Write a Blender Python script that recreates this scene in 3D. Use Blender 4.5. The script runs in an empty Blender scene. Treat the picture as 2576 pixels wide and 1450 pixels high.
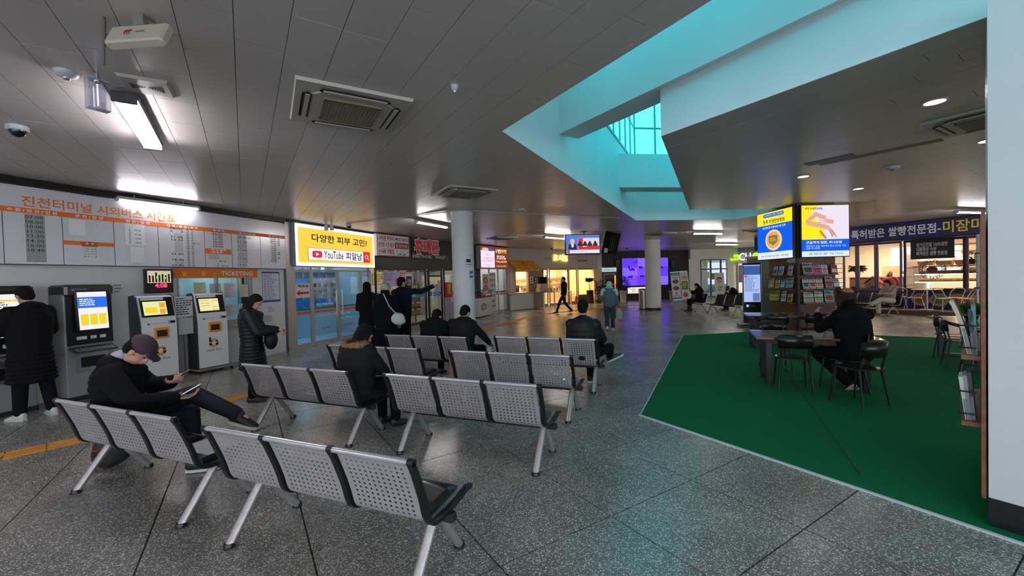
import bpy, bmesh, math, random
from math import pi, sin, cos, radians, atan2, hypot
from mathutils import Vector as V, Matrix as Mx
random.seed(7)
S = bpy.context.scene
# ---------------------------------------------------------------- camera
FPX, PITCH, ROLL, CH = 1035.0, 0.0218, -0.028, 1.7
def _axes():
    cp, sp = cos(PITCH), sin(PITCH)
    f = V((0, cp, -sp)); u = V((0, sp, cp)); r = V((1, 0, 0)); c, s = cos(ROLL), sin(ROLL)
    return c*r + s*u, -s*r + c*u, f
AR, AU, AF = _axes()
cd = bpy.data.cameras.new('camera'); cam = bpy.data.objects.new('camera', cd)
S.collection.objects.link(cam)
cd.sensor_width = 36; cd.lens = 36*FPX/2576; cd.clip_start = .05; cd.clip_end = 300
cam.matrix_world = Mx(((AR.x, AU.x, -AF.x, 0), (AR.y, AU.y, -AF.y, 0), (AR.z, AU.z, -AF.z, CH), (0, 0, 0, 1)))
S.camera = cam
# ---------------------------------------------------------------- sky, exposure
wd = bpy.data.worlds.new('sky'); S.world = wd; wd.use_nodes = True
wn = wd.node_tree; wb = wn.nodes['Background']
wb.inputs[0].default_value = (.80, .88, 1.0, 1); wb.inputs[1].default_value = 4.5
S.view_settings.view_transform = 'Standard'; S.view_settings.look = 'None'
S.view_settings.gamma = 1; S.view_settings.exposure = .55; S.view_settings.use_curve_mapping = False
S.cycles.max_bounces = 7; S.cycles.diffuse_bounces = 4; S.cycles.glossy_bounces = 4
S.cycles.transmission_bounces = 4; S.cycles.transparent_max_bounces = 12
S.cycles.use_denoising = True; S.cycles.adaptive_threshold = .02; S.cycles.sample_clamp_indirect = 4
S.cycles.caustics_reflective = False; S.cycles.caustics_refractive = False
COL = S.collection
# ---------------------------------------------------------------- pixel rays onto real planes (2576x1450 photo)
def ray(x, y): return AR*((x-1288)/FPX) - AU*((y-725)/FPX) + AF
CO = V((0, 0, CH))
def atz(x, y, z):
    r = ray(x, y); return CO + r*((z-CH)/r.z)
def fl(x, y): return atz(x, y, 0)
class Wall:                                   # vertical plane; u runs to the right as seen, room on local -y
    def __init__(s, P, Q):
        s.P = V((P[0], P[1])); s.Q = V((Q[0], Q[1])); d = s.Q-s.P; s.L = d.length; s.u = d/s.L
        s.rz = atan2(s.u.y, s.u.x); s.n = V((s.u.y, -s.u.x))
    def pt(s, u, z, out=0): p = s.P + s.u*u + s.n*out; return V((p.x, p.y, z))
    def px(s, x, y, out=0):
        r = ray(x, y); o = s.P + s.n*out; n = s.n
        t = (o.x*n.x+o.y*n.y)/(r.x*n.x+r.y*n.y)
        q = CO + r*t; return (V((q.x, q.y))-o).dot(s.u), q.z
    def box(s, xa, ya, xb, yb, out=0):       # top-left, bottom-right pixels -> u0,z0,u1,z1
        a = s.px(xa, ya, out); b = s.px(xb, yb, out); return a[0], b[1], b[0], a[1]
# ---------------------------------------------------------------- materials
MC = {}
def mat(name, c=(.5, .5, .5), r=.5, m=0., e=None, es=1., spec=.5, alpha=None, noise=0., ns=8., bump=0., coat=0.):
    if name in MC: return MC[name]
    M = bpy.data.materials.new(name); M.use_nodes = True; nt = M.node_tree; b = nt.nodes['Principled BSDF']
    b.inputs['Base Color'].default_value = (*c, 1); b.inputs['Roughness'].default_value = r
    b.inputs['Metallic'].default_value = m; b.inputs['Specular IOR Level'].default_value = spec
    b.inputs['Coat Weight'].default_value = coat
    if e: b.inputs['Emission Color'].default_value = (*e, 1); b.inputs['Emission Strength'].default_value = es
    if noise or bump:
        g = nt.nodes.new('ShaderNodeNewGeometry'); n = nt.nodes.new('ShaderNodeTexNoise')
        n.inputs['Scale'].default_value = ns; n.inputs['Detail'].default_value = 5
        nt.links.new(g.outputs['Position'], n.inputs['Vector'])
        if noise:
            mr = nt.nodes.new('ShaderNodeMapRange'); mr.inputs[1].default_value = .3; mr.inputs[2].default_value = .7
            mr.inputs[3].default_value = 1-noise; mr.inputs[4].default_value = 1+noise
            mx = nt.nodes.new('ShaderNodeVectorMath'); mx.operation = 'SCALE'
            mx.inputs[0].default_value = c; nt.links.new(n.outputs['Fac'], mr.inputs[0]); nt.links.new(mr.outputs[0], mx.inputs['Scale'])
            nt.links.new(mx.outputs[0], b.inputs['Base Color'])
        if bump:
            bp = nt.nodes.new('ShaderNodeBump'); bp.inputs['Strength'].default_value = bump; bp.inputs['Distance'].default_value = .01
            nt.links.new(n.outputs['Fac'], bp.inputs['Height']); nt.links.new(bp.outputs[0], b.inputs['Normal'])
    MC[name] = M; return M
def emat(name, c, s=1.):                       # a lit surface: lamp, screen, backlit sign
    if name in MC: return MC[name]
    M = bpy.data.materials.new(name); M.use_nodes = True; nt = M.node_tree; nt.nodes.clear()
    o = nt.nodes.new('ShaderNodeOutputMaterial'); e = nt.nodes.new('ShaderNodeEmission')
    e.inputs[0].default_value = (*c, 1); e.inputs[1].default_value = s*.74 if s < 2 else s; nt.links.new(e.outputs[0], o.inputs[0])
    MC[name] = M; return M
def glass(name, tint=(.9, .95, .95), refl=.08, rough=.02):
    if name in MC: return MC[name]
    M = bpy.data.materials.new(name); M.use_nodes = True; nt = M.node_tree; nt.nodes.clear()
    o = nt.nodes.new('ShaderNodeOutputMaterial'); mx = nt.nodes.new('ShaderNodeMixShader')
    t = nt.nodes.new('ShaderNodeBsdfTransparent'); g = nt.nodes.new('ShaderNodeBsdfGlossy'); f = nt.nodes.new('ShaderNodeFresnel')
    a = nt.nodes.new('ShaderNodeMath'); a.operation = 'ADD'; a.inputs[1].default_value = refl; a.use_clamp = True
    t.inputs[0].default_value = (*tint, 1); g.inputs['Roughness'].default_value = rough; f.inputs[0].default_value = 1.45
    gb = nt.nodes.new('ShaderNodeNewGeometry'); mu = nt.nodes.new('ShaderNodeMath'); mu.operation = 'MULTIPLY'; iv = nt.nodes.new('ShaderNodeMath'); iv.operation = 'SUBTRACT'; iv.inputs[0].default_value = 1
    nt.links.new(gb.outputs['Backfacing'], iv.inputs[1]); nt.links.new(f.outputs[0], a.inputs[0]); nt.links.new(a.outputs[0], mu.inputs[0]); nt.links.new(iv.outputs[0], mu.inputs[1]); nt.links.new(mu.outputs[0], mx.inputs[0])
    nt.links.new(t.outputs[0], mx.inputs[1]); nt.links.new(g.outputs[0], mx.inputs[2]); nt.links.new(mx.outputs[0], o.inputs[0])
    MC[name] = M; return M
# ---------------------------------------------------------------- mesh builder
class G:
    def __init__(s): s.v = []; s.f = []; s.m = []; s.sm = []
    def add(s, vs, fs, mi=0, smooth=False, M=None):
        b = len(s.v)
        s.v += [tuple(M @ V(p)) if M else tuple(p) for p in vs]
        for f in fs: s.f.append([b+i for i in f]); s.m.append(mi); s.sm.append(smooth)
        return s
    def box(s, x0, y0, z0, x1, y1, z1, mi=0, M=None):
        return s.add([(x0, y0, z0), (x1, y0, z0), (x1, y1, z0), (x0, y1, z0), (x0, y0, z1), (x1, y0, z1), (x1, y1, z1), (x0, y1, z1)],
              [(0, 3, 2, 1), (4, 5, 6, 7), (0, 1, 5, 4), (1, 2, 6, 5), (2, 3, 7, 6), (3, 0, 4, 7)], mi, False, M)
    def bbox(s, x0, y0, z0, x1, y1, z1, b=.01, mi=0, M=None):   # box with chamfered vertical (z) + top/bottom edges
        X = [(x0+b, y0), (x1-b, y0), (x1, y0+b), (x1, y1-b), (x1-b, y1), (x0+b, y1), (x0, y1-b), (x0, y0+b)]
        vs = []
        cx, cy = (x0+x1)/2, (y0+y1)/2
        for z, k in ((z0, 1), (z0+b, 0), (z1-b, 0), (z1, 1)):
            for x, y in X:
                if k: x = x + (b if x < cx else -b)*.7; y = y + (b if y < cy else -b)*.7
                vs.append((x, y, z))
        fs = [tuple(range(7, -1, -1)), tuple(range(24, 32))]
        for r in range(3):
            for i in range(8): j = (i+1) % 8; fs.append((r*8+i, r*8+j, r*8+8+j, r*8+8+i))
        return s.add(vs, fs, mi, False, M)
    def loft(s, rings, mi=0, smooth=True, caps=True, closed=False, M=None):
        n = len(rings[0]); vs = [p for r in rings for p in r]; fs = []; m = len(rings)
        for k in range(m if closed else m-1):
            for i in range(n):
                j = (i+1) % n; a = k*n; b = ((k+1) % m)*n; fs.append((a+i, a+j, b+j, b+i))
        s.add(vs, fs, mi, smooth, M)
        if caps and not closed:
            s.add(rings[0], [tuple(range(n-1, -1, -1))], mi, False, M); s.add(rings[-1], [tuple(range(n))], mi, False, M)
        return s
    def tube(s, pts, r, n=10, mi=0, caps=True, M=None, flat=1.):
        P = [V(p) for p in pts]; R = r if isinstance(r, (list, tuple)) else [r]*len(P); rings = []; pu = None
        for i, p in enumerate(P):
            t = (P[min(i+1, len(P)-1)]-P[max(i-1, 0)]).normalized()
            if pu is None: pu = t.orthogonal().normalized() if abs(t.z) > .9 else t.cross(V((0, 0, 1))).normalized()
            else: pu = (pu - t*pu.dot(t)).normalized()
            w = t.cross(pu)
            rings.append([p + (pu*cos(2*pi*k/n)*(-flat if flat < 0 else 1) + w*sin(2*pi*k/n)*(flat if flat > 0 else 1))*R[i] for k in range(n)])
        return s.loft(rings, mi, True, caps, M=M)
    def lathe(s, prof, c=(0, 0, 0), n=24, mi=0, M=None, smooth=True):
        rings = [[(c[0]+r*cos(2*pi*k/n), c[1]+r*sin(2*pi*k/n), c[2]+z) for k in range(n)] for r, z in prof]
        return s.loft(rings, mi, smooth, True, M=M)
    def ell(s, c, r, n=12, k=8, mi=0, R=None, M=None):
        c = V(c); rx, ry, rz = r if isinstance(r, (list, tuple)) else (r, r, r); vs = []
        for i in range(1, k):
            a = pi*i/k
            for j in range(n):
                b = 2*pi*j/n; p = V((rx*sin(a)*cos(b), ry*sin(a)*sin(b), -rz*cos(a))); vs.append(c+(R @ p if R else p))
        for z in (-rz, rz): p = V((0, 0, z)); vs.append(c+(R @ p if R else p))
        B, T = len(vs)-2, len(vs)-1; fs = []
        for i in range(k-2):
            for j in range(n): q = (j+1) % n; fs.append((i*n+j, i*n+q, i*n+n+q, i*n+n+j))
        for j in range(n): q = (j+1) % n; fs.append((B, q, j)); fs.append(((k-2)*n+j, (k-2)*n+q, T))
        return s.add(vs, fs, mi, True, M)
    def cap(s, p, q, r1, r2=None, n=12, mi=0):       # capsule with tapering radius
        p, q = V(p), V(q); r2 = r1 if r2 is None else r2; t = (q-p)
        L = t.length or 1e-4; t = t/L; a = t.orthogonal().normalized(); w = t.cross(a); rings = []
        def ring(c, r): return [c + (a*cos(2*pi*k/n)+w*sin(2*pi*k/n))*r for k in range(n)]
        for h in (1.4, 1.0, .5): rings.append(ring(p - t*r1*sin(h), max(r1*cos(h), 1e-4)))
        rings.append(ring(p, r1)); rings.append(ring(q, r2))
        for h in (.5, 1.0, 1.4): rings.append(ring(q + t*r2*sin(h), max(r2*cos(h), 1e-4)))
        return s.loft(rings, mi)
    def prism(s, poly, y0, y1, mi=0, M=None, smooth=False):   # polygon in xz, extruded along y
        n = len(poly); a = sum(poly[i][0]*poly[(i+1) % n][1]-poly[(i+1) % n][0]*poly[i][1] for i in range(n))
        if a < 0: poly = poly[::-1]
        vs = [(x, y0, z) for x, z in poly]+[(x, y1, z) for x, z in poly]
        fs = [tuple(range(n)), tuple(range(2*n-1, n-1, -1))]+[((i+1) % n, i, n+i, n+(i+1) % n) for i in range(n)]
        return s.add(vs, fs, mi, smooth, M)
    def slab(s, poly, z0, z1, mi=0):                          # polygon in xy, extruded along z
        n = len(poly); a = sum(poly[i][0]*poly[(i+1) % n][1]-poly[(i+1) % n][0]*poly[i][1] for i in range(n))
        if a < 0: poly = poly[::-1]
        vs = [(p[0], p[1], z0) for p in poly]+[(p[0], p[1], z1) for p in poly]
        fs = [tuple(range(n-1, -1, -1)), tuple(range(n, 2*n))]+[(i, (i+1) % n, n+(i+1) % n, n+i) for i in range(n)]
        return s.add(vs, fs, mi)
    def mesh(s, name, mats):
        me = bpy.data.meshes.new(name); me.from_pydata(s.v, [], s.f)
        for m in (mats if isinstance(mats, (list, tuple)) else [mats]): me.materials.append(m)
        me.polygons.foreach_set('material_index', s.m); me.polygons.foreach_set('use_smooth', s.sm); me.update(); return me
    def build(s, name, mats, parent=None, **kw): return obj(name, s.mesh(name, mats), parent, **kw)
def obj(name, me, parent=None, label=None, cat=None, group=None, kind=None, loc=None, rz=None):
    o = bpy.data.objects.new(name, me); COL.objects.link(o)
    if parent: o.parent = parent
    if loc is not None: o.location = loc
    if rz is not None: o.rotation_euler = (0, 0, rz)
    for k, v in (('label', label), ('category', cat), ('group', group), ('kind', kind)):
        if v: o[k] = v
    return o
def thing(name, label, cat, loc=(0, 0, 0), rz=0, group=None, kind=None): return obj(name, None, None, label, cat, group, kind, loc, rz)
def relabel(o, label=None, cat=None, group=None):
    if label: o['label'] = label
    if cat: o['category'] = cat
    if group: o['group'] = group
    return o
def dup(root, loc=None, rz=None, label=None, group=None, parent=None):
    r = root.copy(); COL.objects.link(r)
    if parent: r.parent = parent
    if loc is not None: r.location = loc
    if rz is not None: r.rotation_euler = (0, 0, rz)
    if label: r['label'] = label
    if group: r['group'] = group
    for ch in list(root.children): dup(ch, parent=r)
    return r
def struct(g, name, m, parent=None, loc=None, rz=None):
    return g.build(name, m, parent, kind=None if parent else 'structure', loc=loc, rz=rz)
# ---------------------------------------------------------------- lettering
FONT = None
TSC = bpy.data.scenes.new('workbench'); _tc = bpy.data.curves.new('text', 'FONT'); _to = bpy.data.objects.new('text', _tc); TSC.collection.objects.link(_to)
def text(s, box, m, parent, y=-.004, bold=0., name='lettering', ext=.001, keep=False, al='c', M=None):
    """letters fitted to box (x0,z0,x1,z1) on the local xz plane facing -y"""
    _tc.body = s; _tc.offset = bold if bold > .08 else min(bold, .022); _tc.extrude = 0; _tc.resolution_u = 2; _tc.size = 1
    vl = TSC.view_layers[0]; vl.update(); dg = vl.depsgraph
    me = bpy.data.meshes.new_from_object(_to.evaluated_get(dg)); me.name = name
    if not me.vertices: return None
    xs = [v.co.x for v in me.vertices]; ys = [v.co.y for v in me.vertices]
    a, b, c, d = min(xs), max(xs), min(ys), max(ys); x0, z0, x1, z1 = box
    sx = (x1-x0)/max(b-a, 1e-5); sz = (z1-z0)/max(d-c, 1e-5)
    if keep: sx = sz = min(sx, sz)
    ox = x0 if al == 'l' else (x0+x1)/2-(b-a)*sx/2; oz = (z0+z1)/2-(d-c)*sz/2
    for v in me.vertices: v.co = V((ox+(v.co.x-a)*sx, y, oz+(v.co.y-c)*sz))
    if M: me.transform(M)
    me.materials.clear(); me.materials.append(m)
    return obj(name, me, parent)
def remeshed(g, mats, voxel, smooth=2, dec=None, name='body'):
    """overlapping closed shapes fused into one continuous surface"""
    me = g.mesh(name, mats); o = bpy.data.objects.new('tmp', me); TSC.collection.objects.link(o)
    m = o.modifiers.new('r', 'REMESH'); m.mode = 'VOXEL'; m.voxel_size = voxel; m.use_smooth_shade = True
    if smooth: m = o.modifiers.new('s', 'SMOOTH'); m.iterations = smooth; m.factor = .5
    if dec: m = o.modifiers.new('d', 'DECIMATE'); m.ratio = dec
    vl = TSC.view_layers[0]; vl.update(); r = bpy.data.meshes.new_from_object(o.evaluated_get(vl.depsgraph)); r.name = name
    bpy.data.objects.remove(o); bpy.data.meshes.remove(me)
    if not r.materials: r.materials.append(mats)
    return r
def textlines(g, x0, z0, x1, z1, rows, y=-.003, mi=0, fill=.55, h=.45, words=(3, 7), M=None, seed=None):
    rnd = random.Random(seed if seed is not None else rows*7+int(x0*97))
    dz = (z1-z0)/rows
    for k in range(rows):
        z = z1-(k+.5)*dz; x = x0; end = x0+(x1-x0)*rnd.uniform(.55, 1.)
        while x < end-.01*(x1-x0):
            w = min(end-x, (x1-x0)/rnd.uniform(*words)); g.box(x, y-.0006, z-dz*h/2, x+w*.82, y, z+dz*h/2, mi, M); x += w
# ---------------------------------------------------------------- shared materials
white = mat('white_paint', (.75, .74, .71), .55, noise=.05, ns=2)
black = mat('black_plastic', (.008, .008, .009), .35)
blackm = mat('black_matte', (.012, .012, .013), .6)
steel = mat('brushed_steel', (.55, .55, .56), .28, .9)
alu = mat('aluminium_frame', (.42, .41, .40), .35, .85)
chrome = mat('chrome', (.75, .76, .78), .12, 1)
silver = mat('silver_paint', (.46, .44, .47), .38, .35)
ink = mat('black_ink', (.02, .02, .022), .6)
paper = mat('white_paper', (.70, .70, .72), .6)
orange = mat('orange_vinyl', (.85, .19, .015), .5)
whiteprint = mat('white_print', (.85, .85, .85), .5)
greyprint = mat('grey_print', (.25, .26, .28), .6)
tubeglow = emat('lit_tube', (.96, .92, 1.), 58.); tubeglow2 = emat('lit_tube_clear', (1., .94, .93), 85.)
clear = glass('clear_glass')
# ================================================================ THE BUILDING
CEIL = 3.4
FT = Wall((-8.82, 1.54), (-5.86, 10.55)); FD = Wall((-5.80, 10.75), (-4.74, 13.98)); FS = Wall((-4.74, 13.98), (-1.62, 19.9))
FK = Wall((-1.62, 19.9), (-.25, 22.25)); FC = Wall((-.25, 22.25), (6.15, 28.3)); FV = Wall((6.15, 28.3), (12.5, 29.1))
FG = Wall((12.5, 29.1), (15.7, 29.1)); FU = Wall((15.7, 29.1), (19.2, 21.5)); FB = Wall((12.35, 19.43), (17.0, 10.6))
# ---- terrazzo
def terrazzo():
    M = bpy.data.materials.new('terrazzo'); M.use_nodes = True; nt = M.node_tree; b = nt.nodes['Principled BSDF']; L = nt.links.new
    g = nt.nodes.new('ShaderNodeNewGeometry'); v = nt.nodes.new('ShaderNodeTexVoronoi'); v.inputs['Scale'].default_value = 95
    v2 = nt.nodes.new('ShaderNodeTexVoronoi'); v2.inputs['Scale'].default_value = 210
    wn_ = nt.nodes.new('ShaderNodeTexNoise'); wn_.inputs['Scale'].default_value = 60
    av = nt.nodes.new('ShaderNodeVectorMath'); av.operation = 'MULTIPLY_ADD'; av.inputs[1].default_value = (.02, .02, .02)
    L(g.outputs['Position'], wn_.inputs['Vector']); L(wn_.outputs['Color'], av.inputs[0]); L(g.outputs['Position'], av.inputs[2])
    L(av.outputs[0], v.inputs['Vector']); L(av.outputs[0], v2.inputs['Vector'])
    r = nt.nodes.new('ShaderNodeValToRGB'); e = r.color_ramp.elements
    e[0].position = .34; e[0].color = (1, 1, 1, 1); e[1].position = .5; e[1].color = (0, 0, 0, 1); L(v.outputs['Distance'], r.inputs[0])
    cr = nt.nodes.new('ShaderNodeValToRGB'); e = cr.color_ramp.elements; cr.color_ramp.interpolation = 'CONSTANT'
    for p_, c_ in ((0, (.19, .185, .16)), (.25, (.60, .59, .54)), (.6, (.80, .79, .74)), (.86, (.27, .26, .22))):
        q = e[0] if p_ == 0 else e.new(p_); q.position = p_; q.color = (*c_, 1)
    e[-1].color = (.17, .16, .135, 1)
    sx = nt.nodes.new('ShaderNodeSeparateColor'); L(v.outputs['Color'], sx.inputs[0]); L(sx.outputs[0], cr.inputs[0])
    r2 = nt.nodes.new('ShaderNodeMapRange'); r2.inputs[1].default_value = .2; r2.inputs[2].default_value = .5; r2.inputs[3].default_value = 1.7; r2.inputs[4].default_value = .8
    L(v2.outputs['Distance'], r2.inputs[0])
    bs = nt.nodes.new('ShaderNodeVectorMath'); bs.operation = 'SCALE'; bs.inputs[0].default_value = (.185, .178, .158); L(r2.outputs[0], bs.inputs['Scale'])
    mx = nt.nodes.new('ShaderNodeMix'); mx.data_type = 'RGBA'; L(r.outputs[0], mx.inputs['Factor']); L(bs.outputs[0], mx.inputs[6]); L(cr.outputs[0], mx.inputs[7])
    n = nt.nodes.new('ShaderNodeTexNoise'); n.inputs['Scale'].default_value = 1.1; n.inputs['Detail'].default_value = 6; L(g.outputs['Position'], n.inputs['Vector'])
    mr = nt.nodes.new('ShaderNodeMapRange'); mr.inputs[1].default_value = .3; mr.inputs[2].default_value = .7; mr.inputs[3].default_value = .72; mr.inputs[4].default_value = 1.2
    L(n.outputs[0], mr.inputs[0]); sc = nt.nodes.new('ShaderNodeVectorMath'); sc.operation = 'SCALE'; L(mx.outputs[2], sc.inputs[0]); L(mr.outputs[0], sc.inputs['Scale'])
    L(sc.outputs[0], b.inputs['Base Color'])
    mr2 = nt.nodes.new('ShaderNodeMapRange'); mr2.inputs[3].default_value = .17; mr2.inputs[4].default_value = .36; L(n.outputs[0], mr2.inputs[0]); L(mr2.outputs[0], b.inputs['Roughness'])
    n3 = nt.nodes.new('ShaderNodeTexNoise'); n3.inputs['Scale'].default_value = 7; L(g.outputs['Position'], n3.inputs['Vector'])
    bp = nt.nodes.new('ShaderNodeBump'); bp.inputs['Strength'].default_value = .12; bp.inputs['Distance'].default_value = .006
    L(n3.outputs[0], bp.inputs['Height']); L(bp.outputs[0], b.inputs['Normal'])
    b.inputs['Specular IOR Level'].default_value = .75
    return M
TERR = terrazzo(); joint = mat('floor_joint', (.05, .035, .025), .5)
fg = G(); fg.slab([(-14, -7), (40, -7), (40, 45), (-14, 45)], -.2, -.012)
floor = struct(fg, 'floor', joint)
TO = V((.21, 3.571)); TA = V((.446, -.689)); TB = V((.776, .479))
CARPET = [(1.52, 4.95), (4.70, 11.35), (7.0, 11.75), (10.35, 9.75), (11.6, 3.0), (8.6, -1.2), (5.2, -1.0)]
def inside(p, poly):
    c = False; n = len(poly)
    for i in range(n):
        (x0, y0), (x1, y1) = poly[i], poly[(i+1) % n]
        if (y0 > p[1]) != (y1 > p[1]) and p[0] < (x1-x0)*(p[1]-y0)/(y1-y0)+x0: c = not c
    return c
FACADE = [(-8.82, 1.54), (-5.86, 10.55), (-4.74, 13.98), (-1.62, 19.9), (-.25, 22.25), (6.15, 28.3), (12.5, 29.1), (15.7, 29.1), (19.2, 21.5), (12.35, 19.43), (17, 10.6), (17, -6), (-8.8, -6)]
def vis(x, y, z, m=60):
    d = V((x, y, z))-CO; zz = d.dot(AF)
    if zz < .3: return False
    X = 1288+FPX*d.dot(AR)/zz; Y = 725-FPX*d.dot(AU)/zz
    return -m < X < 2576+m and -m < Y < 1450+m
tiles = []
for i in range(-32, 12):
    for j in range(-14, 34):
        c = TO+TA*(i+.5)+TB*(j+.5)
        if not inside(c, FACADE) and hypot(c.x, c.y) > 20: continue
        cs = [TO+TA*(i+a)+TB*(j+b) for a, b in ((.006, .006), (.994, .006), (.994, .994), (.006, .994))]
        if all(inside(q, CARPET) for q in cs): continue
        if c.y > 31 or c.x > 19: continue
        tiles.append((0 if any(vis(q.x, q.y, 0) for q in cs) else 1, c.length, cs, c))
tiles.sort(key=lambda t: (t[0], t[1])); st = G()
for k, (a, b, cs, c) in enumerate(tiles):
    dz = random.Random(k).uniform(-.0012, .0012)
    if k < 300 and a == 0:
        g = G(); g.slab([q-c for q in cs], -.02+dz, dz); g.build('tile', TERR, floor, loc=(c.x, c.y, 0))
    else: st.slab(cs, -.02+dz, dz)
st.build('tile', TERR, floor, kind='stuff')
# ---- tactile strip
TAC = [(-9.6, .9), (-5.35, 4.25), (-4.95, 4.70), (-4.30, 6.25), (-2.95, 9.6), (-1.18, 13.5), (.75, 18.3), (2.3, 20.2), (6.3, 23.4), (9.4, 24.0)]
yel = mat('tactile_yellow', (.60, .27, .03), .45, noise=.2, ns=6)
seg = []
for i in range(len(TAC)-1):
    a, b = V(TAC[i]), V(TAC[i+1]); n = max(1, round((b-a).length/.3))
    for k in range(n): seg.append((a+(b-a)*k/n, a+(b-a)*(k+1)/n))
tac = thing('tactile_paving', 'raised yellow tactile guide strip running along the floor past the ticket machines', 'guide strip', (0, 0, .001))
rest = G()
def tacpiece(g, a, b, o):
    d = (b-a); L_ = d.length; d = d/L_; n = V((-d.y, d.x)); W_ = .15; R = Mx(((d.x, n.x, 0, a.x-o.x), (d.y, n.y, 0, a.y-o.y), (0, 0, 1, 0), (0, 0, 0, 1)))
    g.box(.004, -W_, 0, L_-.004, W_, .004, M=R)
    for q in range(4): y = -W_+.0375+q*.075; g.box(.015, y-.014, .004, L_-.015, y+.014, .0085, M=R)
for a, b in seg:
    if (a.length < 12) and vis(a.x, a.y, 0): g = G(); tacpiece(g, a, b, a); g.build('tile', yel, tac, loc=(a.x, a.y, 0))
    else: tacpiece(rest, a, b, V((0, 0)))
rest.build('tile', yel, tac, kind='stuff')
# ---- green carpet with its pale edge strips
def carpet_mat():
    M = mat('green_carpet', (.008, .165, .062), .95, noise=.35, ns=900, bump=.5, spec=.1)
    return M
g = G(); g.slab(CARPET, .0015, .009)
rug = g.build('carpet', carpet_mat(), label='large flat green carpet laid under the wooden tables', cat='carpet')
seam = mat('carpet_seam', (.003, .05, .03), .9)
for p, q in ((fl(1968, 920), fl(2165, 1200)), (fl(2339, 945), fl(2433, 992))):
    gg = G(); gg.tube([(p[0], p[1], .0098), (q[0], q[1], .0098)], .006, 6, flat=.3); gg.build('seam', seam, rug)
edge = mat('edge_strip', (.62, .66, .66), .4)
def strip(p, q, w, name='edge_trim'):
    a, b = V(p), V(q); d = (b-a).normalized(); n = V((-d.y, d.x))*w/2; g = G(); g.slab([a+n, b+n, b-n, a-n], .001, .014); return g.build(name, edge, rug)
strip((1.50, 4.965), (5.2, -1.02), .028); strip((1.51, 4.95), (4.70, 11.36), .014)
# ---- ceiling
o1, o2, o3, oV, oVn, on3, on2 = [V(p) for p in ((-.07, 4.76), (3.88, 12.74), (7.2, 13.15), (7.75, 11.3), (8.3, -.9), (8.0, -2.7), (4.66, -2.78))]
OP = [o1, o2, o3, oV, oVn, on3, on2]
IP = [V((1.885, 5.085)), V((4.75, 10.91)), oV, oVn, V((5.4, -.45))]
def clip(poly, a, b, keep_in=True):
    """half plane: for a clockwise outline the inside is on the right of a->b"""
    d = b-a; out = []
    def s(p): v = d.x*(p.y-a.y)-d.y*(p.x-a.x); return -v if keep_in else v
    n = len(poly)
    for i in range(n):
        p, q = poly[i], poly[(i+1) % n]; sp, sq = s(p), s(q)
        if sp >= 0: out.append(p)
        if (sp > 1e-9 and sq < -1e-9) or (sp < -1e-9 and sq > 1e-9): out.append(p+(q-p)*(sp/(sp-sq)))
    return out if len(out) > 2 else []
def area(p): return abs(sum(p[i].x*p[(i+1) % len(p)].y-p[(i+1) % len(p)].x*p[i].y for i in range(len(p)))/2)
def clip_in(poly, C):
    for i in range(len(C)):
        poly = clip(poly, C[i], C[(i+1) % len(C)])
        if not poly: return []
    return [poly]
def clip_out(poly, C):
    res = []
    for i in range(len(C)):
        a, b = C[i], C[(i+1) % len(C)]; o = clip(poly, a, b, False)
        if o and area(o) > 1e-4: res.append(o)
        poly = clip(poly, a, b)
        if not poly: break
    return res
def ceil_mat():
    M = mat('ceiling_paint', (.47, .43, .408), .33, .0, noise=.04, ns=.8, spec=.75); nt = M.node_tree; b = nt.nodes['Principled BSDF']
    g = nt.nodes.new('ShaderNodeNewGeometry'); mp = nt.nodes.new('ShaderNodeMapping'); mp.inputs['Rotation'].default_value = (0, 0, radians(57)); mp.inputs['Scale'].default_value = (.6, 5, 1)
    n = nt.nodes.new('ShaderNodeTexNoise'); n.inputs['Scale'].default_value = 2.2; bp = nt.nodes.new('ShaderNodeBump'); bp.inputs['Strength'].default_value = .22; bp.inputs['Distance'].default_value = .01
    nt.links.new(g.outputs['Position'], mp.inputs[0]); nt.links.new(mp.outputs[0], n.inputs['Vector']); nt.links.new(n.outputs[0], bp.inputs['Height']); nt.links.new(bp.outputs[0], b.inputs['Normal'])
    return M
CM = ceil_mat(); gapm = mat('ceiling_gap', (.32, .31, .30), .6)
g = G()
for poly in clip_out([V(p) for p in ((-14, -7), (-14, 36), (36, 36), (36, -7))], OP): g.slab(poly, CEIL+.014, CEIL+.12)
g.slab(IP, CEIL+.014, CEIL+.1)
ceiling = struct(g, 'ceiling', gapm)
D1 = V((cos(radians(-57)), sin(radians(-57)))); D2 = V((-D1.y, D1.x)); PP = []
rp = random.Random(3)
HOLE = [V(p) for p in ((-2.42, 3.5),)]
for k in range(-50, 95):
    L_ = .62; off = rp.choice((0, .31, .17, .45))
    for j in range(-60, 30):
        a = D2*(k*.306)+D1*(j*L_+off); c0 = a+D2*.153+D1*L_/2
        if c0.y > 25 or c0.x < -9.5 or c0.x > 18 or c0.y < -4: continue
        if not inside(c0, FACADE): continue
        w = .0022; q = [a+D2*w+D1*w, a+D2*(.306-w)+D1*w, a+D2*(.306-w)+D1*(L_-w), a+D2*w+D1*(L_-w)]
        for p in clip_out(q, OP): PP.append(p)
for k in range(-60, 60):
    L_ = 1.85; off = rp.uniform(0, 1.8)
    for j in range(-12, 8):
        a = D2*(k*.115*2)+D1*(j*L_+off); w = .002
        q = [a+D2*w+D1*w, a+D2*(.23-w)+D1*w, a+D2*(.23-w)+D1*(L_-w), a+D2*w+D1*(L_-w)]
        c0 = a+D1*L_/2
        if -3 < c0.x < 14 and -5 < c0.y < 16:
            for p in clip_in(q, IP): PP.append(p)
def cen(p): return sum((q for q in p), V((0, 0)))/len(p)
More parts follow.
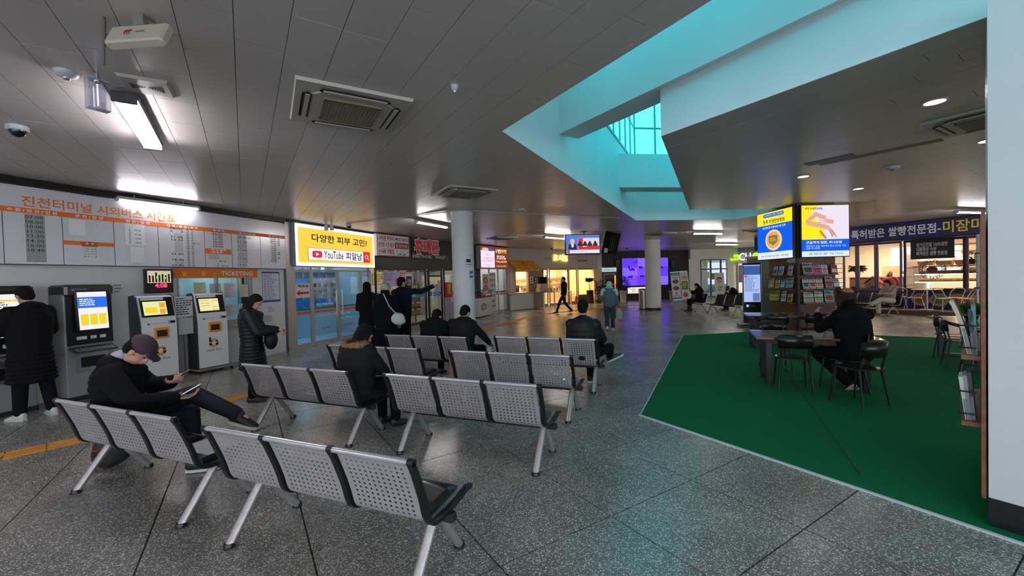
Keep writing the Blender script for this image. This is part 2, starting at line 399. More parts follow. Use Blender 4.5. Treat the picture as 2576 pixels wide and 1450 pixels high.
PP = [(0 if vis(cen(p).x, cen(p).y, CEIL, 10) and area(p) > .02 else 1, cen(p).length, p) for p in PP]; PP.sort(key=lambda t: (t[0], t[1]))
st = G()
for k, (a, b, p) in enumerate(PP):
    c = cen(p)
    if a == 0 and k < 300:
        g = G(); g.slab([q-c for q in p], 0, .012); g.build('ceiling_panel', CM, ceiling, loc=(c.x, c.y, CEIL+rp.uniform(-.0006, .0006)))
    else: st.slab(p, CEIL, CEIL+.012)
st.build('ceiling_panel', CM, ceiling, kind='stuff')
g = G(); g.slab([V(p) for p in ((-14, 25.1), (-14, 36), (36, 36), (36, 25.1))], CEIL, CEIL+.012); g.slab([V(p) for p in ((18, -7), (18, 25.1), (36, 25.1), (36, -7))], CEIL, CEIL+.012)
g.build('ceiling_sheet', CM, ceiling)
# ---- light well: outer upstand, island upstand, beams, clerestory, roof
wellm = mat('well_paint', (.70, .74, .74), .6, noise=.03, ns=1.5)
def upstand(a, b, z0, z1, name, t=.14, side=1):
    d = (b-a).normalized(); n = V((-d.y, d.x))*t*side; g = G(); g.slab([a-n*.04, b-n*.04, b+n, a+n], z0, z1); return struct(g, name, wellm)
lip = mat('ceiling_lip', (.60, .66, .66), .4)
for i in range(len(OP)):
    a, b = OP[i], OP[(i+1) % len(OP)]
    upstand(a, b, CEIL+.001, 5.12, 'wall_light_well')
for i in range(len(IP)):
    a, b = IP[i], IP[(i+1) % len(IP)]
    if i in (0, 1, 3, 4): upstand(a, b, CEIL+.001, 3.97, 'wall_island', .12, -1)
g = G(); g.slab(IP, 3.97, 4.05); struct(g, 'trim_island_top', wellm)
def beam(a, b, w, z0, z1):
    d = (b-a).normalized(); n = V((-d.y, d.x))*w; g = G(); g.slab([a, b, b+n, a+n], z0, z1); return struct(g, 'trim_beam', wellm)
bd = V((1.966, -2.99)).normalized(); beam(V((.81, 6.54))-bd*.02, V((.81, 6.54))+bd*10.4, .42, 3.965, 4.9)
beam(V((2.72, 10.54)), V((7.9, 11.2)), .56, 3.965, 4.82)
g = G(); g.slab([p+(p-V((5.6, 5.2))).normalized()*.4 for p in OP], 7.25, 7.4); struct(g, 'trim_lantern_roof', wellm)
cyg = emat('lit_cyan_glazing', (.09, .84, 1.0), 1.98)
mull = mat('teal_mullion', (.10, .32, .34), .4)
wi = 0
for i in range(len(OP)):
    a, b = OP[i], OP[(i+1) % len(OP)]; W_ = Wall(a, b); wi += 1; n = max(1, round(W_.L/.74)); du = W_.L/n
    g = G(); g.box(0, -.03, 5.12, W_.L, .07, 5.18); g.box(0, -.03, 7.18, W_.L, .07, 7.26); g.box(0, -.02, 6.2, W_.L, .05, 6.25)
    win = struct(g, 'window_%d' % wi, mull, loc=(a.x, a.y, 0), rz=W_.rz)
    for k in range(n+1):
        m = G(); m.box(k*du-.022, -.03, 5.18, k*du+.022, .06, 7.2); m.build('mullion', mull, win)
    for k in range(n):
        for z0, z1 in ((5.18, 6.2), (6.25, 7.18)): m = G(); m.box(k*du+.022, .01, z0, k*du+du-.022, .02, z1); m.build('pane', cyg, win)
# ---- columns
colm = mat('column_paint', (.86, .86, .84), .5, noise=.04, ns=2)
def column(x, y, r, label):
    t = thing('round_column', label, 'column', (x, y, 0))
    g = G(); g.lathe([(r, .12), (r, CEIL-.03), (r+.012, CEIL-.03), (r+.012, CEIL)], n=40); g.build('shaft', colm, t)
    g = G(); g.lathe([(r+.006, 0), (r+.006, .12)], n=40); g.build('base_band', black, t); return t
c1 = atz(1158, 530, CEIL)
col1 = column(c1.x, c1.y+.26, .27, 'round white column standing behind the rows of perforated benches')
col2 = column(6.9, 20.1, .36, 'round white column with black base band in front of the purple video wall')
# ---- right hand pillar
pr = Wall((3.059, 2.643), (3.75, 1.78))
g = G(); g.slab([V((3.07, 2.652)), V((3.78, 1.60)), V((5.0, 2.42)), V((4.17, 3.62))], .19, CEIL)
struct(g, 'wall_pillar_right', mat('pillar_paint', (.66, .68, .68), .5, noise=.03, ns=3))
g = G(); g.slab([V((3.062, 2.645)), V((3.78, 1.58)), V((5.02, 2.42)), V((4.18, 3.63))], 0, .19); struct(g, 'baseboard_pillar', black)
# ---- hall shell out of sight: back and right walls with wide openings to the street side
g = G(); g.box(-9, -6.2, 0, 17, -6, .5); g.box(-9, -6.2, 2.7, 17, -6, CEIL)
for x in (-9, -4, 1, 6, 11, 16.6): g.box(x, -6.2, .5, x+.4, -6, 2.7)
struct(g, 'wall_back', white)
g = G(); g.box(17.6, -6.2, 0, 17.8, 9.4, CEIL); struct(g, 'wall_right', white)
g = G(); g.box(-9.2, -6, 0, -9, 1.6, CEIL); struct(g, 'wall_left_rear', white)
# ================================================================ FACADES
def plate(W, name, label, cat, b, out, depth, m, frame=None, fw=.02, group=None, pn='panel'):
    """a board hung on wall W filling box b=(u0,z0,u1,z1); its face stands `out` from the wall. local origin: lower left of the face"""
    t = thing(name, label, cat, W.pt(b[0], b[1], out), W.rz, group); w, h = b[2]-b[0], b[3]-b[1]
    g = G(); g.box(0, 0, 0, w, depth, h); g.build(pn, m, t)
    if frame:
        g = G(); e = .006
        g.box(-fw, -e, -fw, w+fw, depth, 0); g.box(-fw, -e, h, w+fw, depth, h+fw); g.box(-fw, -e, 0, 0, depth, h); g.box(w, -e, 0, w+fw, depth, h); g.build('frame', frame, t)
    return t, w, h
class Loc:                                    # pixels of the photo -> local coords of a plate
    def __init__(s, W, b, out): s.W, s.b, s.o = W, b, out
    def __call__(s, x, yt, yb, x1):
        a = s.W.px(x, yt, s.o); c = s.W.px(x, yb, s.o); d = s.W.px(x1, yt, s.o)
        return a[0]-s.b[0], c[1]-s.b[1], d[0]-s.b[0], a[1]-s.b[1]
def rect(g, b, y=-.003, mi=0, t=.001): g.box(b[0], y-t, b[1], b[2], y, b[3], mi)
# ---------------- ticket wall
def wall_open(W, name, holes, m, u0, u1, z0=0., z1=CEIL, t=.18, skip=None):
    g = G(); us = sorted(set([u0, u1]+[h[0] for h in holes]+[h[2] for h in holes]))
    for a, b in zip(us, us[1:]):
        hz = [(h[1], h[3]) for h in holes if h[0] <= a+1e-6 and h[2] >= b-1e-6]; z = z0
        for p, q in sorted(hz):
            if p > z: g.box(a, 0, z, b, t, p)
            z = q
        if z < z1: g.box(a, 0, z, b, t, z1)
    return g.build(name, m, None, kind='structure', loc=(W.P.x, W.P.y, 0), rz=W.rz)
tw = FT.box(444, 704, 641, 826); a = FT.px(444, 704); b = FT.px(641, 826); TWIN = (a[0], .98, b[0], 2.0)
wallm = mat('hall_wall', (.70, .69, .68), .6, noise=.06, ns=3)
wall_open(FT, 'wall_left', [TWIN], wallm, 0, FT.L+.02)
g = G(); g.box(TWIN[0]-.1, 2.2, 0, TWIN[2]+.5, 2.3, CEIL); g.box(TWIN[0]-.2, .2, 0, TWIN[0]-.1, 2.3, CEIL); g.box(TWIN[2]+.5, .2, 0, TWIN[2]+.6, 2.3, CEIL); g.box(TWIN[0]-.1, .2, 2.5, TWIN[2]+.5, 2.3, 2.6)
g.build('wall_ticket_office', mat('office_wall', (.55, .65, .68), .6), kind='structure', loc=(FT.P.x, FT.P.y, 0), rz=FT.rz)
t = thing('ceiling_lamp', 'flat lamp on the ceiling inside the ticket office behind the window', 'lamp', FT.pt((TWIN[0]+TWIN[2])/2, 2.47, -1.2), FT.rz)
g = G(); g.box(-.5, -.15, 0, .5, .15, .03); g.build('diffuser', emat('office_lamp', (.8, .95, 1), 7), t)
t = thing('ticket_window', 'framed ticket window with printed sheets behind its glass under the orange ticketing sign', 'window', FT.pt(TWIN[0], TWIN[1], 0), FT.rz)
ww, wh = TWIN[2]-TWIN[0], TWIN[3]-TWIN[1]
g = G(); g.box(0, .02, 0, .05, .1, wh); g.box(ww-.05, .02, 0, ww, .1, wh); g.box(0, .02, wh-.04, ww, .1, wh); g.box(ww*.5-.02, .02, 0, ww*.5+.02, .1, wh); g.build('frame', alu, t)
g = G(); g.box(.05, .06, 0, ww-.05, .068, wh-.04); g.build('glass', glass('office_glass', (.8, .93, .93), .06), t)
rs = random.Random(11); tealp = mat('tinted_sheet', (.42, .62, .64), .6)
for k in range(9):
    x = .35+(k % 5)*.33+rs.uniform(-.03, .03); z = .48+.0*(k // 5)+(0 if k < 5 else -.42); w_ = rs.uniform(.2, .3); h_ = rs.uniform(.26, .36)
    if x+w_ > ww-.06: continue
    g = G(); g.box(0, 0, 0, w_, .002, h_); s_ = obj('sheet', g.mesh('sheet', paper if k % 3 else mat('cream_sheet', (.72, .68, .45), .6)), t); s_.location = (x, .055, z)
    g = G(); textlines(g, .02, .02, w_-.02, h_-.02, 9, y=-.001, h=.35); g.build('print', [greyprint, mat('violet_print', (.25, .22, .45), .6)][k % 2], s_, kind='stuff')
g = G(); g.box(-.2, -.2, -.14, ww+.3, .0, -.0); o_ = g.build('counter_ledge', mat('ledge_stone', (.42, .39, .34), .4, noise=.1, ns=20), label='grey stone ledge running under the ticket window', cat='ledge', loc=FT.pt(TWIN[0], TWIN[1], 0), rz=FT.rz)
# timetable board
OB = .12; b0 = FT.px(0, 482, OB); b1 = FT.px(715, 560, OB); b2 = FT.px(715, 677, OB)
BB = (3.1, 2.125, b1[0], 3.27)
bm = mat('board_face', (.74, .73, .76), .22, .1, noise=.03, ns=2, spec=.8)
t, w, h = plate(FT, 'timetable_board', 'long white wall timetable board with orange headings and columns of bus times', 'timetable', BB, OB, .11, bm)
LB = Loc(FT, BB, OB); blk = mat('board_black', (.01, .008, .008), .4)
hz = LB(0, 516.5, 530, 10); hz0, hz1 = hz[1], hz[3]
g = G(); rect(g, (0.02, hz0, w-.005, hz1)); r_ = LB(158, 604.5, 615, 287); rect(g, r_); r_ = LB(514, 624.5, 638, 581); rect(g, r_, -.004); g.build('heading_band', orange, t)
text('진천터미널 시외버스 시간표', LB(52, 491, 518, 438), orange, t, bold=.012)
for s_, x0, x1 in (('수 원 / 안 산 / 인 천', 15, 141), ('부 천 / 안 양', 186, 257), ('천 안 / 병 천', 313, 373), ('무 국 / 음 성 / 충 주', 416, 494), ('동 대 전', 532, 560), ('대 소 / 삼 성', 597, 638), ('혁 신 도 시', 671, 702)):
    q = LB(x0, 500, 510, x1); d_ = (hz1-hz0)*.16; text(s_, (q[0], hz0+d_, q[2], hz1-d_), whiteprint, t, y=-.006, bold=.03)
g = G()
for x in (8, 158, 287, 398, 514, 582, 654):
    q = LB(x, 600, 610, x+2); g.box(q[0]-.004, -.002, 0, q[0]+.004, -.0005, hz0)
g.box(0, -.002, -.012, w, .1, 0); g.build('divider', mat('divider_grey', (.06, .06, .07), .5), t)
greyp = mat('grey_patch', (.33, .36, .35), .6); lightp = mat('light_patch', (.82, .82, .83), .45)
g = G(); rect(g, LB(61, 538, 659, 111)); g.build('patch', greyp, t)
for q in ((172, 551, 590, 213), (206, 622, 651, 247), (313, 561, 616, 363), (327, 621, 660, 362)): g = G(); rect(g, LB(*q)); g.build('patch', lightp, t)
for q in ((439, 586, 593, 459), (439, 608, 634, 459), (440, 656, 666, 462), (525, 640, 652, 551), (596, 584, 594, 619), (596, 601, 606, 619), (597, 612, 626, 620), (598, 634, 650, 622), (599, 655, 662, 623), (600, 670, 675, 623)):
    g = G(); rect(g, LB(*q)); g.build('patch', mat('sage_patch', (.50, .50, .46), .6), t)
text('07:00\n08:00\n10:00\n11:00\n13:30\n14:30\n16:00\n18:40', LB(62, 541, 633, 107), ink, t, bold=.004)
text(':\n:', LB(88, 660, 664, 90), ink, t); text('.\n.\n \n.', LB(242, 557, 586, 244), ink, t)
q = LB(204, 608, 620, 245); g = G(); rect(g, q, -.0045); g.build('heading_band', mat('dark_orange', (.62, .10, .015), .5), t); text('유  성', (q[0]+.05, q[1]+.03, q[2]-.05, q[3]-.01), whiteprint, t, y=-.008, bold=.03)
text('07:00 16:20\n09:50 18:10\n13:10 19:10\n14:10 21:20', LB(206, 623, 648, 243), ink, t, bold=.02)
text('1\n2\n3\n4\n5\n6\n7\n8', LB(323, 571, 612, 328), ink, t, bold=.02); text('07:40\n\n11:40\n\n15:00\n\n18:50', LB(338, 578, 613, 354), ink, t, bold=.02); text(':\n:', LB(346, 663, 667, 348), ink, t)
text('08:00\n0  :  0\n\n11:08\n12:30\n\n    .\n\n\n16:35\n   :\n18:40\n\n19:40', LB(427, 571, 670, 460), ink, t, bold=.01)
text('충 주\n음 성\n충 주\n충 주\n충 주\n충 주\n음 성\n충 주\n음 성\n충 주\n음 성\n충 주\n충 주\n음 성', LB(467, 575, 671, 486), ink, t); text('원 주', LB(487, 611, 616, 500), ink, t)
text('07:30\n09:20\n11:20\n13:20\n15:20\n17:20\n19:20', LB(533, 581, 622, 559), ink, t, bold=.01)
q = LB(530, 625.5, 637, 568); text('무극/왕극\n/장호원', q, whiteprint, t, y=-.008, bold=.03)
text(':    무국\n:  0\n:  0  무극', LB(538, 655, 672, 573), ink, t)
text('09:40', LB(597, 595, 600, 619), ink, t, bold=.01); text('대소', LB(622, 598, 602, 631), ink, t, bold=.02)
for s_, a, c in (('11:30', 606, 611), ('15:00', 627, 632), ('17:50', 649, 654), ('19:55', 664, 669)): text(s_, LB(598, a, c, 621), ink, t, bold=.01)
text('06:40\n07:05 ,40\n08:00 ,40\n09:35 ,40\n11:00 ,40\n12:05\n13:40\n14:40\n15:35 ,40\n16:35 ,40\n17:40\n18:30 ,40\n19:40\n20:30', LB(679, 595, 660, 703), ink, t, bold=.02)
g = G(); g.box(0, -.13, 3.3, FT.L, 0, CEIL); g.build('trim_1', blk, kind='structure', loc=(FT.P.x, FT.P.y, 0), rz=FT.rz)
# ticketing sign
q = FT.px(437, 679, .05); r_ = FT.px(647, 698, .05); B = (q[0], r_[1], r_[0], 2.1)
t, w, h = plate(FT, 'ticketing_sign', 'orange sign reading TICKETING above the ticket window', 'sign', B, .05, .05, orange, alu, .012)
LT = Loc(FT, B, .05); yl = mat('yellow_letter', (.95, .70, .05), .5)
q = LT(458, 682, 695, 540); text('발          권      /', (LT(458, 683, 695, 541)), yl, t, bold=.01); text('TICKETING', (LT(556, 683, 694, 635)), whiteprint, t, bold=.01)
# monitor with the red clock
q = FT.px(368, 680, .18); r_ = FT.px(433, 738, .18); B = (q[0], r_[1]+.03, r_[0], q[1])
t, w, h = plate(FT, 'wall_monitor', 'small wall monitor showing a street and red clock digits', 'monitor', B, .18, .06, black, black, .02)
g = G(); g.box(w/2-.05, .06, h/2-.05, w/2+.05, .18, h/2+.05); g.build('bracket', black, t)
g = G(); rect(g, (.01, h*.42, w-.01, h-.01), -.002, 0); g.build('screen', emat('screen_street', (.75, .62, .38), .8), t)
g = G(); rect(g, (.01, .01, w-.01, h*.4), -.002, 0)
for k in range(7): x = .03+k*w*.13; rect(g, (x, h*.45, x+.03, h*rs.uniform(.6, .95)), -.0035, 0)
g.build('screen', emat('screen_dark', (.03, .02, .02), .6), t)
text('4:08', (w*.3, h*.2, w*.8, h*.4), emat('red_digits', (1, .03, .08), 2.5), t, y=-.006, bold=.05)
g = G(); rect(g, (w*.38, h*.62, w*.44, h*.72), -.004); rect(g, (w*.68, h*.6, w*.76, h*.7), -.004); g.build('screen', emat('green_digits', (.02, .9, .3), 1.5), t)
# notices on the ticket wall
def notice(W, name, label, px, out=.006, m=paper, lm=greyprint, rows=8, group=None, cat='notice', extra=None):
    a = W.px(px[0], px[1], out); c = W.px(px[0], px[2], out); d = W.px(px[3], px[1], out); B = (a[0], c[1], d[0], a[1])
    t, w, h = plate(W, name, label, cat, B, out, .004, m, group=group, pn='sheet'); g = G(); textlines(g, w*.08, h*.06, w*.92, h*.92, rows, y=-.001, seed=px[0])
    g.build('print', lm, t, kind='stuff'); return t, w, h
violet = mat('violet_print', (.25, .22, .45), .6)
t, w, h = notice(FT, 'wall_poster', 'tall timetable poster with blue border on the wall right of the ticket window', (658, 684, 762, 702), rows=16, lm=violet, cat='poster')
g = G(); rect(g, (0, 0, w, .05), -.002); rect(g, (0, h-.04, w, h), -.002); rect(g, (0, 0, .012, h), -.002); rect(g, (w-.012, 0, w, h), -.002); g.build('border', mat('blue_border', (.04, .06, .25), .5), t)
notice(FT, 'wall_notice', 'small white notice under the tall timetable poster', (672, 770, 788, 694), rows=4)
notice(FT, 'wall_notice', 'white notice sheet taped to the wall between the two black ticket machines', (118, 752, 820, 189), rows=6)
notice(FT, 'wall_notice', 'small clear taped sheet on the wall above the right black ticket machine', (283, 712, 740, 309), rows=3)
# ---------------- glazed door under the yellow sign
g = G(); g.box(-.14, -.05, 0, .10, .12, CEIL); g.build('trim_2', alu, kind='structure', loc=(FD.P.x, FD.P.y, 0), rz=FD.rz)
SG = (.07, 2.21, FD.L-.05, 3.33); SO = .16
t, w, h = plate(FD, 'yellow_lightbox', 'large lit yellow sign with a white video search bar above the glass door', 'sign', SG, SO, .2, mat('white_edge_lit', (.8, .8, .85), .4, e=(.85, .82, 1), es=1.0), mat('grey_box', (.3, .3, .3), .4), .012)
LS = Loc(FD, SG, SO); ylw = emat('lit_yellow', (1.0, .64, .07), 1.0)
g = G(); rect(g, (.09, .09, w-.09, h-.09), -.003); g.build('lit_face', ylw, t)
inkt = mat('sign_ink', (.03, .03, .035), .5)
text('다양한 피부 고민?', (w*.17, h*.60, w*.885, h*.80), inkt, t, y=-.008, bold=.02); text('.', (w*.19, h*.845, w*.20, h*.86), inkt, t, y=-.008); text('.', (w*.30, h*.845, w*.31, h*.86), inkt, t, y=-.008); text('.', (w*.40, h*.845, w*.41, h*.86), inkt, t, y=-.008)
redl = emat('lit_red', (.85, .03, .05), .9); whl = emat('lit_white', (.92, .86, 1.0), 1.15)
g = G(); rect(g, (w*.125, h*.14, w*.925, h*.45), -.007); g.build('search_bar_border', redl, t)
g = G(); rect(g, (w*.13, h*.15, w*.82, h*.44), -.010); g.build('search_bar', whl, t)
g = G(); g.prism([(w*.17+w*.11*(.5+.5*cos(a)*abs(cos(a))**-.6 if abs(cos(a)) > 1e-6 else .5), h*.295+h*.085*(sin(a)*abs(sin(a))**-.6 if abs(sin(a)) > 1e-6 else 0)) for a in [2*pi*(k+.5)/32 for k in range(32)]], -.015, -.012); g.build('play_badge', redl, t)
g = G(); g.prism([(w*.21, h*.255), (w*.21, h*.335), (w*.245, h*.295)], -.019, -.016); g.build('play_arrow', whl, t)
text('YouTube', (w*.30, h*.20, w*.54, h*.40), inkt, t, y=-.014, bold=.01); text('피알남', (w*.575, h*.19, w*.80, h*.40), inkt, t, y=-.014, bold=.02)
g = G(); g.tube([(w*.87+w*.02*cos(a), -.013, h*.31+h*.055*sin(a)) for a in [2*pi*k/20 for k in range(21)]], .007, 6); g.tube([(w*.885, -.013, h*.265), (w*.9, -.013, h*.215)], .009, 6); g.build('magnifier', whl, t)
g = G(); g.box(-.1, -.14, 3.345, FD.L+.1, .05, CEIL); g.build('trim_3', blk, kind='structure', loc=(FD.P.x, FD.P.y, 0), rz=FD.rz)
g = G(); g.box(0, .05, 2.2, FD.L, .2, CEIL); g.build('wall_over_door', wallm, kind='structure', loc=(FD.P.x, FD.P.y, 0), rz=FD.rz)
doorglass = glass('door_glass', (.70, .90, .97), .05)
def dframe(W, name, u0, u1, z0, z1, fw, m, gm, label=None, dep=.05, out=0, n=1, handle=False, hm=steel):
    t = struct(G(), name, m) if False else obj(name, None, None, kind='structure', loc=W.pt(u0, z0, out), rz=W.rz)
    w, h = u1-u0, z1-z0; g = G(); g.box(0, -dep/2, 0, fw, dep/2, h); g.box(w-fw, -dep/2, 0, w, dep/2, h); g.box(fw, -dep/2, 0, w-fw, dep/2, fw*1.6); g.box(fw, -dep/2, h-fw, w-fw, dep/2, h); g.build('frame', m, t)
    g = G(); g.box(fw, -.004, fw, w-fw, .004, h-fw); g.build('glass', gm, t)
    return t, w, h
L4 = FD.L; du = [0.1, .72, 1.74, 2.78, L4-.08]
seq = []
for k in range(4):
    t, w, h = dframe(FD, 'door_1' if k in (1, 2) else 'window_%d' % (20+k), du[k], du[k+1], .02, 2.12, .055, alu, doorglass)
    g = G(); g.box(.055, -.007, .98, w-.055, -.005, 1.03); g.build('stripe', mat('teal_stripe', (.02, .19, .19), .4), t)
    g = G(); g.box(.055, -.007, .88, w-.055, -.005, .95); g.build('stripe', mat('red_stripe', (.75, .12, .02), .4), t)
    if k in (1, 2):
        x = w-.12 if k == 1 else .12; g = G(); g.tube([(x, -.06, .72), (x, -.06, 1.5)], .014, 8); g.tube([(x, -.06, .8), (x, 0, .8)], .01, 6); g.tube([(x, -.06, 1.42), (x, 0, 1.42)], .01, 6); g.build('handle', steel, t)
    seq.append((t, w, h))
t, w, h = seq[1]; wp = mat('white_vinyl', (.8, .85, .9), .5)
text('중고폰 매입', (w*.3, 1.78, w*.75, 1.86), wp, t, y=-.01); text('低价销售手机', (w*.15, 1.07, w*.8, 1.15), wp, t, y=-.01, bold=.02); text('used phones for sale', (w*.1, .76, w*.93, .83), wp, t, y=-.01)
t, w, h = seq[2]; text('Pre-Paid', (w*.12, .76, w*.5, .83), wp, t, y=-.01); text('Eco Phone', (w*.12, .60, w*.6, .68), wp, t, y=-.01)
for t, x0 in ((seq[1][0], .38), (seq[2][0], .3)):
    g = G()
    for k in range(3): cx = x0+k*.12; g.tube([(cx+.035*cos(a), -.008, .42+.035*sin(a)) for a in [2*pi*i/14 for i in range(15)]], .007, 4, k % 2 * 0)
    g.build('sticker', mat('red_sticker', (.6, .02, .05), .5), t)
t, w, h = seq[0]; g = G(); g.box(.06, -.012, 1.33, w-.06, -.008, 1.72); s_ = g.build('arrow_notice', paper, t, label='white sheet with a red arrow and Korean letters')
text('매표실', (.14, 1.61, w-.12, 1.69), ink, t, y=-.016, bold=.03)
g = G(); g.prism([(.08, 1.46), (.2, 1.54), (.2, 1.49), (w-.1, 1.49), (w-.1, 1.43), (.2, 1.43), (.2, 1.38)], -.018, -.014); g.build('arrow', mat('red_arrow', (.6, .02, .03), .5), t)
# space behind the door: pale floor, blue banded shelves, white wall
g = G(); g.box(-1.2, 4.6, 0, L4+2.5, 4.8, CEIL); g.box(-1.3, .2, 0, -1.2, 4.8, CEIL); g.box(-1.2, .2, 2.8, L4+2.5, 4.8, 2.9)
g.build('wall_vestibule', mat('vestibule_wall', (.60, .72, .80), .5), kind='structure', loc=(FD.P.x, FD.P.y, 0), rz=FD.rz)
g = G(); g.box(-1.2, .3, -.01, L4+2.5, 4.6, .004); g.build('floor_vestibule', mat('vestibule_floor', (.5, .6, .7), .2), kind='structure', loc=(FD.P.x, FD.P.y, 0), rz=FD.rz)
t = thing('added_lamp_panel', 'added cool white lamp panel lighting the space behind the glass door', 'lamp', FD.pt(1.8, 2.78, -2), FD.rz); g = G(); g.box(-.9, -.7, 0, .9, .7, .02); g.build('diffuser', emat('added_cool_lamp', (.60, .82, 1.0), 6), t)  # unseen lamp panel added to light the space behind the door
t = thing('display_shelf', 'white display shelf with blue band seen through the glass door', 'shelf', FD.pt(1.5, 0, -1.6), FD.rz)
g = G(); g.box(0, 0, 0, 2.8, .5, .9); g.build('cabinet', mat('pale_cabinet', (.7, .75, .8), .4), t)
g = G(); g.box(-.02, -.02, .98, 2.82, .5, 1.2); g.box(-.02, .1, 1.75, 2.82, .5, 1.9); g.build('blue_band', mat('sky_band', (.05, .35, .75), .4), t)
g = G()
for k in range(9): g.box(k*.35, .2, .9, k*.35+.02, .5, 2.3)
for z in (1.35, 1.6, 2.1): g.box(0, .1, z, 2.8, .5, z+.02)
g.build('rack', alu, t)
g = G()
for k in range(26):
    x = rs.uniform(0, 2.6); z = rs.choice((1.37, 1.62, 2.12)); g.box(x, .15, z, x+rs.uniform(.05, .12), .3, z+rs.uniform(.08, .17), k % 4)
g.build('goods', [mat('goods_a', (.1, .1, .12), .5), mat('goods_b', (.7, .3, .2), .5), mat('goods_c', (.7, .7, .72), .5), mat('goods_d', (.2, .35, .5), .5)], t, kind='stuff')
# ================================================================ SHOPS ALONG THE HALL
def room(W, u0, u1, dep, wm, lampc, lamps, name, zc=3.0, floorm=None, back=None, lw=.5, label=None):
    g = G(); g.box(u0-.1, dep, 0, u1+.1, dep+.1, CEIL); g.box(u0-.1, .12, 0, u0, dep, CEIL); g.box(u1, .12, 0, u1+.1, dep, CEIL); g.box(u0, .12, zc+.03, u1, dep, zc+.1)
    g.build('wall_'+name, wm, kind='structure', loc=(W.P.x, W.P.y, 0), rz=W.rz)
    g = G(); g.box(u0, 0, -.01, u1, dep, .006); g.build('floor_'+name, floorm or mat('shop_floor', (.4, .38, .35), .3), kind='structure', loc=(W.P.x, W.P.y, 0), rz=W.rz)
    t = thing('ceiling_lamp', label or 'flat lit lamp on the ceiling inside the '+name.replace('_', ' '), 'lamp', W.pt((u0+u1)/2, zc, -dep*.45), W.rz)
    q = (u1-u0)*lw/2; g = G(); g.box(-q, -dep*.2, 0, q, dep*.2, .02); g.build('diffuser', emat('lamp_'+name, lampc, lamps), t)
def front(W, u0, u1, z0, z1, m, name, out=0, dep=.1):
    g = G(); g.box(u0, -out, z0, u1, -out+dep, z1); return g.build(name, m, kind='structure', loc=(W.P.x, W.P.y, 0), rz=W.rz)
def pbox(W, xa, ya, yb, xb, out=0):
    a = W.px(xa, ya, out); c = W.px(xa, yb, out); d = W.px(xb, ya, out); return (a[0], c[1], d[0], a[1])
dark = mat('dark_fascia', (.015, .014, .014), .35); blackf = mat('black_frame', (.012, .012, .013), .35)
# ---------------- phone shop
L5 = FS.L
front(FS, -.05, L5, 2.2, CEIL, dark, 'wall_phone_shop_front', .06, .2)
shopgl = glass('shop_glass', (.82, .86, .86), .10)
room(FS, 0, L5, 3.2, mat('phone_shop_wall', (.45, .43, .42), .6), (1, .88, .75), 4.5, 'phone_shop')
us = [FS.px(x, 700)[0] for x in (943, 1076, 1112, 1165)]
for k, (a, b) in enumerate(((us[0], us[1]-.12), (us[1], us[2]), (us[2]+.1, us[3]), (us[3], L5-.05))):
    t, w, h = dframe(FS, 'door_2' if k == 1 else 'window_%d' % (30+k), a, b, .02, 2.2, .06 if k != 1 else .08, blackf, shopgl)
    g = G(); g.box(.06, -.012, 1.08, w-.06, -.008, 1.24); g.build('stripe', mat('blue_vinyl', (.03, .28, .62), .4), t)
    if k < 3: text(('개통 변경', '스마트폰마켓', '휴대폰')[k], (w*.3, 1.11, w*.75, 1.21), whiteprint, t, y=-.016)
    if k == 1: g = G(); g.tube([(.2, -.07, .7), (.2, -.07, 1.4)], .018, 8); g.tube([(.2, -.07, 1.3), (.2, 0, 1.3)], .012, 6); g.tube([(.2, -.07, .8), (.2, 0, .8)], .012, 6); g.build('handle', steel, t); g = G(); g.box(.08, -.02, 1.86, w-.08, .02, 1.93); g.build('transom', blackf, t)
    if k == 0:
        text('아이폰 즉시개통', (w*.08, 1.62, w*.55, 1.78), whiteprint, t, y=-.012, bold=.03); text('개통  액정수리', (w*.1, 1.42, w*.8, 1.54), whiteprint, t, y=-.012, bold=.03)
SB = pbox(FS, 947, 587, 643, 1028, .32)
t, w, h = plate(FS, 'phone_repair_sign', 'white boxed sign with red Korean lettering and red border beside the yellow lightbox', 'sign', SB, .32, .26, mat('sign_white', (.72, .70, .70), .5), None)
g = G(); rect(g, (0, 0, w, .02), -.002); rect(g, (0, h-.02, w, h), -.002); rect(g, (0, 0, .02, h), -.002); rect(g, (w-.02, 0, w, h), -.002); g.build('border', mat('sign_red', (.28, .008, .012), .5), t)
rd = mat('sign_red', (.35, .01, .015), .5); m_ = .05*w
for z0, z1, s_, x1, c in ((.70, .93, '아이폰 액정수리', .52, rd), (.40, .62, '중고폰 사고 팔고', .50, rd), (.08, .32, '신세폰 개통점', .50, rd)): text(s_, (w*.1 if z0 > .6 else w*.04, h*z0, w*x1, h*z1), c, t, y=-.006, bold=.03)
text('메인보드 파손수리', (w*.55, h*.72, w*.97, h*.9), ink, t, y=-.006, bold=.04)
g = G(); rect(g, (w*.53, h*.38, w*.97, h*.64), -.005); g.build('label_panel', rd, t); text('SECOND PHONE', (w*.56, h*.43, w*.94, h*.59), whiteprint, t, y=-.009)
text('Y  U⁺  S', (w*.55, h*.19, w*.95, h*.31), rd, t, y=-.006); text('USIM CARD', (w*.6, h*.06, w*.9, h*.15), ink, t, y=-.006, bold=.02)
g = G()
for z in (.35, .66): rect(g, (w*.03, h*z, w*.97, h*(z+.012)), -.003)
g.tube([(w*.06+w*.03*cos(a), -.004, h*.80+h*.075*sin(a)) for a in [2*pi*k/16 for k in range(17)]], .006, 5); g.tube([(w*.06, -.004, h*.89), (w*.07, -.004, h*.93)], .005, 5); g.build('print', rd, t)
PB = pbox(FS, 1036, 598, 652, 1129, .1)
t, w, h = plate(FS, 'phone_shop_sign', 'black fascia with red Korean lettering over the words SMARTPHONE MARKET', 'sign', PB, .1, .04, dark)
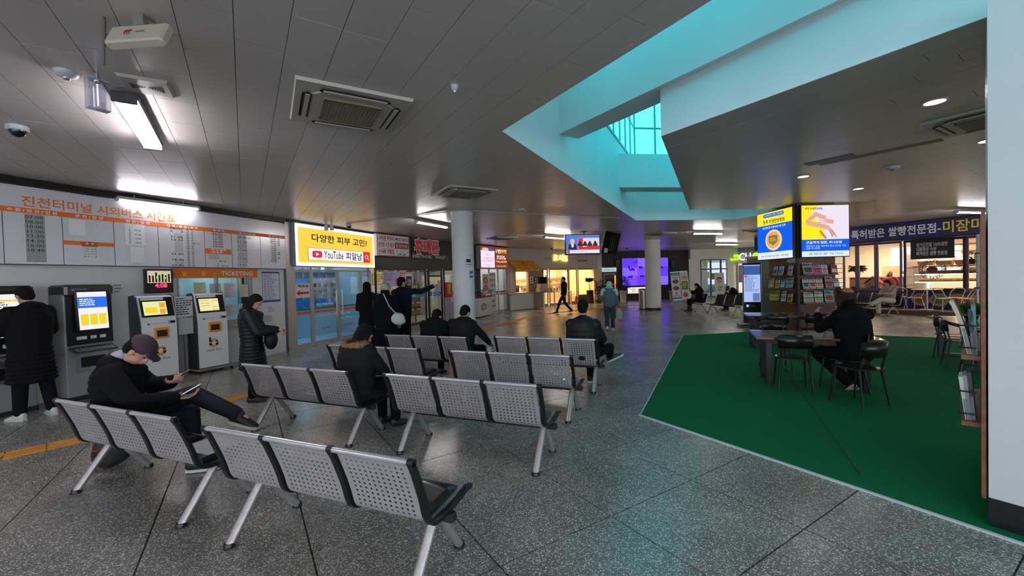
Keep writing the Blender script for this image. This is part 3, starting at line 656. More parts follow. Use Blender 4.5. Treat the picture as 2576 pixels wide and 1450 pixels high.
LP = Loc(FS, PB, .1); q = LP(1041, 601, 637, 1101); wl = mat('white_letter_edge', (.55, .54, .52), .4)
text('휴대폰', (q[0]-.05, q[1]-.06, q[2]+.05, q[3]+.06), wl, t, y=-.04, bold=.09); text('휴대폰', q, mat('red_letter', (.45, .01, .02), .4, e=(.6, .01, .02), es=.12), t, y=-.05, bold=.03)
text('SMARTPHONE     MARKET  |', (LP(1036, 640, 651, 1125)), whiteprint, t, y=-.01)
t = thing('flag_bunting', 'strip of small national flags under the phone shop sign', 'bunting', FS.pt(.1, 2.08, .02), FS.rz)
g = G(); cols = [mat('flag_red', (.5, .02, .03), .6), mat('flag_white', (.6, .6, .6), .6), mat('flag_blue', (.03, .06, .3), .6), mat('flag_yellow', (.6, .45, .05), .6), mat('flag_green', (.03, .25, .08), .6)]
for k in range(22):
    x = k*.155; f = G(); a_, b_ = rs.sample(range(5), 2); f.box(0, 0, 0, .14, .003, .055, 0); f.box(0, 0, .055, .14, .003, .1, 1); o = f.build('flag', [cols[a_], cols[b_]], t, loc=(x, 0, 0))
# things behind the glass
t = thing('phone_poster', 'lavender poster with a pink corner stuck on the phone shop window', 'poster', FS.pt(FS.px(961, 690)[0], 1.55, .03), FS.rz)
g = G(); g.box(0, 0, 0, .85, .004, .55); g.build('sheet', mat('lavender', (.55, .48, .75), .5), t); g = G(); g.box(.6, -.003, .0, .85, -.001, .3); g.build('picture', mat('pink_print', (.65, .2, .4), .5), t); text('갤럭시 할인\n추가지원\n특별판매', (.06, .2, .55, .5), ink, t, y=-.005)
t = thing('phone_cutout', 'white phone shaped sign hanging in the phone shop window', 'sign', FS.pt(FS.px(1018, 690)[0], 1.3, .03), FS.rz)
g = G(); g.bbox(0, 0, 0, .38, .02, .72, .015); g.build('case', whiteprint, t); g = G(); g.box(.04, -.004, .12, .34, -.001, .62); g.build('screen', black, t); text('긴급\n수리', (.09, .25, .29, .5), whiteprint, t, y=-.008, bold=.03)
t = thing('display_counter', 'pale counter with small packets standing inside the phone shop', 'counter', FS.pt(1.0, 0, -1.6), FS.rz)
g = G(); g.box(0, 0, 0, 3, .5, .95); g.build('body', mat('counter_cream', (.6, .55, .48), .4), t)
g = G()
for k in range(24): x = k*.12+rs.uniform(0, .04); g.box(x, .1, .95, x+.07, .3, .95+rs.uniform(.1, .35), k % 3)
g.build('goods', [MC['goods_a'], MC['goods_b'], MC['goods_c']], t, kind='stuff')
for k in range(14):
    u_ = .5+(k % 7)*.85; z_ = .9 if k < 7 else 1.65; t = thing('shop_poster', 'poster on the phone shop back wall, %s row' % ('lower' if k < 7 else 'upper'), 'poster', FS.pt(u_, z_, -3.15), FS.rz, 'posters on the phone shop back wall'); w_ = rs.uniform(.4, .7); h_ = rs.uniform(.45, .65); g = G(); g.box(0, 0, 0, w_, .02, h_); g.build('sheet', [MC['flag_red'], MC['lavender'], dark, paper, MC['flag_yellow'], MC['blue_vinyl']][k % 6], t); g = G(); textlines(g, .05, .05, w_-.05, h_-.05, 5, seed=k, h=.55); g.build('print', [paper, ink][k % 6 in (1, 3, 4)], t, kind='stuff')
t = thing('snack_rack', 'tall tiered rack of yellow packets seen through the phone shop door', 'rack', FS.pt(FS.px(1093, 720)[0]-.1, 0, -.9), FS.rz)
for k in range(5):
    g = G(); g.box(-.3, 0, .3+k*.28, .3, .35, .32+k*.28); s_ = g.build('shelf', blackf, t); g = G()
    for i in range(5): g.box(-.28+i*.115, .03, .32+k*.28, -.18+i*.115, .2, .49+k*.28)
    g.build('packet', mat('yellow_packet', (.55, .35, .04), .5), s_, kind='stuff')
g = G(); g.box(-.32, .3, 0, -.29, .35, 1.8); g.box(.29, .3, 0, .32, .35, 1.8); g.build('upright', blackf, t)
q = pbox(FS, 1121, 711, 751, 1137, .12)
t, w, h = plate(FS, 'vacancy_sign', 'narrow red vertical sign with yellow Korean letters left of the near round column', 'sign', q, .12, .03, mat('sign_scarlet', (.5, .02, .02), .5), None); text('임\n대\n문\n의', (w*.2, h*.25, w*.8, h*.95), yl, t, y=-.008, bold=.05)
g = G(); g.box(.4, .02, .2, w+.0, .03, .21); 
q = pbox(FS, 1122, 760, 812, 1160, .1)
t, w, h = plate(FS, 'parcel_locker', 'grey and white parcel box below the red vertical sign', 'box', (q[0], 0, q[2], 1.0), .35, .32, mat('parcel_grey', (.35, .35, .42), .5))
g = G(); rect(g, (.02, h*.82, w-.02, h*.98), -.003); g.build('label_panel', paper, t); text('무인택배', (.1, h*.85, w-.1, h*.95), rd, t, y=-.007)
# ---------------- between column and kimbap shop
front(FK, 0, FK.L, 2.3, CEIL, dark, 'wall_kimbap_front', .03, .2)
room(FK, 0, FK.L, 2.5, mat('kimbap_wall', (.6, .58, .56), .6), (1, .95, .9), 9.0, 'kimbap_shop')
g = G(); g.box(-.12, -.1, 0, .06, .2, CEIL); g.build('trim_4', blackf, kind='structure', loc=(FK.P.x, FK.P.y, 0), rz=FK.rz)
g = G(); g.box(FK.L-.1, -.06, 0, FK.L+.1, .2, 2.4); g.build('trim_5', alu, kind='structure', loc=(FK.P.x, FK.P.y, 0), rz=FK.rz)
kgl = glass('kimbap_glass', (.85, .9, .9), .06); n_ = 3
for k in range(3):
    a = .12+k*(FK.L-.25)/3; t, w, h = dframe(FK, 'door_3' if k else 'window_40', a, a+(FK.L-.25)/3, .02, 2.28, .05, alu, kgl)
    g = G(); g.box(.05, -.01, .98, w-.05, -.006, 1.08); g.build('stripe', MC['teal_stripe'], t); g = G(); g.box(.05, -.01, .88, w-.05, -.006, .96); g.build('stripe', MC['red_stripe'], t)
    if k: g = G(); x = .1 if k == 2 else w-.1; g.tube([(x, -.06, .8), (x, -.06, 1.5)], .015, 8); g.tube([(x, -.06, .86), (x, 0, .86)], .01, 6); g.tube([(x, -.06, 1.44), (x, 0, 1.44)], .01, 6); g.build('handle', steel, t)
KB = pbox(FK, 1208, 619, 674, 1275, .3); 
t, w, h = plate(FK, 'kimbap_lightbox', 'lit brown and lavender menu sign above the noodle shop door left of the orange awning', 'sign', (KB[0], KB[1], min(KB[2], FK.L+.25), KB[3]), .3, .25, emat('lit_brown', (.28, .05, .03), .8), mat('grey_box', (.3, .3, .3), .4), .02)
g = G(); rect(g, (w*.01, h*.02, w*.50, h*.82)); g.build('lit_face', emat('lit_lavender', (.80, .68, 1.0), 1.15), t)
g = G(); g.ell((w*.17, -.006, h*.88), (w*.12, .004, h*.07), mi=0); g.ell((w*.36, -.006, h*.86), (w*.09, .004, h*.07), mi=1); g.build('picture', [emat('lit_peach', (1, .5, .3), .9), emat('lit_indigo', (.12, .08, .6), .9)], t)
text('고졸시고', (w*.14, h*.58, w*.36, h*.68), emat('lit_grey', (.35, .3, .5), .6), t, y=-.007); text('1인분이상\n포장주문', (w*.06, h*.25, w*.46, h*.52), emat('lit_rose', (.9, .3, .45), .9), t, y=-.007, bold=.02); text('가능합니다', (w*.12, h*.06, w*.42, h*.18), emat('lit_grey', (.35, .3, .5), .6), t, y=-.007)
wlit = emat('lit_letters', (1, .93, .85), 1.1); ylit = emat('lit_yellow_letters', (1, .75, .05), 1.1)
text('1번', (w*.55, h*.72, w*.74, h*.93), wlit, t, y=-.007, bold=.05); text('만라면', (w*.76, h*.74, w*.97, h*.93), ylit, t, y=-.007, bold=.05)
text('떡국 라면 김밥\n분식 돈까스 덮밥', (w*.58, h*.42, w*.94, h*.62), wlit, t, y=-.007, bold=.03); text('T 043) 258.4575', (w*.54, h*.24, w*.97, h*.36), ylit, t, y=-.007, bold=.03); text('맛있는 분식 전문점', (w*.56, h*.06, w*.94, h*.13), wlit, t, y=-.007)
q = pbox(FK, 1228, 686, 784, 1245, .05)
t, w, h = plate(FK, 'menu_banner', 'tall white menu banner with red headings on the noodle shop window', 'banner', q, .08, .004, paper, pn='sheet')
for k, (s_, c) in enumerate((('새벽주방', rd), ('떡만두국', ink), ('김밥라면', rd), ('돈까스', rd), ('우동', ink), ('덮밥', rd), ('비빔밥', rd))): text(s_, (w*.12, h*(.90-k*.135), w*.88, h*(.97-k*.135)), c, t, y=-.005, bold=.04)
q = pbox(FK, 1213, 690, 740, 1227, .05)
t, w, h = plate(FK, 'food_poster', 'poster of noodle bowls behind the noodle shop glass left of the menu banner', 'poster', q, .06, .004, mat('poster_cream', (.6, .5, .42), .5), pn='sheet')
for z in (.28, .68): g = G(); g.ell((w*.5, -.004, h*z), (w*.38, .004, h*.16)); b_ = g.build('bowl_picture', mat('bowl_brown', (.25, .09, .03), .5), t); g = G(); g.ell((w*.5, -.008, h*z), (w*.25, .003, h*.1)); g.build('noodle_picture', mat('noodle_print', (.6, .4, .15), .5), b_)
# white counter with logo and standing fridge banner
q = fl(1204, 801); r_ = fl(1239, 792)
t = thing('phone_counter', 'low white counter with a hexagonal U logo left of the noodle shop', 'counter', (q.x, q.y, 0), atan2(r_.y-q.y, r_.x-q.x)); w = (r_-q).length
g = G(); g.box(0, 0, .05, w, .5, .88); g.build('body', mat('counter_white', (.62, .60, .58), .45), t); g = G(); g.box(-.02, -.01, .88, w+.02, .5, .93); g.build('trim', mat('maroon_trim', (.15, .02, .02), .4), t)
g = G(); g.box(0, 0, .93, w, .008, 1.2); g.box(0, 0, .93, .01, .5, 1.2); g.box(w-.01, 0, .93, w, .5, 1.2); g.build('glass', clear, t); g = G(); g.box(0, -.005, 1.2, w, .5, 1.22); g.build('lid', dark, t)
g = G(); g.tube([(w*.36+.19*w*sin(a), -.006, .46+.15*cos(a)) for a in [pi/3*k for k in range(7)]], .018, 6); g.build('logo', ink, t); text('U⁺', (w*.26, .38, w*.46, .54), ink, t, y=-.006, bold=.04); text('용 품', (w*.62, .42, w*.82, .5), ink, t, y=-.006)
t = thing('standing_banner', 'tall narrow white standing board beside the low white counter', 'banner', (q.x-.62, q.y-.1, 0), atan2(r_.y-q.y, r_.x-q.x)); g = G(); g.box(0, 0, 0, .42, .05, 1.85); g.build('board', mat('counter_white', (.62, .60, .58), .45), t)
text('대기실', (.1, 1.6, .34, 1.7), ink, t, y=-.005, bold=.03); g = G(); g.prism([(.12, .9), (.12, 1.1), (.3, 1.0)], -.006, -.002); g.build('arrow', ink, t)
# ---------------- café
beige = mat('cafe_wall', (.50, .47, .42), .65, noise=.05, ns=2); taupe = mat('taupe_wall', (.26, .22, .19), .65)
cu = lambda x, y=700: FC.px(x, y)[0]
a_, b_, c_ = cu(1281), cu(1330), FC.L
wall_open(FC, 'wall_cafe', [(a_, .92, b_, 2.15), (cu(1365), .06, cu(1494), 2.25)], beige, .08, FC.L, t=.2)
front(FC, b_+.02, cu(1364), 0, 2.25, taupe, 'trim_cafe_panel', .015, .02)
room(FC, .1, FC.L-.3, 3.4, mat('cafe_inside', (.80, .66, .45), .6), (1.0, .80, .52), 14.0, 'cafe', lw=.8)
t = thing('striped_awning', 'orange fabric awning over the take-out counter of the café', 'awning', FC.pt(cu(1275), 2.12, 0), FC.rz)
aw = cu(1337)-cu(1275); om = mat('awning_orange', (.95, .42, .03), .7); dp = .62; zt = .62
for k in range(4):
    x0, x1 = aw*k/4+.004, aw*(k+1)/4-.004; f0 = x0+(.0 if k == 0 else .0); g = G()
    g.add([(x0, 0, zt), (x1, 0, zt), (x1+.1, -dp, .14), (x0+.1, -dp, .14), (x1+.1, -dp, 0), (x0+.1, -dp, 0), (x0, 0, zt-.02), (x1, 0, zt-.02), (x0+.1, -dp+.02, .12), (x1+.1, -dp+.02, .12), (x0+.1, -dp+.015, 0), (x1+.1, -dp+.015, 0)],
          [(0, 3, 2, 1), (3, 5, 4, 2), (6, 7, 9, 8), (8, 9, 11, 10), (0, 6, 8, 3), (1, 2, 9, 7), (3, 8, 10, 5), (2, 4, 11, 9), (5, 10, 11, 4), (0, 1, 7, 6)]); g.build('canopy_panel', om, t)
g = G()
for k in range(5): x = aw*k/4; g.tube([(x, -.0, zt+.002), (x+.1, -dp-.003, .14), (x+.1, -dp-.003, 0)], .007, 5)
g.tube([(.1, -dp-.003, .14), (aw+.1, -dp-.003, .14)], .006, 5); g.build('seam', mat('awning_seam', (.12, .04, .01), .6), t)
g = G(); g.tube([(aw*.55+(.17+.02*sin(5*a))*cos(a), -.31-(.25)*-.0-.0+(-(.14+.02*sin(5*a))*sin(a))*-.78, .39+(.17+.02*sin(5*a))*sin(a)*.60) for a in [2*pi*k/36 for k in range(37)]], .014, 5); g.build('logo', mat('logo_red', (.5, .03, .02), .6), t)
text('HOSIJEOL CAFE TAKE OUT', (aw*.12+.1, .04, aw*.95+.1, .09), mat('awning_seam', (.12, .04, .01), .6), t, y=-dp-.006)
t = thing('takeout_window', 'take-out window with side pane and cream frame under the orange awning', 'window', FC.pt(a_, .92, 0), FC.rz); w = b_-a_
g = G(); g.box(0, -.01, 0, .06, .15, 1.23); g.box(w-.06, -.01, 0, w, .15, 1.23); g.box(w*.30, -.01, 0, w*.30+.04, .15, 1.23); g.box(0, -.01, 1.17, w, .15, 1.23); g.build('frame', mat('cream_frame', (.55, .38, .22), .5), t)
g = G(); g.box(.06, .05, 0, w*.3, .06, 1.17); g.build('glass', mat('frosted_pane', (.45, .47, .45), .3), t)
t = thing('serving_counter', 'white counter front with pale wooden shelf below the take-out window', 'counter', FC.pt(cu(1279, 760), 0, .3), FC.rz); w = cu(1332, 760)-cu(1279, 760)
g = G(); g.box(0, 0, .02, w, .29, .9); g.build('front_panel', mat('counter_white', (.62, .60, .58), .45), t); g = G(); g.box(-.1, -.18, .9, w+.22, .3, .945); g.build('shelf', mat('pale_wood', (.52, .36, .2), .45, noise=.12, ns=9), t)
t = thing('coffee_machine', 'dark coffee machine standing inside the take-out window', 'coffee machine', FC.pt(a_+w*.36, .93, -.35), FC.rz)
g = G(); g.bbox(0, 0, 0, .5, .4, .42, .02); g.build('body', black, t); g = G(); g.box(.05, -.04, .3, .45, 0, .4); g.tube([(.15, -.03, .3), (.15, -.03, .2)], .02, 6); g.tube([(.33, -.03, .3), (.33, -.03, .2)], .02, 6); g.build('group_head', steel, t); g = G(); g.box(.03, -.12, 0, .47, 0, .03); g.build('drip_tray', steel, t)
for k in range(5):
    t = thing('cup_stack', '%s stack of cups from the coffee machine on the take-out counter' % ('first', 'second', 'third', 'fourth', 'fifth')[k], 'cups', FC.pt(a_+w*.7+k*.12, .93, -.2), FC.rz, 'cup stacks inside the take-out window')
    g = G(); g.lathe([(.03, 0), (.042, .16+.03*(k % 3))], n=10); g.build('cup', [paper, MC['goods_b'], black][k % 3], t)
for k, (xa, xb) in enumerate(((1333, 1341), (1343, 1351), (1354, 1362))):
    t, w, h = plate(FC, 'wall_picture', ('white menu card, leftmost of the three on the taupe café wall', 'dark framed food picture, middle of the three on the taupe café wall', 'dark framed food picture, rightmost of the three on the taupe café wall')[k], 'picture', pbox(FC, xa, 697, 713, xb, .03), .035, .015, paper if k == 0 else dark)
    g = G(); g.ell((w*.5, -.002, h*.65), (w*.3, .004, h*.16)); g.ell((w*.5, -.002, h*.25), (w*.3, .004, h*.12)); g.build('picture', rd if k == 0 else mat('noodle_print', (.6, .4, .15), .5), t, kind='stuff')
cgl = glass('cafe_glass', (1, .93, .8), .05)
for k, (xa, xb) in enumerate(((1365, 1378), (1381, 1429), (1430, 1451), (1453, 1494))):
    t, w, h = dframe(FC, 'window_%d' % (50+k) if k != 2 else 'door_4', cu(xa), cu(xb), .06 if k < 3 else .45, 2.25, .07, mat('taupe_frame', (.2, .15, .1), .5), cgl)
    if k == 2: g = G(); g.tube([(w-.15, -.06, .8), (w-.15, -.06, 1.3)], .02, 8); g.tube([(w-.15, -.06, 1.2), (w-.15, 0, 1.2)], .015, 6); g.build('handle', steel, t)
front(FC, cu(1453), cu(1494), .05, .45, mat('brown_panel', (.12, .06, .035), .6), 'trim_6', .0, .1)
g = G()
for k in range(3):
    t = thing('cafe_pendant', ('left', 'middle', 'right')[k]+' warm pendant lamp of the three hanging inside the café windows', 'lamp', FC.pt(cu(1380)+k*1.6, 1.9, -1.3), FC.rz, 'pendant lamps inside the café'); g = G(); g.ell((0, 0, 0), (.22, .22, .17)); g.build('shade', emat('pendant_glow', (1, .72, .3), 5), t); g = G(); g.tube([(0, 0, .15), (0, 0, 1.1)], .01, 5); g.build('cord', black, t)
t = thing('cafe_shelf', 'wooden back shelf with cups seen inside the café', 'shelf', FC.pt(cu(1385), 0, -3.0), FC.rz)
g = G()
for z in (.9, 1.3, 1.7): g.box(0, 0, z, 5, .3, z+.04)
g.box(0, -.4, 0, 5, .3, .9); g.build('frame', mat('pale_wood', (.52, .36, .2), .45), t); g = G()
for k in range(40): x = rs.uniform(0, 4.9); z = rs.choice((.94, 1.34, 1.74)); g.box(x, .05, z, x+.08, .15, z+rs.uniform(.08, .25), k % 3)
g.build('goods', [MC['goods_a'], MC['goods_b'], MC['goods_c']], t, kind='stuff')
t = thing('cafe_sign', 'glowing yellow brush letters of the café sign with small black letters beside', 'sign', FC.pt(cu(1366, 650), 2.3, .03), FC.rz)
k0 = FC.pt(cu(1366, 650), 2.3, .03); fx = lambda x, y: (FC.px(x, y, .03)[0]-cu(1366, 650), FC.px(x, y, .03)[1]-2.3)
a = fx(1369, 648); b = fx(1387, 655); text('청년카페', (a[0], b[1], b[0], a[1]), ink, t, y=-.01)
a = fx(1391, 640); b = fx(1427, 658); text('호시절', (a[0], b[1], b[0], a[1]), emat('glow_letters', (1, .72, .12), 3.2), t, y=-.05, bold=.04); a = fx(1453, 654); b = fx(1477, 658.5); text('043.536.3080', (a[0], b[1], b[0], a[1]), ink, t, y=-.01, bold=.03)
# ---------------- dark wall with the video wall
ribm = mat('dark_cladding', (.022, .018, .016), .6)
front(FV, 0, FV.L, 0, CEIL, ribm, 'wall_far_dark', 0, .2)
g = G()
for k in range(42): x = k*FV.L/42; g.box(x+.01, -.03, 0, x+FV.L/42-.03, 0, CEIL)
g.build('trim_7', ribm, kind='structure', loc=(FV.P.x, FV.P.y, 0), rz=FV.rz)
front(FC, FC.L-.55, FC.L+.02, 0, CEIL, beige, 'wall_cafe_corner', .06, .2)
VB = (FV.px(1563, 660)[0], FV.px(1600, 719)[1], FV.px(1678, 660)[0], FV.px(1600, 650)[1])
t, w, h = plate(FV, 'video_wall', 'purple glowing video wall of nine joined screens on the dark far wall', 'screen', VB, .12, .1, black, black, .03)
vm = [emat('video_violet_%d' % k, c, 1.2) for k, c in enumerate(((.15, .07, 1.0), (.11, .04, .9), (.20, .11, 1.0)))]
lines_ = emat('video_line', (.05, .01, .45), .9)
for i in range(3):
    for j in range(3):
        g = G(); g.box(w*i/3+.008, -.006, h*j/3+.008, w*(i+1)/3-.008, -.001, h*(j+1)/3-.008); s_ = g.build('screen', vm[(i+j*2) % 3], t)
g = G(); g.tube([(w*.18, -.012, h*.55), (w*.14, -.012, h*.68), (w*.15, -.012, h*.74)], .06, 6, flat=-.1); g.prism([(w*.16, h*.55), (w*.16, h*.58), (w*.22, h*.66), (w*.28, h*.58), (w*.28, h*.55)], -.012, -.008); rect(g, (w*.24, h*.86, w*.33, h*.88), -.009); rect(g, (w*.24, h*.82, w*.33, h*.84), -.009)
for x, z in ((.12, .28), (.2, .3), (.38, .3), (.35, .62), (.7, .3), (.8, .6)): rect(g, (w*x, h*z, w*(x+.09), h*(z+.08)), -.009); rect(g, (w*x, h*(z-.06), w*(x+.11), h*(z-.05)), -.009)
g.build('picture', lines_, t, kind='stuff')
g = G(); rect(g, (w*.22, h*.30, w*.29, h*.38), -.012); rect(g, (w*.34, h*.6, w*.36, h*.68), -.012); g.build('picture', emat('video_magenta', (.9, .02, .45), 1), t, kind='stuff')
q = (FV.px(1577, 730)[0], FV.px(1600, 738)[1], FV.px(1640, 730)[0], FV.px(1600, 723)[1])
t, w, h = plate(FV, 'phone_number_lightbox', 'small lit cream sign with red phone number under the purple video wall', 'sign', q, .15, .12, emat('lit_cream', (.95, .88, .6), .9), steel, .02)
text('광고\n문의', (w*.16, h*.12, w*.3, h*.88), emat('lit_sky', (.2, .5, .9), .7), t, y=-.006, bold=.03); text('주. 한일광고산업', (w*.42, h*.55, w*.95, h*.85), emat('lit_grey2', (.25, .3, .3), .5), t, y=-.006); text('043-757-3361', (w*.4, h*.12, w*.97, h*.45), emat('lit_redtxt', (.8, .1, .05), .8), t, y=-.006, bold=.02)
for k, x in enumerate((1551, 1689)):
    q = FV.px(x, 664); t = thing('wall_speaker', ('small black speaker left of the purple video wall', 'small black speaker right of the purple video wall')[k], 'speaker', FV.pt(q[0], q[1], .03), FV.rz); g = G(); g.bbox(-.15, -.2, -.25, .15, 0, .25, .02); g.build('cabinet', black, t); g = G(); g.lathe([(.1, 0), (.1, .01)], n=14, M=Mx.Translation((0, -.2, -.05)) @ Mx.Rotation(pi/2, 4, 'X')); g.build('cone', blackm, t)
# cash machine
q = FV.pt(FV.px(1514, 720, .8)[0], 0, .8); t = thing('cash_machine', 'dark blue cash machine with orange lit strip beside the café plants', 'cash machine', (q.x, q.y, 0), FV.rz)
g = G(); g.box(0, 0, 0, 1.05, .7, 2.0); g.build('cabinet', mat('navy_cabinet', (.01, .015, .05), .4), t); g = G(); g.box(.02, -.03, 2.0, 1.03, .5, 2.28); s_ = g.build('header', mat('atm_header', (.45, .5, .55), .4, e=(.6, .8, .8), es=.4), t); text('현금인출기 ATM', (.2, 2.08, .85, 2.2), mat('blue_border', (.04, .06, .25), .5), t, y=-.036)
g = G(); g.bbox(.1, -.05, 1.1, .95, 0, 1.9, .03); g.build('screen_hood', MC['grey_box'], t); g = G(); g.box(.2, -.06, 1.2, .85, -.052, 1.8); g.build('screen', black, t); g = G(); g.box(.88, -.08, .95, .95, -.055, 1.75); g.build('light_strip', emat('orange_strip', (1, .16, .03), 2.2), t); g = G(); g.box(.15, -.2, .85, .9, 0, .95); g.build('shelf', steel, t)
t = thing('tall_cabinet', 'plain cream cabinet standing between café plants and the cash machine', 'cabinet', (q.x-.57, q.y-.30, 0), FV.rz); g = G(); g.box(0, 0, 0, .55, .6, 2.25); g.build('body', mat('cream_cabinet', (.62, .45, .33), .5), t); g = G(); g.box(.4, -.03, 1.0, .43, 0, 1.2); g.build('handle', steel, t)
# ---------------- convenience store corner
front(FG, 0, FG.L+.3, 2.75, CEIL, white, 'wall_far_fascia', .35, .4); front(FG, 0, .8, 0, 2.75, white, 'wall_far_pier', .1, .3)
front(FG, FG.L-.5, FG.L+.1, 0, CEIL, white, 'wall_corner_pier', .1, .3)
fgl = glass('far_glass', (.62, .72, .75), .12)
for k in range(3):
    a = .85+k*.72; t, w, h = dframe(FG, 'door_%d' % (5+k), a, a+.72, .02, 2.7, .06, blackf, fgl); g = G(); g.box(.06, -.03, 1.95, w-.06, .03, 2.03); g.build('transom', blackf, t)
    if k == 1: g = G(); rect(g, (.06, 1.25, w-.06, 1.7), -.01); g.build('sticker', mat('green_sticker', (.08, .3, .02), .5), t)
    if k == 0: g = G(); rect(g, (.1, 1.35, w-.1, 1.8), -.01); g.build('sticker', paper, t); g = G(); g.ell((w*.5, -.012, 2.4), (.15, .004, .2)); g.build('sticker', mat('lime_sticker', (.5, .7, .1), .5), t)
room(FG, .8, FG.L, 2.5, mat('far_inside', (.4, .42, .42), .6), (.9, .95, 1), 6, 'far_lobby')
front(FU, 0, FU.L, 2.9, CEIL, mat('grey_fascia', (.22, .24, .24), .4), 'wall_store_fascia', .05, .2); front(FU, 0, FU.L, 2.35, 2.9, mat('fascia_cream', (.40, .36, .34), .5, e=(.8, .72, .7), es=.08), 'trim_8', .1, .2)
g = G(); g.box(0, .1, -.01, .3, .2, 2.4); g.build('trim_9', white, kind='structure', loc=(FU.P.x, FU.P.y, 0), rz=FU.rz)
room(FU, .1, FU.L, 3, mat('store_wall', (.75, .7, .62), .6), (1, .93, .8), 12.0, 'store', lw=.8)
sgl = glass('store_glass', (.95, .95, .92), .05)
for k in range(4):
    a = .3+k*1.3; t, w, h = dframe(FU, 'window_%d' % (60+k), a, a+1.25, .02, 2.33, .05, alu, sgl)
    if k < 2: g = G(); rect(g, (.08, 1.0, .45, 2.2), -.01); g.build('sticker', mat('pale_violet', (.62, .55, .7), .5), t); g = G(); rect(g, (.15, 1.5, .4, 2.0), -.014); g.build('sticker', paper, t)
for k in range(6):
    t = thing('store_shelf', ('first', 'second', 'third', 'fourth', 'fifth', 'sixth')[k]+' goods shelf from the corner pier inside the store windows', 'shelf', FU.pt(.5+k*.95, 0, -1.4), FU.rz, 'goods shelves inside the store'); g = G()
    for z in (.1, .55, 1.0, 1.45): g.box(0, 0, z, .85, .4, z+.03)
    g.build('rack', white, t); g = G()
    for i in range(28): x = rs.uniform(0, .76); z = rs.choice((.13, .58, 1.03, 1.48)); g.box(x, .02, z, x+.09, .2, z+rs.uniform(.12, .33), i % 4)
    g.build('goods', [MC['goods_b'], MC['goods_c'], MC['yellow_packet'], MC['green_sticker']], t, kind='stuff')
US = (FU.px(1836, 645, .2)[0], 2.52, FU.px(1925, 640, .2)[0], 3.0)
t = thing('store_sign', 'lit store sign reading Nice to CU in white letters between lime bubbles', 'sign', FU.pt(US[0], US[1], .2), FU.rz); w, h = US[2]-US[0], .5
lime = emat('lit_lime', (.45, 1.0, .02), 1.3)
def bubble(x0, x1, z0, z1, y0=-.1, y1=0): r = (z1-z0)/2; return [(x0+r+r*cos(a), (z0+z1)/2+r*sin(a)) for a in [pi/2+pi*k/8 for k in range(9)]]+[(x1-r+r*cos(a), (z0+z1)/2+r*sin(a)) for a in [-pi/2+pi*k/8 for k in range(9)]]
xc0, xc1 = FU.px(1863, 640, .2)[0]-US[0], FU.px(1893, 640, .2)[0]-US[0]
g = G(); g.prism(bubble(0, xc0-.03, .05, .45), -.1, 0); g.build('bubble', lime, t); g = G(); g.prism(bubble(xc1+.06, xc1+2.2, .08, .48), -.1, 0); g.build('bubble', lime, t)
text('Nice to', (.12, .14, xc0-.15, .36), mat('bubble_ink', (.3, .5, .3), .5), t, y=-.11, bold=.02); text('CU', (xc0, .0, xc1, .52), emat('lit_cu', (.82, .68, 1.0), 1.5), t, y=-.16, bold=.05)
# ================================================================ BAKERY FRONT
woodb = mat('dark_wood', (.13, .055, .028), .45, noise=.25, ns=14)
GLO = -1.0
g = G(); g.box(-1, -.35, 0, FB.L+1, 1.0, .16); g.build('trim_10', mat('platform_wood', (.10, .055, .03), .5, noise=.2, ns=5), kind='structure', loc=(FB.P.x, FB.P.y, 0), rz=FB.rz)
g = G(); g.box(-1, 1.0, .16, FB.L+1, 1.1, .8); g.box(-1, .2, 2.75, FB.L+1, 1.1, CEIL); g.build('wall_bakery_front', mat('navy_wrap', (.03, .03, .09), .5), kind='structure', loc=(FB.P.x, FB.P.y, 0), rz=FB.rz)
g = G(); g.box(-1, 5, 0, FB.L+1, 5.1, CEIL); g.box(-1.1, 1, 0, -1, 5, CEIL); g.box(FB.L+1, 1, 0, FB.L+1.1, 5, CEIL); g.box(-1, 1.1, 2.95, FB.L+1, 5, 3.0); g.build('wall_bakery_back', mat('bakery_wall', (.82, .74, .64), .6), kind='structure', loc=(FB.P.x, FB.P.y, 0), rz=FB.rz)
for k in range(3):
    t = thing('ceiling_lamp', ('left', 'middle', 'right')[k]+' warm lamp panel on the bakery ceiling', 'lamp', FB.pt(2.2+k*2.6, 2.9, -2.8), FB.rz, 'lamp panels on the bakery ceiling'); g = G(); g.box(-.7, -.5, 0, .7, .5, .03); g.build('diffuser', emat('bakery_lamp', (1, .82, .60), 26), t)
bu = lambda x, o=GLO: FB.px(x, 680, o)[0]
bgl = glass('bakery_glass', (.98, .95, .9), .05)
for k, (xa, xb, fm) in enumerate(((2121, 2157, alu), (2157, 2205, alu), (2205, 2270, alu), (2274, 2430, blackf), (2430, 2500, alu))):
    t, w, h = dframe(FB, 'window_%d' % (70+k), bu(xa), bu(xb), .8, 2.75, .07, mat('plum_frame', (.16, .12, .2), .3, .5) if fm is alu else fm, bgl, out=GLO)
BN = (FB.px(2080, 600, .05)[0], 2.79, FB.L+.6, 3.375)
t, w, h = plate(FB, 'bakery_banner', 'long navy banner with white and yellow Korean letters over the bakery front', 'banner', BN, .05, .1, mat('navy_banner', (.022, .022, .10), .5))
uu = lambda x: FB.px(x, 600, .05)[0]-BN[0]
text('상! 특허받은 쌀빵전문점-', (uu(2110), h*.2, uu(2367), h*.80), whiteprint, t, y=-.006, bold=.045); text('미잠미과', (uu(2372), h*.16, uu(2518), h*.86), mat('banner_yellow', (.8, .6, .04), .5), t, y=-.006, bold=.045)
q = (bu(2292), 2.02, bu(2402), 2.74); t = thing('blackboard_sign', 'black board with three lines of white Korean text in the bakery window', 'sign', FB.pt(q[0], q[1], GLO+.04), FB.rz); w, h = q[2]-q[0], q[3]-q[1]
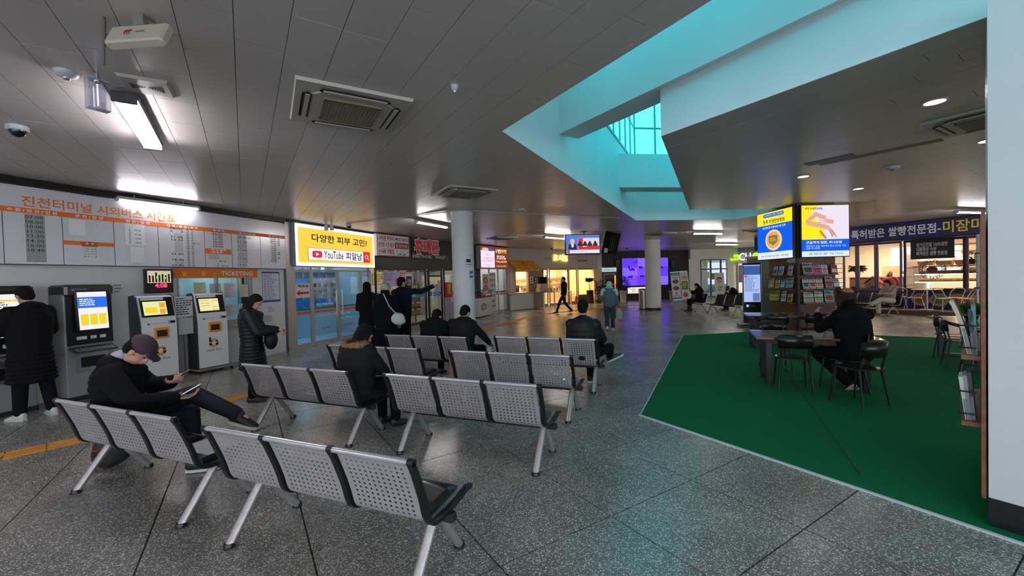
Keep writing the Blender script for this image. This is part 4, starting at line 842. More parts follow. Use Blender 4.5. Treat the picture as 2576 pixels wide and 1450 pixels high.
g = G(); g.box(0, 0, 0, w, .03, h); g.build('board', dark, t); text('생거진천쌀 100%쌀빵\n대통령상 수상\n특허받은 쌀빵 전문점', (w*.14, h*.18, w*.86, h*.85), paper, t, y=-.005, bold=.02)
t = thing('window_logo', 'round coffee bean logo printed on the bakery glass below the black board', 'logo', FB.pt(bu(2345), 1.62, GLO+.02), FB.rz)
for R_ in (.36, .27): g = G(); g.tube([(R_*cos(a), 0, R_*sin(a)) for a in [2*pi*k/36 for k in range(37)]], .012, 4); g.build('ring', mat('brown_ink', (.09, .03, .02), .5), t)
g = G(); g.ell((0, 0, 0), (.16, .006, .11)); g.build('bean', mat('brown_ink', (.09, .03, .02), .5), t)
g = G()
for k in range(22):
    if k % 11 < 9: a = 2*pi*k/22; g.box(.315*cos(a)-.018, -.003, .315*sin(a)-.02, .315*cos(a)+.018, 0, .315*sin(a)+.02)
g.build('lettering', mat('brown_ink', (.09, .03, .02), .5), t, kind='stuff')
# food pictures on the low wall
for k, (xa, c1_, c2_) in enumerate(((2290, (.35, .14, .03), (.5, .3, .2)), (2335, (.12, .2, .04), (.4, .3, .1)), (2378, (.4, .12, .03), (.45, .25, .06)), (2425, (.4, .25, .06), (.3, .1, .03)))):
    t = thing('food_picture', ('printed picture of a red soup bowl on the navy low wall of the bakery', 'printed picture of green leaves on the navy low wall of the bakery', 'printed picture of orange vegetables on the navy low wall of the bakery', 'rightmost printed food picture on the navy low wall of the bakery')[k], 'picture', FB.pt(bu(xa), .2, -.975), FB.rz)
    g = G(); g.ell((.3, 0, .28), (.27, .006, .24)); g.build('plate_picture', mat('food_%da' % k, c2_, .5), t); g = G(); g.ell((.3, -.008, .32), (.2, .006, .17)); g.build('food_print', mat('food_%db' % k, c1_, .5), t)
# display case
t = thing('bakery_display_case', 'long lit glass display case of breads inside the bakery', 'display case', FB.pt(bu(2278), .16, -1.7), FB.rz); cw = bu(2440)-bu(2278); wm_ = mat('case_wood', (.5, .28, .12), .5)
g = G(); g.box(0, 0, 0, cw, .7, .55); g.build('cabinet', wm_, t); g = G(); g.box(0, 0, .55, cw, .01, 1.55); g.build('glass', clear, t)
bl = mat('bread_crust', (.55, .25, .07), .6, noise=.3, ns=12)
for z in (.62, 1.0, 1.3):
    g = G(); g.box(0, .03, z-.02, cw, .65, z); s_ = g.build('shelf', mat('case_shelf', (.6, .55, .45), .3), t); g = G(); g.tube([(.03, .04, z-.035), (cw-.03, .04, z-.035)], .014, 6); g.build('light_strip', emat('case_strip', (1, .8, .5), 14), s_)
    for k in range(16): g = G(); g.ell((0, 0, .05), (.1, .12, .06), 8, 5); g.build('bread', bl, s_, loc=(.15+k*(cw-.3)/15, .3+.06*(k % 2), z))
g = G(); g.box(-.02, -.02, 1.55, cw+.02, .72, 1.6); g.build('top', wm_, t)
for k in range(7): t = thing('bread_basket', ('first', 'second', 'third', 'fourth', 'fifth', 'sixth', 'seventh')[k]+' basket from the left on top of the bakery display case', 'basket', FB.pt(bu(2284)+k*.52, 1.77, -1.95), FB.rz, 'baskets along the top of the bakery display case'); g = G(); g.add([(0, 0, 0), (.4, 0, 0), (.4, .3, 0), (0, .3, 0), (-.03, -.03, .18), (.43, -.03, .18), (.43, .33, .26), (-.03, .33, .26)], [(0, 3, 2, 1), (0, 1, 5, 4), (1, 2, 6, 5), (2, 3, 7, 6), (3, 0, 4, 7), (4, 5, 6, 7)]); g.build('body', [wm_, MC['pale_wood']][k % 2], t)
t = thing('drinks_fridge', 'white drinks fridge with bright lit edge inside the bakery', 'fridge', FB.pt(bu(2235), .16, -2.6), FB.rz); g = G(); g.box(0, 0, 0, .75, .6, 2.1); g.build('cabinet', whiteprint, t); g = G(); g.box(.66, -.02, .3, .7, -.005, 1.8); g.build('light_strip', emat('fridge_strip', (.9, .9, 1), 6), t)
g = G()
for z in (.5, .85, 1.2, 1.55): g.box(.05, -.01, z, .62, 0, z+.015)
g.build('shelf_lip', MC['grey_box'], t, kind='stuff')
for k, (u_, w_) in enumerate(((-.2, 1.1), (1.2, .9), (6.3, 1.2))):
    t = thing('back_window', ('left', 'middle', 'right')[k]+' bright daylit window in the back wall of the bakery', 'window', FB.pt(bu(2150)+u_, 1.5, -4.95), FB.rz); g = G(); g.box(0, -.04, 0, w_, .03, .06); g.box(0, -.04, 1.1, w_, .03, 1.16); g.box(w_/2-.03, -.04, 0, w_/2+.03, .03, 1.16); g.build('frame', alu, t); g = G(); g.box(0, 0, .06, w_, .01, 1.1); g.build('pane', emat('daylit_pane', (.75, .88, 1), 1.9), t)
t = thing('back_shelf', 'tall shelf of packed goods along the bakery back wall', 'shelf', FB.pt(bu(2290), .16, -4.6), FB.rz); g = G()
for z in (1.5, 1.85, 2.2, 2.5): g.box(0, 0, z, 3.4, .35, z+.03)
g.build('frame', wm_, t); g = G()
for i in range(60): x = rs.uniform(0, 3.3); z = rs.choice((1.53, 1.88, 2.23)); g.box(x, .02, z, x+rs.uniform(.05, .12), .2, z+rs.uniform(.1, .26), i % 4)
g.build('goods', [MC['goods_a'], paper, MC['pale_wood'], brn_ if False else MC['goods_b']], t, kind='stuff')
t = thing('back_counter', 'dark counter with a wooden box inside the bakery behind the person in red', 'counter', FB.pt(bu(2150)-1.2, .16, -3.4), FB.rz); g = G(); g.box(0, 0, 0, 2.3, .6, 1.15); g.build('body', mat('case_dark', (.12, .08, .05), .5), t); g = G(); g.box(-.03, -.03, 1.15, 2.33, .6, 1.19); g.build('worktop', MC['pale_wood'], t); g = G(); g.box(1.2, .1, 1.19, 1.75, .5, 1.65); g.build('box', MC['pale_wood'], t)
t = thing('toy_house', 'small wooden toy house with red roof in the bakery window', 'ornament', FB.pt(bu(2166), .8, -1.35), FB.rz); g = G(); g.prism([(0, 0), (.5, 0), (.5, .3), (.25, .5), (0, .3)], 0, .35); g.build('body', MC['pale_wood'], t); g = G(); g.prism([(-.05, .27), (.25, .55), (.55, .27), (.55, .31), (.25, .6), (-.05, .31)], -.03, .38); g.build('roof', rd, t); g = G(); g.box(.18, -.005, 0, .32, 0, .18); g.build('door', woodb, t)
t = thing('window_sill_table', 'wooden ledge under the bakery window holding the toy house', 'ledge', FB.pt(bu(2160), .72, -1.2), FB.rz); g = G(); g.box(0, 0, 0, 1.6, .5, .08); g.build('top', wm_, t); g = G(); g.box(.03, .1, -.55, .1, .4, 0); g.box(1.5, .1, -.55, 1.57, .4, 0); g.build('support', wm_, t)
# terrace furniture
def wire_chair(name, label, x, y, rz, group):
    t = thing(name, label, 'chair', (x, y, .16), rz, group); pw = mat('pale_seat', (.6, .5, .38), .45)
    g = G(); g.slab([(.2*cos(a), .2*sin(a)) for a in [2*pi*k/14 for k in range(14)]], .43, .46); g.build('seat', pw, t)
    g = G(); g.tube([(-.2, -.05, .45), (-.2, -.18, .7), (-.1, -.21, .8), (.1, -.21, .8), (.2, -.18, .7), (.2, -.05, .45)], .014, 6); g.build('backrest', pw, t)
    for sx in (-1, 1):
        for sy in (-1, 1): g = G(); g.tube([(sx*.14, sy*.12, .43), (sx*.21, sy*.2, 0)], .011, 6); g.build('leg', steel, t)
def FBw(u, o): p = FB.pt(u, 0, o); return p.x, p.y
chs = ((2262, -.55, .4, 'leftmost pale metal chair on the bakery terrace'), (2300, -.1, 2.6, 'pale metal chair left of the round terrace table'), (2372, .0, -.6, 'pale metal chair right of the round terrace table'), (2400, -.55, .9, 'pale metal chair behind the round terrace table near the glass'), (2430, -.15, 2.0, 'rightmost pale metal chair on the bakery terrace'))
for x, o, r_, lb in chs: p = FBw(bu(x, o), o); wire_chair('terrace_chair', lb, p[0], p[1], FB.rz+r_, 'pale chairs on the bakery terrace')
p = FBw(bu(2330, -.3), -.35); t = thing('terrace_table', 'round pale table on a grey post before the bakery window', 'table', (p[0], p[1], .16), 0); g = G(); g.lathe([(.4, .72), (.42, .73), (.42, .75)], n=24); g.build('tabletop', mat('pale_seat', (.6, .5, .38), .45), t); g = G(); g.tube([(0, 0, .02), (0, 0, .72)], .035, 10); g.build('pedestal', alu, t); g = G(); g.lathe([(.24, 0), (.24, .015), (.05, .03)], n=20); g.build('base', alu, t)
q = fl(2452, 800)
t = thing('pale_partition', 'pale freestanding board at the right end of the bakery front', 'board', (q.x+.2, q.y+.1, 0), -.3); g = G(); g.box(0, 0, .9, .9, .05, 2.75); g.build('panel', mat('pale_board', (.35, .42, .38), .5), t); g = G(); g.box(0, .01, 0, .05, .05, .9); g.box(.85, .01, 0, .9, .05, .9); g.build('leg', alu, t); g = G(); g.box(-.03, -.02, 2.1, .93, .07, 2.15); g.box(-.03, -.02, .95, .93, .07, 1.0); g.build('rail', blackf, t)
# ================================================================ PILLAR WITH ADVERTS AND LEAFLETS
PX, PY, PR = 7.28, 10.47, radians(3)
def PL(x, y, z=0): return V((PX+x*cos(PR)-y*sin(PR), PY+x*sin(PR)+y*cos(PR), z))
t = thing('leaflet_pillar', 'wood clad square pillar with leaflet racks under two lit adverts', 'pillar', (PX, PY, 0), PR)
g = G(); g.box(.03, .03, 0, 1.02, 1.12, 3.4); g.build('cladding', woodb, t)
g = G(); g.box(-.02, -.02, 0, .04, .04, 3.4); g.build('corner_post', blackf, t)
MR = Mx.Rotation(-pi/2, 4, 'Z')          # left face: local x of the face runs away from the corner
def PF(side): return (Mx.Identity(4) if side == 0 else Mx.Rotation(pi/2, 4, 'Z') @ Mx.Scale(-1, 4, (1, 0, 0)))
for side in (0, 1):
    for k, z in enumerate((.86, 1.22, 1.58)):
        g = G(); x0, x1 = .08, .95
        if side == 0: g.box(x0, -.16, z, x1, .03, z+.025)
        else: g.box(-.16, x0, z, .03, x1+.1, z+.025)
        g.build('shelf', woodb, t)
        g = G()
        for zz in (.05, .16, .27):
            if side == 0: g.tube([(x0, .03, z+zz), (x0, -.15-zz*.1, z+zz), (x1+.1, -.15-zz*.1, z+zz)], .006, 5)
            else: g.tube([(.03, x0, z+zz), (-.15-zz*.1, x0, z+zz), (-.15-zz*.1, x1+.15, z+zz), (.03, x1+.15, z+zz)], .006, 5)
        g.build('wire_rail', blackf, t)
# light boxes
def adbox(name, label, x0, x1, side, z0=2.03, z1=3.36):
    w, h = x1-x0, z1-z0
    if side == 0: loc, rz = PL(x0, -.1, z0), PR
    else: loc, rz = PL(-.1, x1, z0), PR-pi/2
    t = thing(name, label, 'advert', loc, rz); g = G(); g.box(0, .005, 0, w, .12, h); g.build('case', blackf, t); return t, w, h
blu = emat('lit_blue', (.01, .11, .80), 1.0); yel2 = emat('lit_yellow2', (.98, .80, .02), 1.0); wh2 = emat('lit_white2', (.75, .85, .92), .95); gold = emat('lit_gold', (.72, .45, .12), .95); gold2 = emat('lit_gold2', (.92, .68, .3), .95); brn = emat('lit_brown2', (.35, .16, .06), .9); dk = mat('advert_ink', (.02, .05, .12), .5)
t, w, h = adbox('lit_advert', 'lit yellow and blue advert with a gold medal on the leaflet pillar', .02, 1.42, 1)
g = G(); g.box(.02, -.003, .02, w-.02, 0, h*.16); g.build('lit_face', wh2, t); g = G(); g.box(.02, -.003, h*.16, w-.02, 0, h*.72); g.build('lit_face', blu, t); g = G(); g.box(.02, -.003, h*.72, w-.02, 0, h-.02); g.build('lit_face', yel2, t)
g = G(); g.prism([(x+w*.2, z) for x, z in bubble(0, w*.58, h*.88, h*.955)], -.006, -.004); g.build('bubble', blu, t); text('보건복지부 인증 한방병원', (w*.24, h*.895, w*.75, h*.94), wh2, t, y=-.009); text('청주 자생한방병원', (w*.2, h*.745, w*.8, h*.83), dk, t, y=-.007, bold=.02); text('보건복지부 인증의료기관 선정', (w*.18, h*.645, w*.82, h*.69), wh2, t, y=-.007, bold=.02)
g = G(); g.ell((w*.49, -.006, h*.40), (w*.235, .006, h*.215), 28, 8); g.build('medal', gold2, t); g = G(); g.ell((w*.49, -.013, h*.40), (w*.19, .004, h*.175), 28, 8); g.build('medal', gold, t)
g = G(); g.prism([(w*.37, h*.49), (w*.49, h*.50), (w*.61, h*.49), (w*.61, h*.36), (w*.49, h*.29), (w*.37, h*.36)], -.022, -.018); g.build('shield', brn, t); text('보건복지부\n인증의료기관', (w*.4, h*.37, w*.58, h*.45), gold2, t, y=-.025); text('보건복지부 지정', (w*.12, h*.055, w*.88, h*.095), dk, t, y=-.007)
t, w, h = adbox('lit_advert', 'lit advert of crossed arms above a blue caption on the leaflet pillar', .02, 1.30, 0)
g = G(); g.box(.02, -.003, .02, w-.02, 0, h*.12); g.build('lit_face', wh2, t); g = G(); g.box(.02, -.003, h*.12, w-.02, 0, h*.34); g.build('lit_face', blu, t); g = G(); g.box(.02, -.003, h*.34, w-.02, 0, h-.02); g.build('lit_face', yel2, t)
skin_l = emat('lit_skin', (.85, .42, .34), .9); coat_l = emat('lit_coat', (.85, .78, .92), .95); skin_d = emat('lit_skin_shade', (.62, .24, .2), .8)
g = G(); g.prism([(w*.42, h*.98), (w*.98, h*.98), (w*.98, h*.34), (w*.5, h*.34), (w*.46, h*.62), (w*.3, h*.7)], -.007, -.004); g.prism([(w*.18, h*.8), (w*.35, h*.98), (w*.5, h*.98), (w*.4, h*.72)], -.007, -.004); g.build('picture', coat_l, t, kind='stuff')
g = G(); g.tube([(w*.1, -.01, h*.66), (w*.3, -.01, h*.82), (w*.5, -.01, h*.74)], [.04, .06, .05], 8, flat=-.08); g.tube([(w*.1, -.01, h*.66), (w*.3, -.01, h*.62), (w*.55, -.01, h*.56), (w*.68, -.01, h*.42)], [.05, .06, .05, .04], 8, flat=-.08)
for k in range(4): g.tube([(w*.5, -.014, h*(.72-.03*k)), (w*(.36-.01*k), -.014, h*(.75-.045*k))], .012, 6, flat=-.2)
g.tube([(w*.5, -.013, h*.70), (w*.66, -.013, h*.66)], .05, 8, flat=-.08); g.build('picture', skin_l, t, kind='stuff')
g = G(); g.tube([(w*.62, -.015, h*.52), (w*.72, -.015, h*.37)], .012, 6, flat=-.2); g.tube([(w*.58, -.015, h*.5), (w*.64, -.015, h*.38)], .012, 6, flat=-.2); g.tube([(w*.38, -.016, h*.5), (w*.5, -.016, h*.36)], .03, 6, flat=-.1); g.build('picture', skin_d, t, kind='stuff')
text('청주 자생한방병원', (w*.08, h*.9, w*.44, h*.945), dk, t, y=-.012, bold=.02); text('근골격계 질환, 추나요법', (w*.1, h*.255, w*.83, h*.31), wh2, t, y=-.007, bold=.03); text('한의사가 손을 이용하여 밀고 당기는 치료\n전통 추나요법', (w*.1, h*.155, w*.92, h*.235), wh2, t, y=-.007); text('충북도청 사거리', (w*.15, h*.045, w*.85, h*.09), dk, t, y=-.007)
# leaflets: one thing each
lc = {'green': (.25, .38, .08), 'white': (.62, .64, .62), 'teal': (.2, .5, .5), 'pink': (.55, .2, .35), 'grey': (.32, .33, .34), 'red': (.45, .05, .04), 'cream': (.6, .55, .42), 'blue': (.08, .2, .45), 'yellow': (.6, .58, .08), 'orange': (.6, .22, .05), 'dark': (.06, .06, .07)}
def leaflet(side, x, z, w, h, c, pc, lean, where, gr='leaflets in the pillar racks'):
    o = PL(x, -.075, z) if side == 0 else PL(-.075, x+w, z)
    t = thing('leaflet', '%s leaflet with %s cover picture, %s' % (c, pc, where), 'leaflet', (o.x, o.y, z), PR if side == 0 else PR-pi/2, gr); t.rotation_euler = (radians(-12), lean, PR if side == 0 else PR-pi/2)
    g = G(); g.box(0, 0, 0, w, .012, h); g.build('cover', mat('leaf_'+c, lc[c], .5), t); g = G(); g.box(w*.12, -.002, h*.18, w*.88, -.0004, h*.62); g.build('picture', mat('leafp_'+pc, lc[pc], .5, noise=.5, ns=60), t); g = G(); textlines(g, w*.12, h*.7, w*.88, h*.94, 2, y=-.001); g.build('print', ink, t, kind='stuff')
row = ('top row', 'middle row', 'bottom row'); RZ = (1.607, 1.247, .887)
L0 = [[(.10, .26, .30, 'grey', 'dark', 0), (.37, .2, .27, 'pink', 'red', .02), (.59, .16, .24, 'white', 'pink', 0), (.83, .17, .24, 'red', 'white', .08)], [(.09, .16, .26, 'white', 'dark', 0), (.27, .16, .26, 'white', 'red', 0), (.45, .17, .26, 'white', 'orange', 0), (.68, .2, .31, 'grey', 'red', .05), (.9, .15, .24, 'grey', 'white', 0)], [(.1, .26, .28, 'cream', 'grey', .1), (.39, .22, .29, 'white', 'green', .1), (.66, .24, .31, 'teal', 'red', .06)]]
L1 = [[(.12, .16, .25, 'white', 'pink', 0), (.45, .17, .24, 'white', 'blue', 0), (.68, .15, .24, 'white', 'dark', 0)], [(.1, .26, .28, 'teal', 'grey', -.08), (.4, .16, .26, 'teal', 'white', 0), (.6, .16, .26, 'white', 'orange', -.03), (.82, .2, .27, 'cream', 'yellow', -.05)], [(.13, .18, .24, 'yellow', 'red', -.05), (.36, .18, .29, 'white', 'teal', -.08), (.6, .4, .29, 'green', 'yellow', -.08)]]
for side, LL in ((0, L0), (1, L1)):
    for r_, ll in enumerate(LL):
        for i, (x, w_, h_, c, pc, ln) in enumerate(ll): leaflet(side, x, RZ[r_], w_, h_, c, pc, ln, '%s of the %s rack' % (row[r_], ('right', 'left')[side]))
t = thing('pillar_sticker', 'white cloud shaped sticker with green letters above the left leaflet rack', 'sticker', PL(.025, .42, 1.92), PR-pi/2); g = G(); g.prism([(.2+.2*cos(a), .05+.05*sin(a)+.03*(abs(a-4.9) > 2) * 0) for a in [2*pi*k/20 for k in range(20)]], -.004, 0); g.ell((.3, -.002, .09), (.07, .004, .05)); g.build('sheet', whiteprint, t); text('추천여행', (.05, .02, .35, .07), MC['flag_green'], t, y=-.008, bold=.03)
# teal booth behind the pillar
t = thing('teal_booth', 'teal glazed booth with vertical Korean letters behind the leaflet pillar', 'booth', (7.95, 12.6, 0), .05); g = G(); g.box(0, 0, 0, 1.5, 1.2, 2.15); g.build('body', mat('teal_body', (.06, .20, .21), .25), t); g = G(); g.box(-.03, -.03, 2.15, 1.53, 1.23, 2.22); g.build('roof', mat('cream_cabinet', (.62, .45, .33), .5), t); g = G(); g.box(.05, -.012, .05, .42, -.002, 2.1); g.build('door', mat('teal_door', (.12, .35, .38), .2), t); text('수\n유\n실', (.17, 1.0, .29, 1.45), ink, t, y=-.016)
# information screen
q = fl(1870, 823); t = thing('information_screen', 'tall black standing information screen with bus list left of the leaflet pillar', 'screen', (q.x, q.y, 0), -.25); w = .52
g = G(); g.bbox(0, 0, .12, w, .07, 2.0, .015); g.build('body', black, t); g = G()
for x in (0, w): g.tube([(x, 0, .13), (x, 0, 1.99)], .009, 5)
g.tube([(0, 0, 1.99), (w, 0, 1.99)], .009, 5); g.build('edge', steel, t)
g = G(); g.box(.03, -.004, .78, w-.03, 0, 1.93); s_ = g.build('screen', emat('lit_pale_blue', (.38, .50, .85), 1.0), t)
g = G(); g.box(.03, -.006, 1.62, w-.03, -.004, 1.9); g.build('header', emat('lit_navy', (.05, .12, .35), .9), s_); g = G(); textlines(g, .06, 1.1, w-.06, 1.58, 11, y=-.007); g.box(.28, -.0065, .8, w-.05, -.005, 1.05); g.build('print', emat('lit_slate', (.15, .25, .5), .8), s_, kind='stuff'); g = G(); g.box(.05, -.008, 1.55, .13, -.006, 1.6); g.build('label', emat('lit_red', (.85, .03, .05), .9), s_)
g = G(); g.ell((.13, -.002, .66), (.04, .004, .04)); g.build('logo', MC['lit_pale_blue'], t); g = G(); textlines(g, .19, .62, .42, .7, 2, y=-.003, fill=1); g.build('print', MC['grey_print'], t, kind='stuff')
g = G(); g.box(-.12, -.2, .04, w+.12, .3, .09); g.build('base', blackf, t)
for x in (-.08, w+.08):
    for y in (-.15, .25): g = G(); g.lathe([(.03, -.012), (.03, .012)], n=12, M=Mx.Translation((x, y, .03)) @ Mx.Rotation(pi/2, 4, 'Y')); g.build('caster', black, t)
# ================================================================ CEILING FITTINGS
def tube_light(name, label, a, b, z=3.36, n=1, group=None, tm=None):
    a, b = V(a), V(b); d = b-a; L_ = d.length; rz = atan2(d.y, d.x); t = thing(name, label, 'tube light', ((a.x+b.x)/2, (a.y+b.y)/2, z), rz, group)
    w = .062 if n == 1 else .09; g = G(); g.bbox(-L_/2, -w, -.01, L_/2, w, .04, .008); g.box(-L_/2-.02, -w*.9, -.05, -L_/2+.02, w*.9, .01); g.box(L_/2-.02, -w*.9, -.05, L_/2+.02, w*.9, .01); (g.tube([(-L_*.3, 0, .03), (-L_*.3, 0, CEIL-z)], .008, 6), g.tube([(L_*.3, 0, .03), (L_*.3, 0, CEIL-z)], .008, 6)) if n == 1 else None
    g.build('housing', mat('lamp_housing', (.45, .45, .46), .4) if n < 3 else mat('lamp_housing_grey', (.05, .05, .055), .5), t)
    for k in range(n):
        y = (k-(n-1)/2)*.062; g = G(); g.tube([(-L_/2+.03, y, -.035), (L_/2-.03, y, -.035)], .014 if n < 3 else .011, 10); g.build('tube', tm or tubeglow, t)
    return t
tube_light('tube_light', 'bright fixture of three white tubes on the ceiling near the antenna box', atz(312, 243, 3.33).xy, atz(385, 366, 3.33).xy, 3.33, 3)
tube_light('tube_light', 'long single tube light hanging in front of the wall timetable board', atz(292, 499, 3.3).xy, atz(498, 524, 3.3).xy, 3.3)
tube_light('tube_light', 'single tube light left of the near round column', (-2.5, 10.97), (-1.9, 12.27), 3.31, tm=tubeglow2)
tube_light('tube_light', 'single tube light beside the hanging television screens', (1.3, 15.9), (2.45, 16.95), 3.30, tm=tubeglow2)
tube_light('tube_light', 'single tube light right of the far column, nearer of the pair', (7.13, 16.15), (8.45, 16.48), 3.30, tm=tubeglow2)
tube_light('tube_light', 'single tube light before the store sign, farther of the pair', (11.2, 22.6), (12.7, 23.1), 3.30, tm=tubeglow2)
tube_light('tube_light', 'single tube light above the bakery banner at the right pillar', (12.93, 11.97), (14.5, 12.4), 3.30)
for k, (a, b) in enumerate((((-1.5, -1.2), (-2.2, -.1)), ((1.6, -2.0), (.9, -.9)), ((-5.6, -.5), (-6.3, .6)), ((10.5, 7.0), (11.6, 7.2)), ((11.6, 17.2), (12.8, 17.5)), ((13.8, 20.6), (15.0, 21.0)))): tube_light('tube_light', ('added unseen tube light behind the camera over the left aisle', 'added unseen tube light behind the camera over the middle aisle', 'added unseen tube light behind the camera at the far left', 'added unseen tube light over the seats right of the island', 'added fill tube light hidden behind the lit adverts, nearer one', 'added fill tube light hidden behind the lit adverts, farther one')[k], a, b, 3.34, 2)  # tube lights out of view, added to brighten the hall and its far side
for k, (x, y, lb) in enumerate(((4.38, 4.25, 'largest round downlight on the island ceiling near the right pillar'), (5.28, 7.42, 'round downlight in the middle of the island ceiling'), (7.33, 8.68, 'small round downlight above the lit adverts'), (6.5, 5.62, 'round downlight half hidden by the right pillar'))):
    t = thing('downlight', lb, 'downlight', (x, y, 3.4)); g = G(); g.lathe([(.10, -.001), (.10, -.012), (.082, -.014), (.082, -.003)], n=28); g.build('rim', mat('lamp_housing', (.45, .45, .46), .4), t); g = G(); g.lathe([(.08, -.003), (.08, -.010), (.001, -.014)], n=24); g.build('lens', emat('downlight_glow', (1, .95, 1), 45), t)
# cassettes
acm = mat('cassette_plastic', (.40, .37, .33), .4); acd = mat('cassette_dark', (.03, .025, .02), .6)
def cassette(label, x, y, rz=radians(30.5), s=.93):
    t = thing('ceiling_air_conditioner', label, 'air conditioner', (x, y, 3.4), rz, 'ceiling cassette air conditioners'); h = s/2
    g = G(); g.add([(-h, -h, -.002), (h, -h, -.002), (h, h, -.002), (-h, h, -.002), (-h+.01, -h+.01, -.03), (h-.01, -h+.01, -.03), (h-.01, h-.01, -.03), (-h+.01, h-.01, -.03)], [(0, 1, 2, 3), (4, 7, 6, 5), (0, 4, 5, 1), (1, 5, 6, 2), (2, 6, 7, 3), (3, 7, 4, 0)]); g.build('frame', acm, t)
    oc = []
    for q in range(4):
        for k in range(5): a = pi/2*q+radians(-20+10*k+45)-pi/4; oc.append((min(h-.09, .42)*1.0*(abs(cos(a))**.35)*(1 if cos(a) > 0 else -1)*.93, min(h-.09, .42)*(abs(sin(a))**.35)*(1 if sin(a) > 0 else -1)*.93))
    g = G(); g.slab([(sorted([x_, -.34, .34])[1] if abs(y_) > .3 else x_, y_) for x_, y_ in oc], -.042, -.028); g.build('panel', acm, t)
    for q in range(4):
        M = Mx.Rotation(pi/2*q, 4, 'Z'); g = G(); g.loft([[(x_, h-.10+yy, zz) for x_, yy, zz in ((s_*(.27), -.045, -.043), (s_*.30, -.02, -.043), (s_*.30, .0, -.043), (s_*.27, .035, -.043))] for s_ in (-1, 1)], M=M, smooth=False); g.box(-.28, h-.145, -.046, .28, h-.075, -.04, M=M); g.build('vent_slot', acd, t)
        g = G(); g.box(-.27, h-.125, -.054, .27, h-.09, -.046, M=M); g.build('vane', acm, t)
    g = G(); g.bbox(-.245, -.245, -.050, .245, .245, -.040, .02); g.build('grille_back', acd, t)
    g = G()
    for k in range(15): x_ = -.23+k*.46/14; g.box(x_-.004, -.23, -.057, x_+.004, .23, -.049)
    for k in range(24): y_ = -.225+k*.45/23; g.box(-.23, y_-.002, -.055, .23, y_+.002, -.049)
    g.box(-.25, -.25, -.056, .25, -.232, -.04); g.box(-.25, .232, -.056, .25, .25, -.04); g.box(-.25, -.25, -.056, -.232, .25, -.04); g.box(.232, -.25, -.056, .25, .25, -.04)
    g.build('grille', mat('grille_tan', (.20, .16, .11), .5), t, kind='stuff'); return t
ac = cassette('largest cassette air conditioner on the near ceiling above the benches', -1.53, 4.03, s=.98)
for lb, x, y in (('cassette air conditioner in front of the near round column', -.87, 7.96), ('distant cassette air conditioner above the noodle shop counter', -.35, 16.9), ('cassette air conditioner above the far round column', 6.1, 16.9), ('cassette air conditioner on the island ceiling cut off by the right pillar', 5.52, 4.72), ('distant cassette air conditioner left of the lit adverts', 10.1, 16.6)): dup(ac, (x, y, 3.4), label=lb)
# round detector, dome cameras, vent, antenna box, acrylic exit sign
dm = mat('detector_white', (.42, .42, .45), .35)
for k, (x, y, s, lb) in enumerate(((atz(167, 190, 3.37).x, atz(167, 190, 3.37).y, .85, 'large round smoke detector on the near left ceiling'), (.29, 10.05, .9, 'small smoke detector on the ceiling right of the near column'), (6.43, 6.95, 1.3, 'dark round detector on the island ceiling'), (-.45, 3.62, .4, 'tiny ceiling sensor by the corner of the light well'))):
    t = thing('smoke_detector', lb, 'smoke detector', (x, y, 3.4)); g = G(); g.lathe([(.085*s, 0), (.085*s, -.015), (.07*s, -.035), (.03*s, -.05)], n=26); g.build('body', dm, t); g = G(); g.lathe([(.028*s, -.05), (.024*s, -.062), (.002, -.065)], n=14); g.build('sensor', chrome, t)
for x, y, lb in ((atz(44, 330, 3.35).x, atz(44, 330, 3.35).y, 'black domed security camera on the ceiling at the left edge'), (-4.65, 11.9, 'small domed security camera above the yellow lightbox'), (2.3, 23.3, 'small domed security camera above the café letters'), (6.9, 24.5, 'small domed security camera before the dark far wall')):
    t = thing('security_camera', lb, 'camera', (x, y, 3.4)); g = G(); g.lathe([(.085, 0), (.085, -.04), (.075, -.05)], n=26); g.build('housing', dm, t); g = G(); g.lathe([(.062, -.05), (.058, -.075), (.042, -.098), (.015, -.11), (.001, -.111)], n=24); g.build('dome', mat('dome_black', (.005, .005, .006), .06), t)
vc = atz(370, 220, 3.38); vc = (vc.x, vc.y); t = thing('ceiling_vent', 'square ceiling vent with two fan shaped grilles beside the three tube fixture', 'vent', (*vc, 3.4), radians(30)); t.scale = (.82, .82, 1); g = G(); g.add([(-.2, -.2, -.001), (.2, -.2, -.001), (.2, .2, -.001), (-.2, .2, -.001), (-.18, -.18, -.022), (.18, -.18, -.022), (.18, .18, -.022), (-.18, .18, -.022)], [(0, 1, 2, 3), (4, 7, 6, 5), (0, 4, 5, 1), (1, 5, 6, 2), (2, 6, 7, 3), (3, 7, 4, 0)]); g.build('frame', acm, t)
g = G()
for s_ in (-1, 1):
    for i in range(6):
        for j in range(-i, i+1, 1): x = s_*(.02+i*.02); y = j*.012; g.box(x-.005, y-.004, -.026, x+.005, y+.004, -.0215)
g.build('grille', acd, t, kind='stuff')
bx = atz(352, 92, 3.27); bx = (bx.x, bx.y); t = thing('antenna_box', 'pale flat wireless box with an antenna hanging from the near left ceiling', 'wireless box', (*bx, 3.4), radians(-4)); bt = R2 = None
Mb = Mx.Translation((0, 0, -.13)) @ Mx.Rotation(radians(-25), 4, 'X')
g = G(); g.bbox(-.19, -.03, -.075, .19, .03, .075, .012, M=Mb); g.build('case', mat('box_ivory', (.42, .38, .30), .5), t)
g = G(); g.box(-.035, -.01, -.06, .035, .03, 0); g.box(-.035, -.0, -.012, .035, .08, 0); g.build('bracket', alu, t)
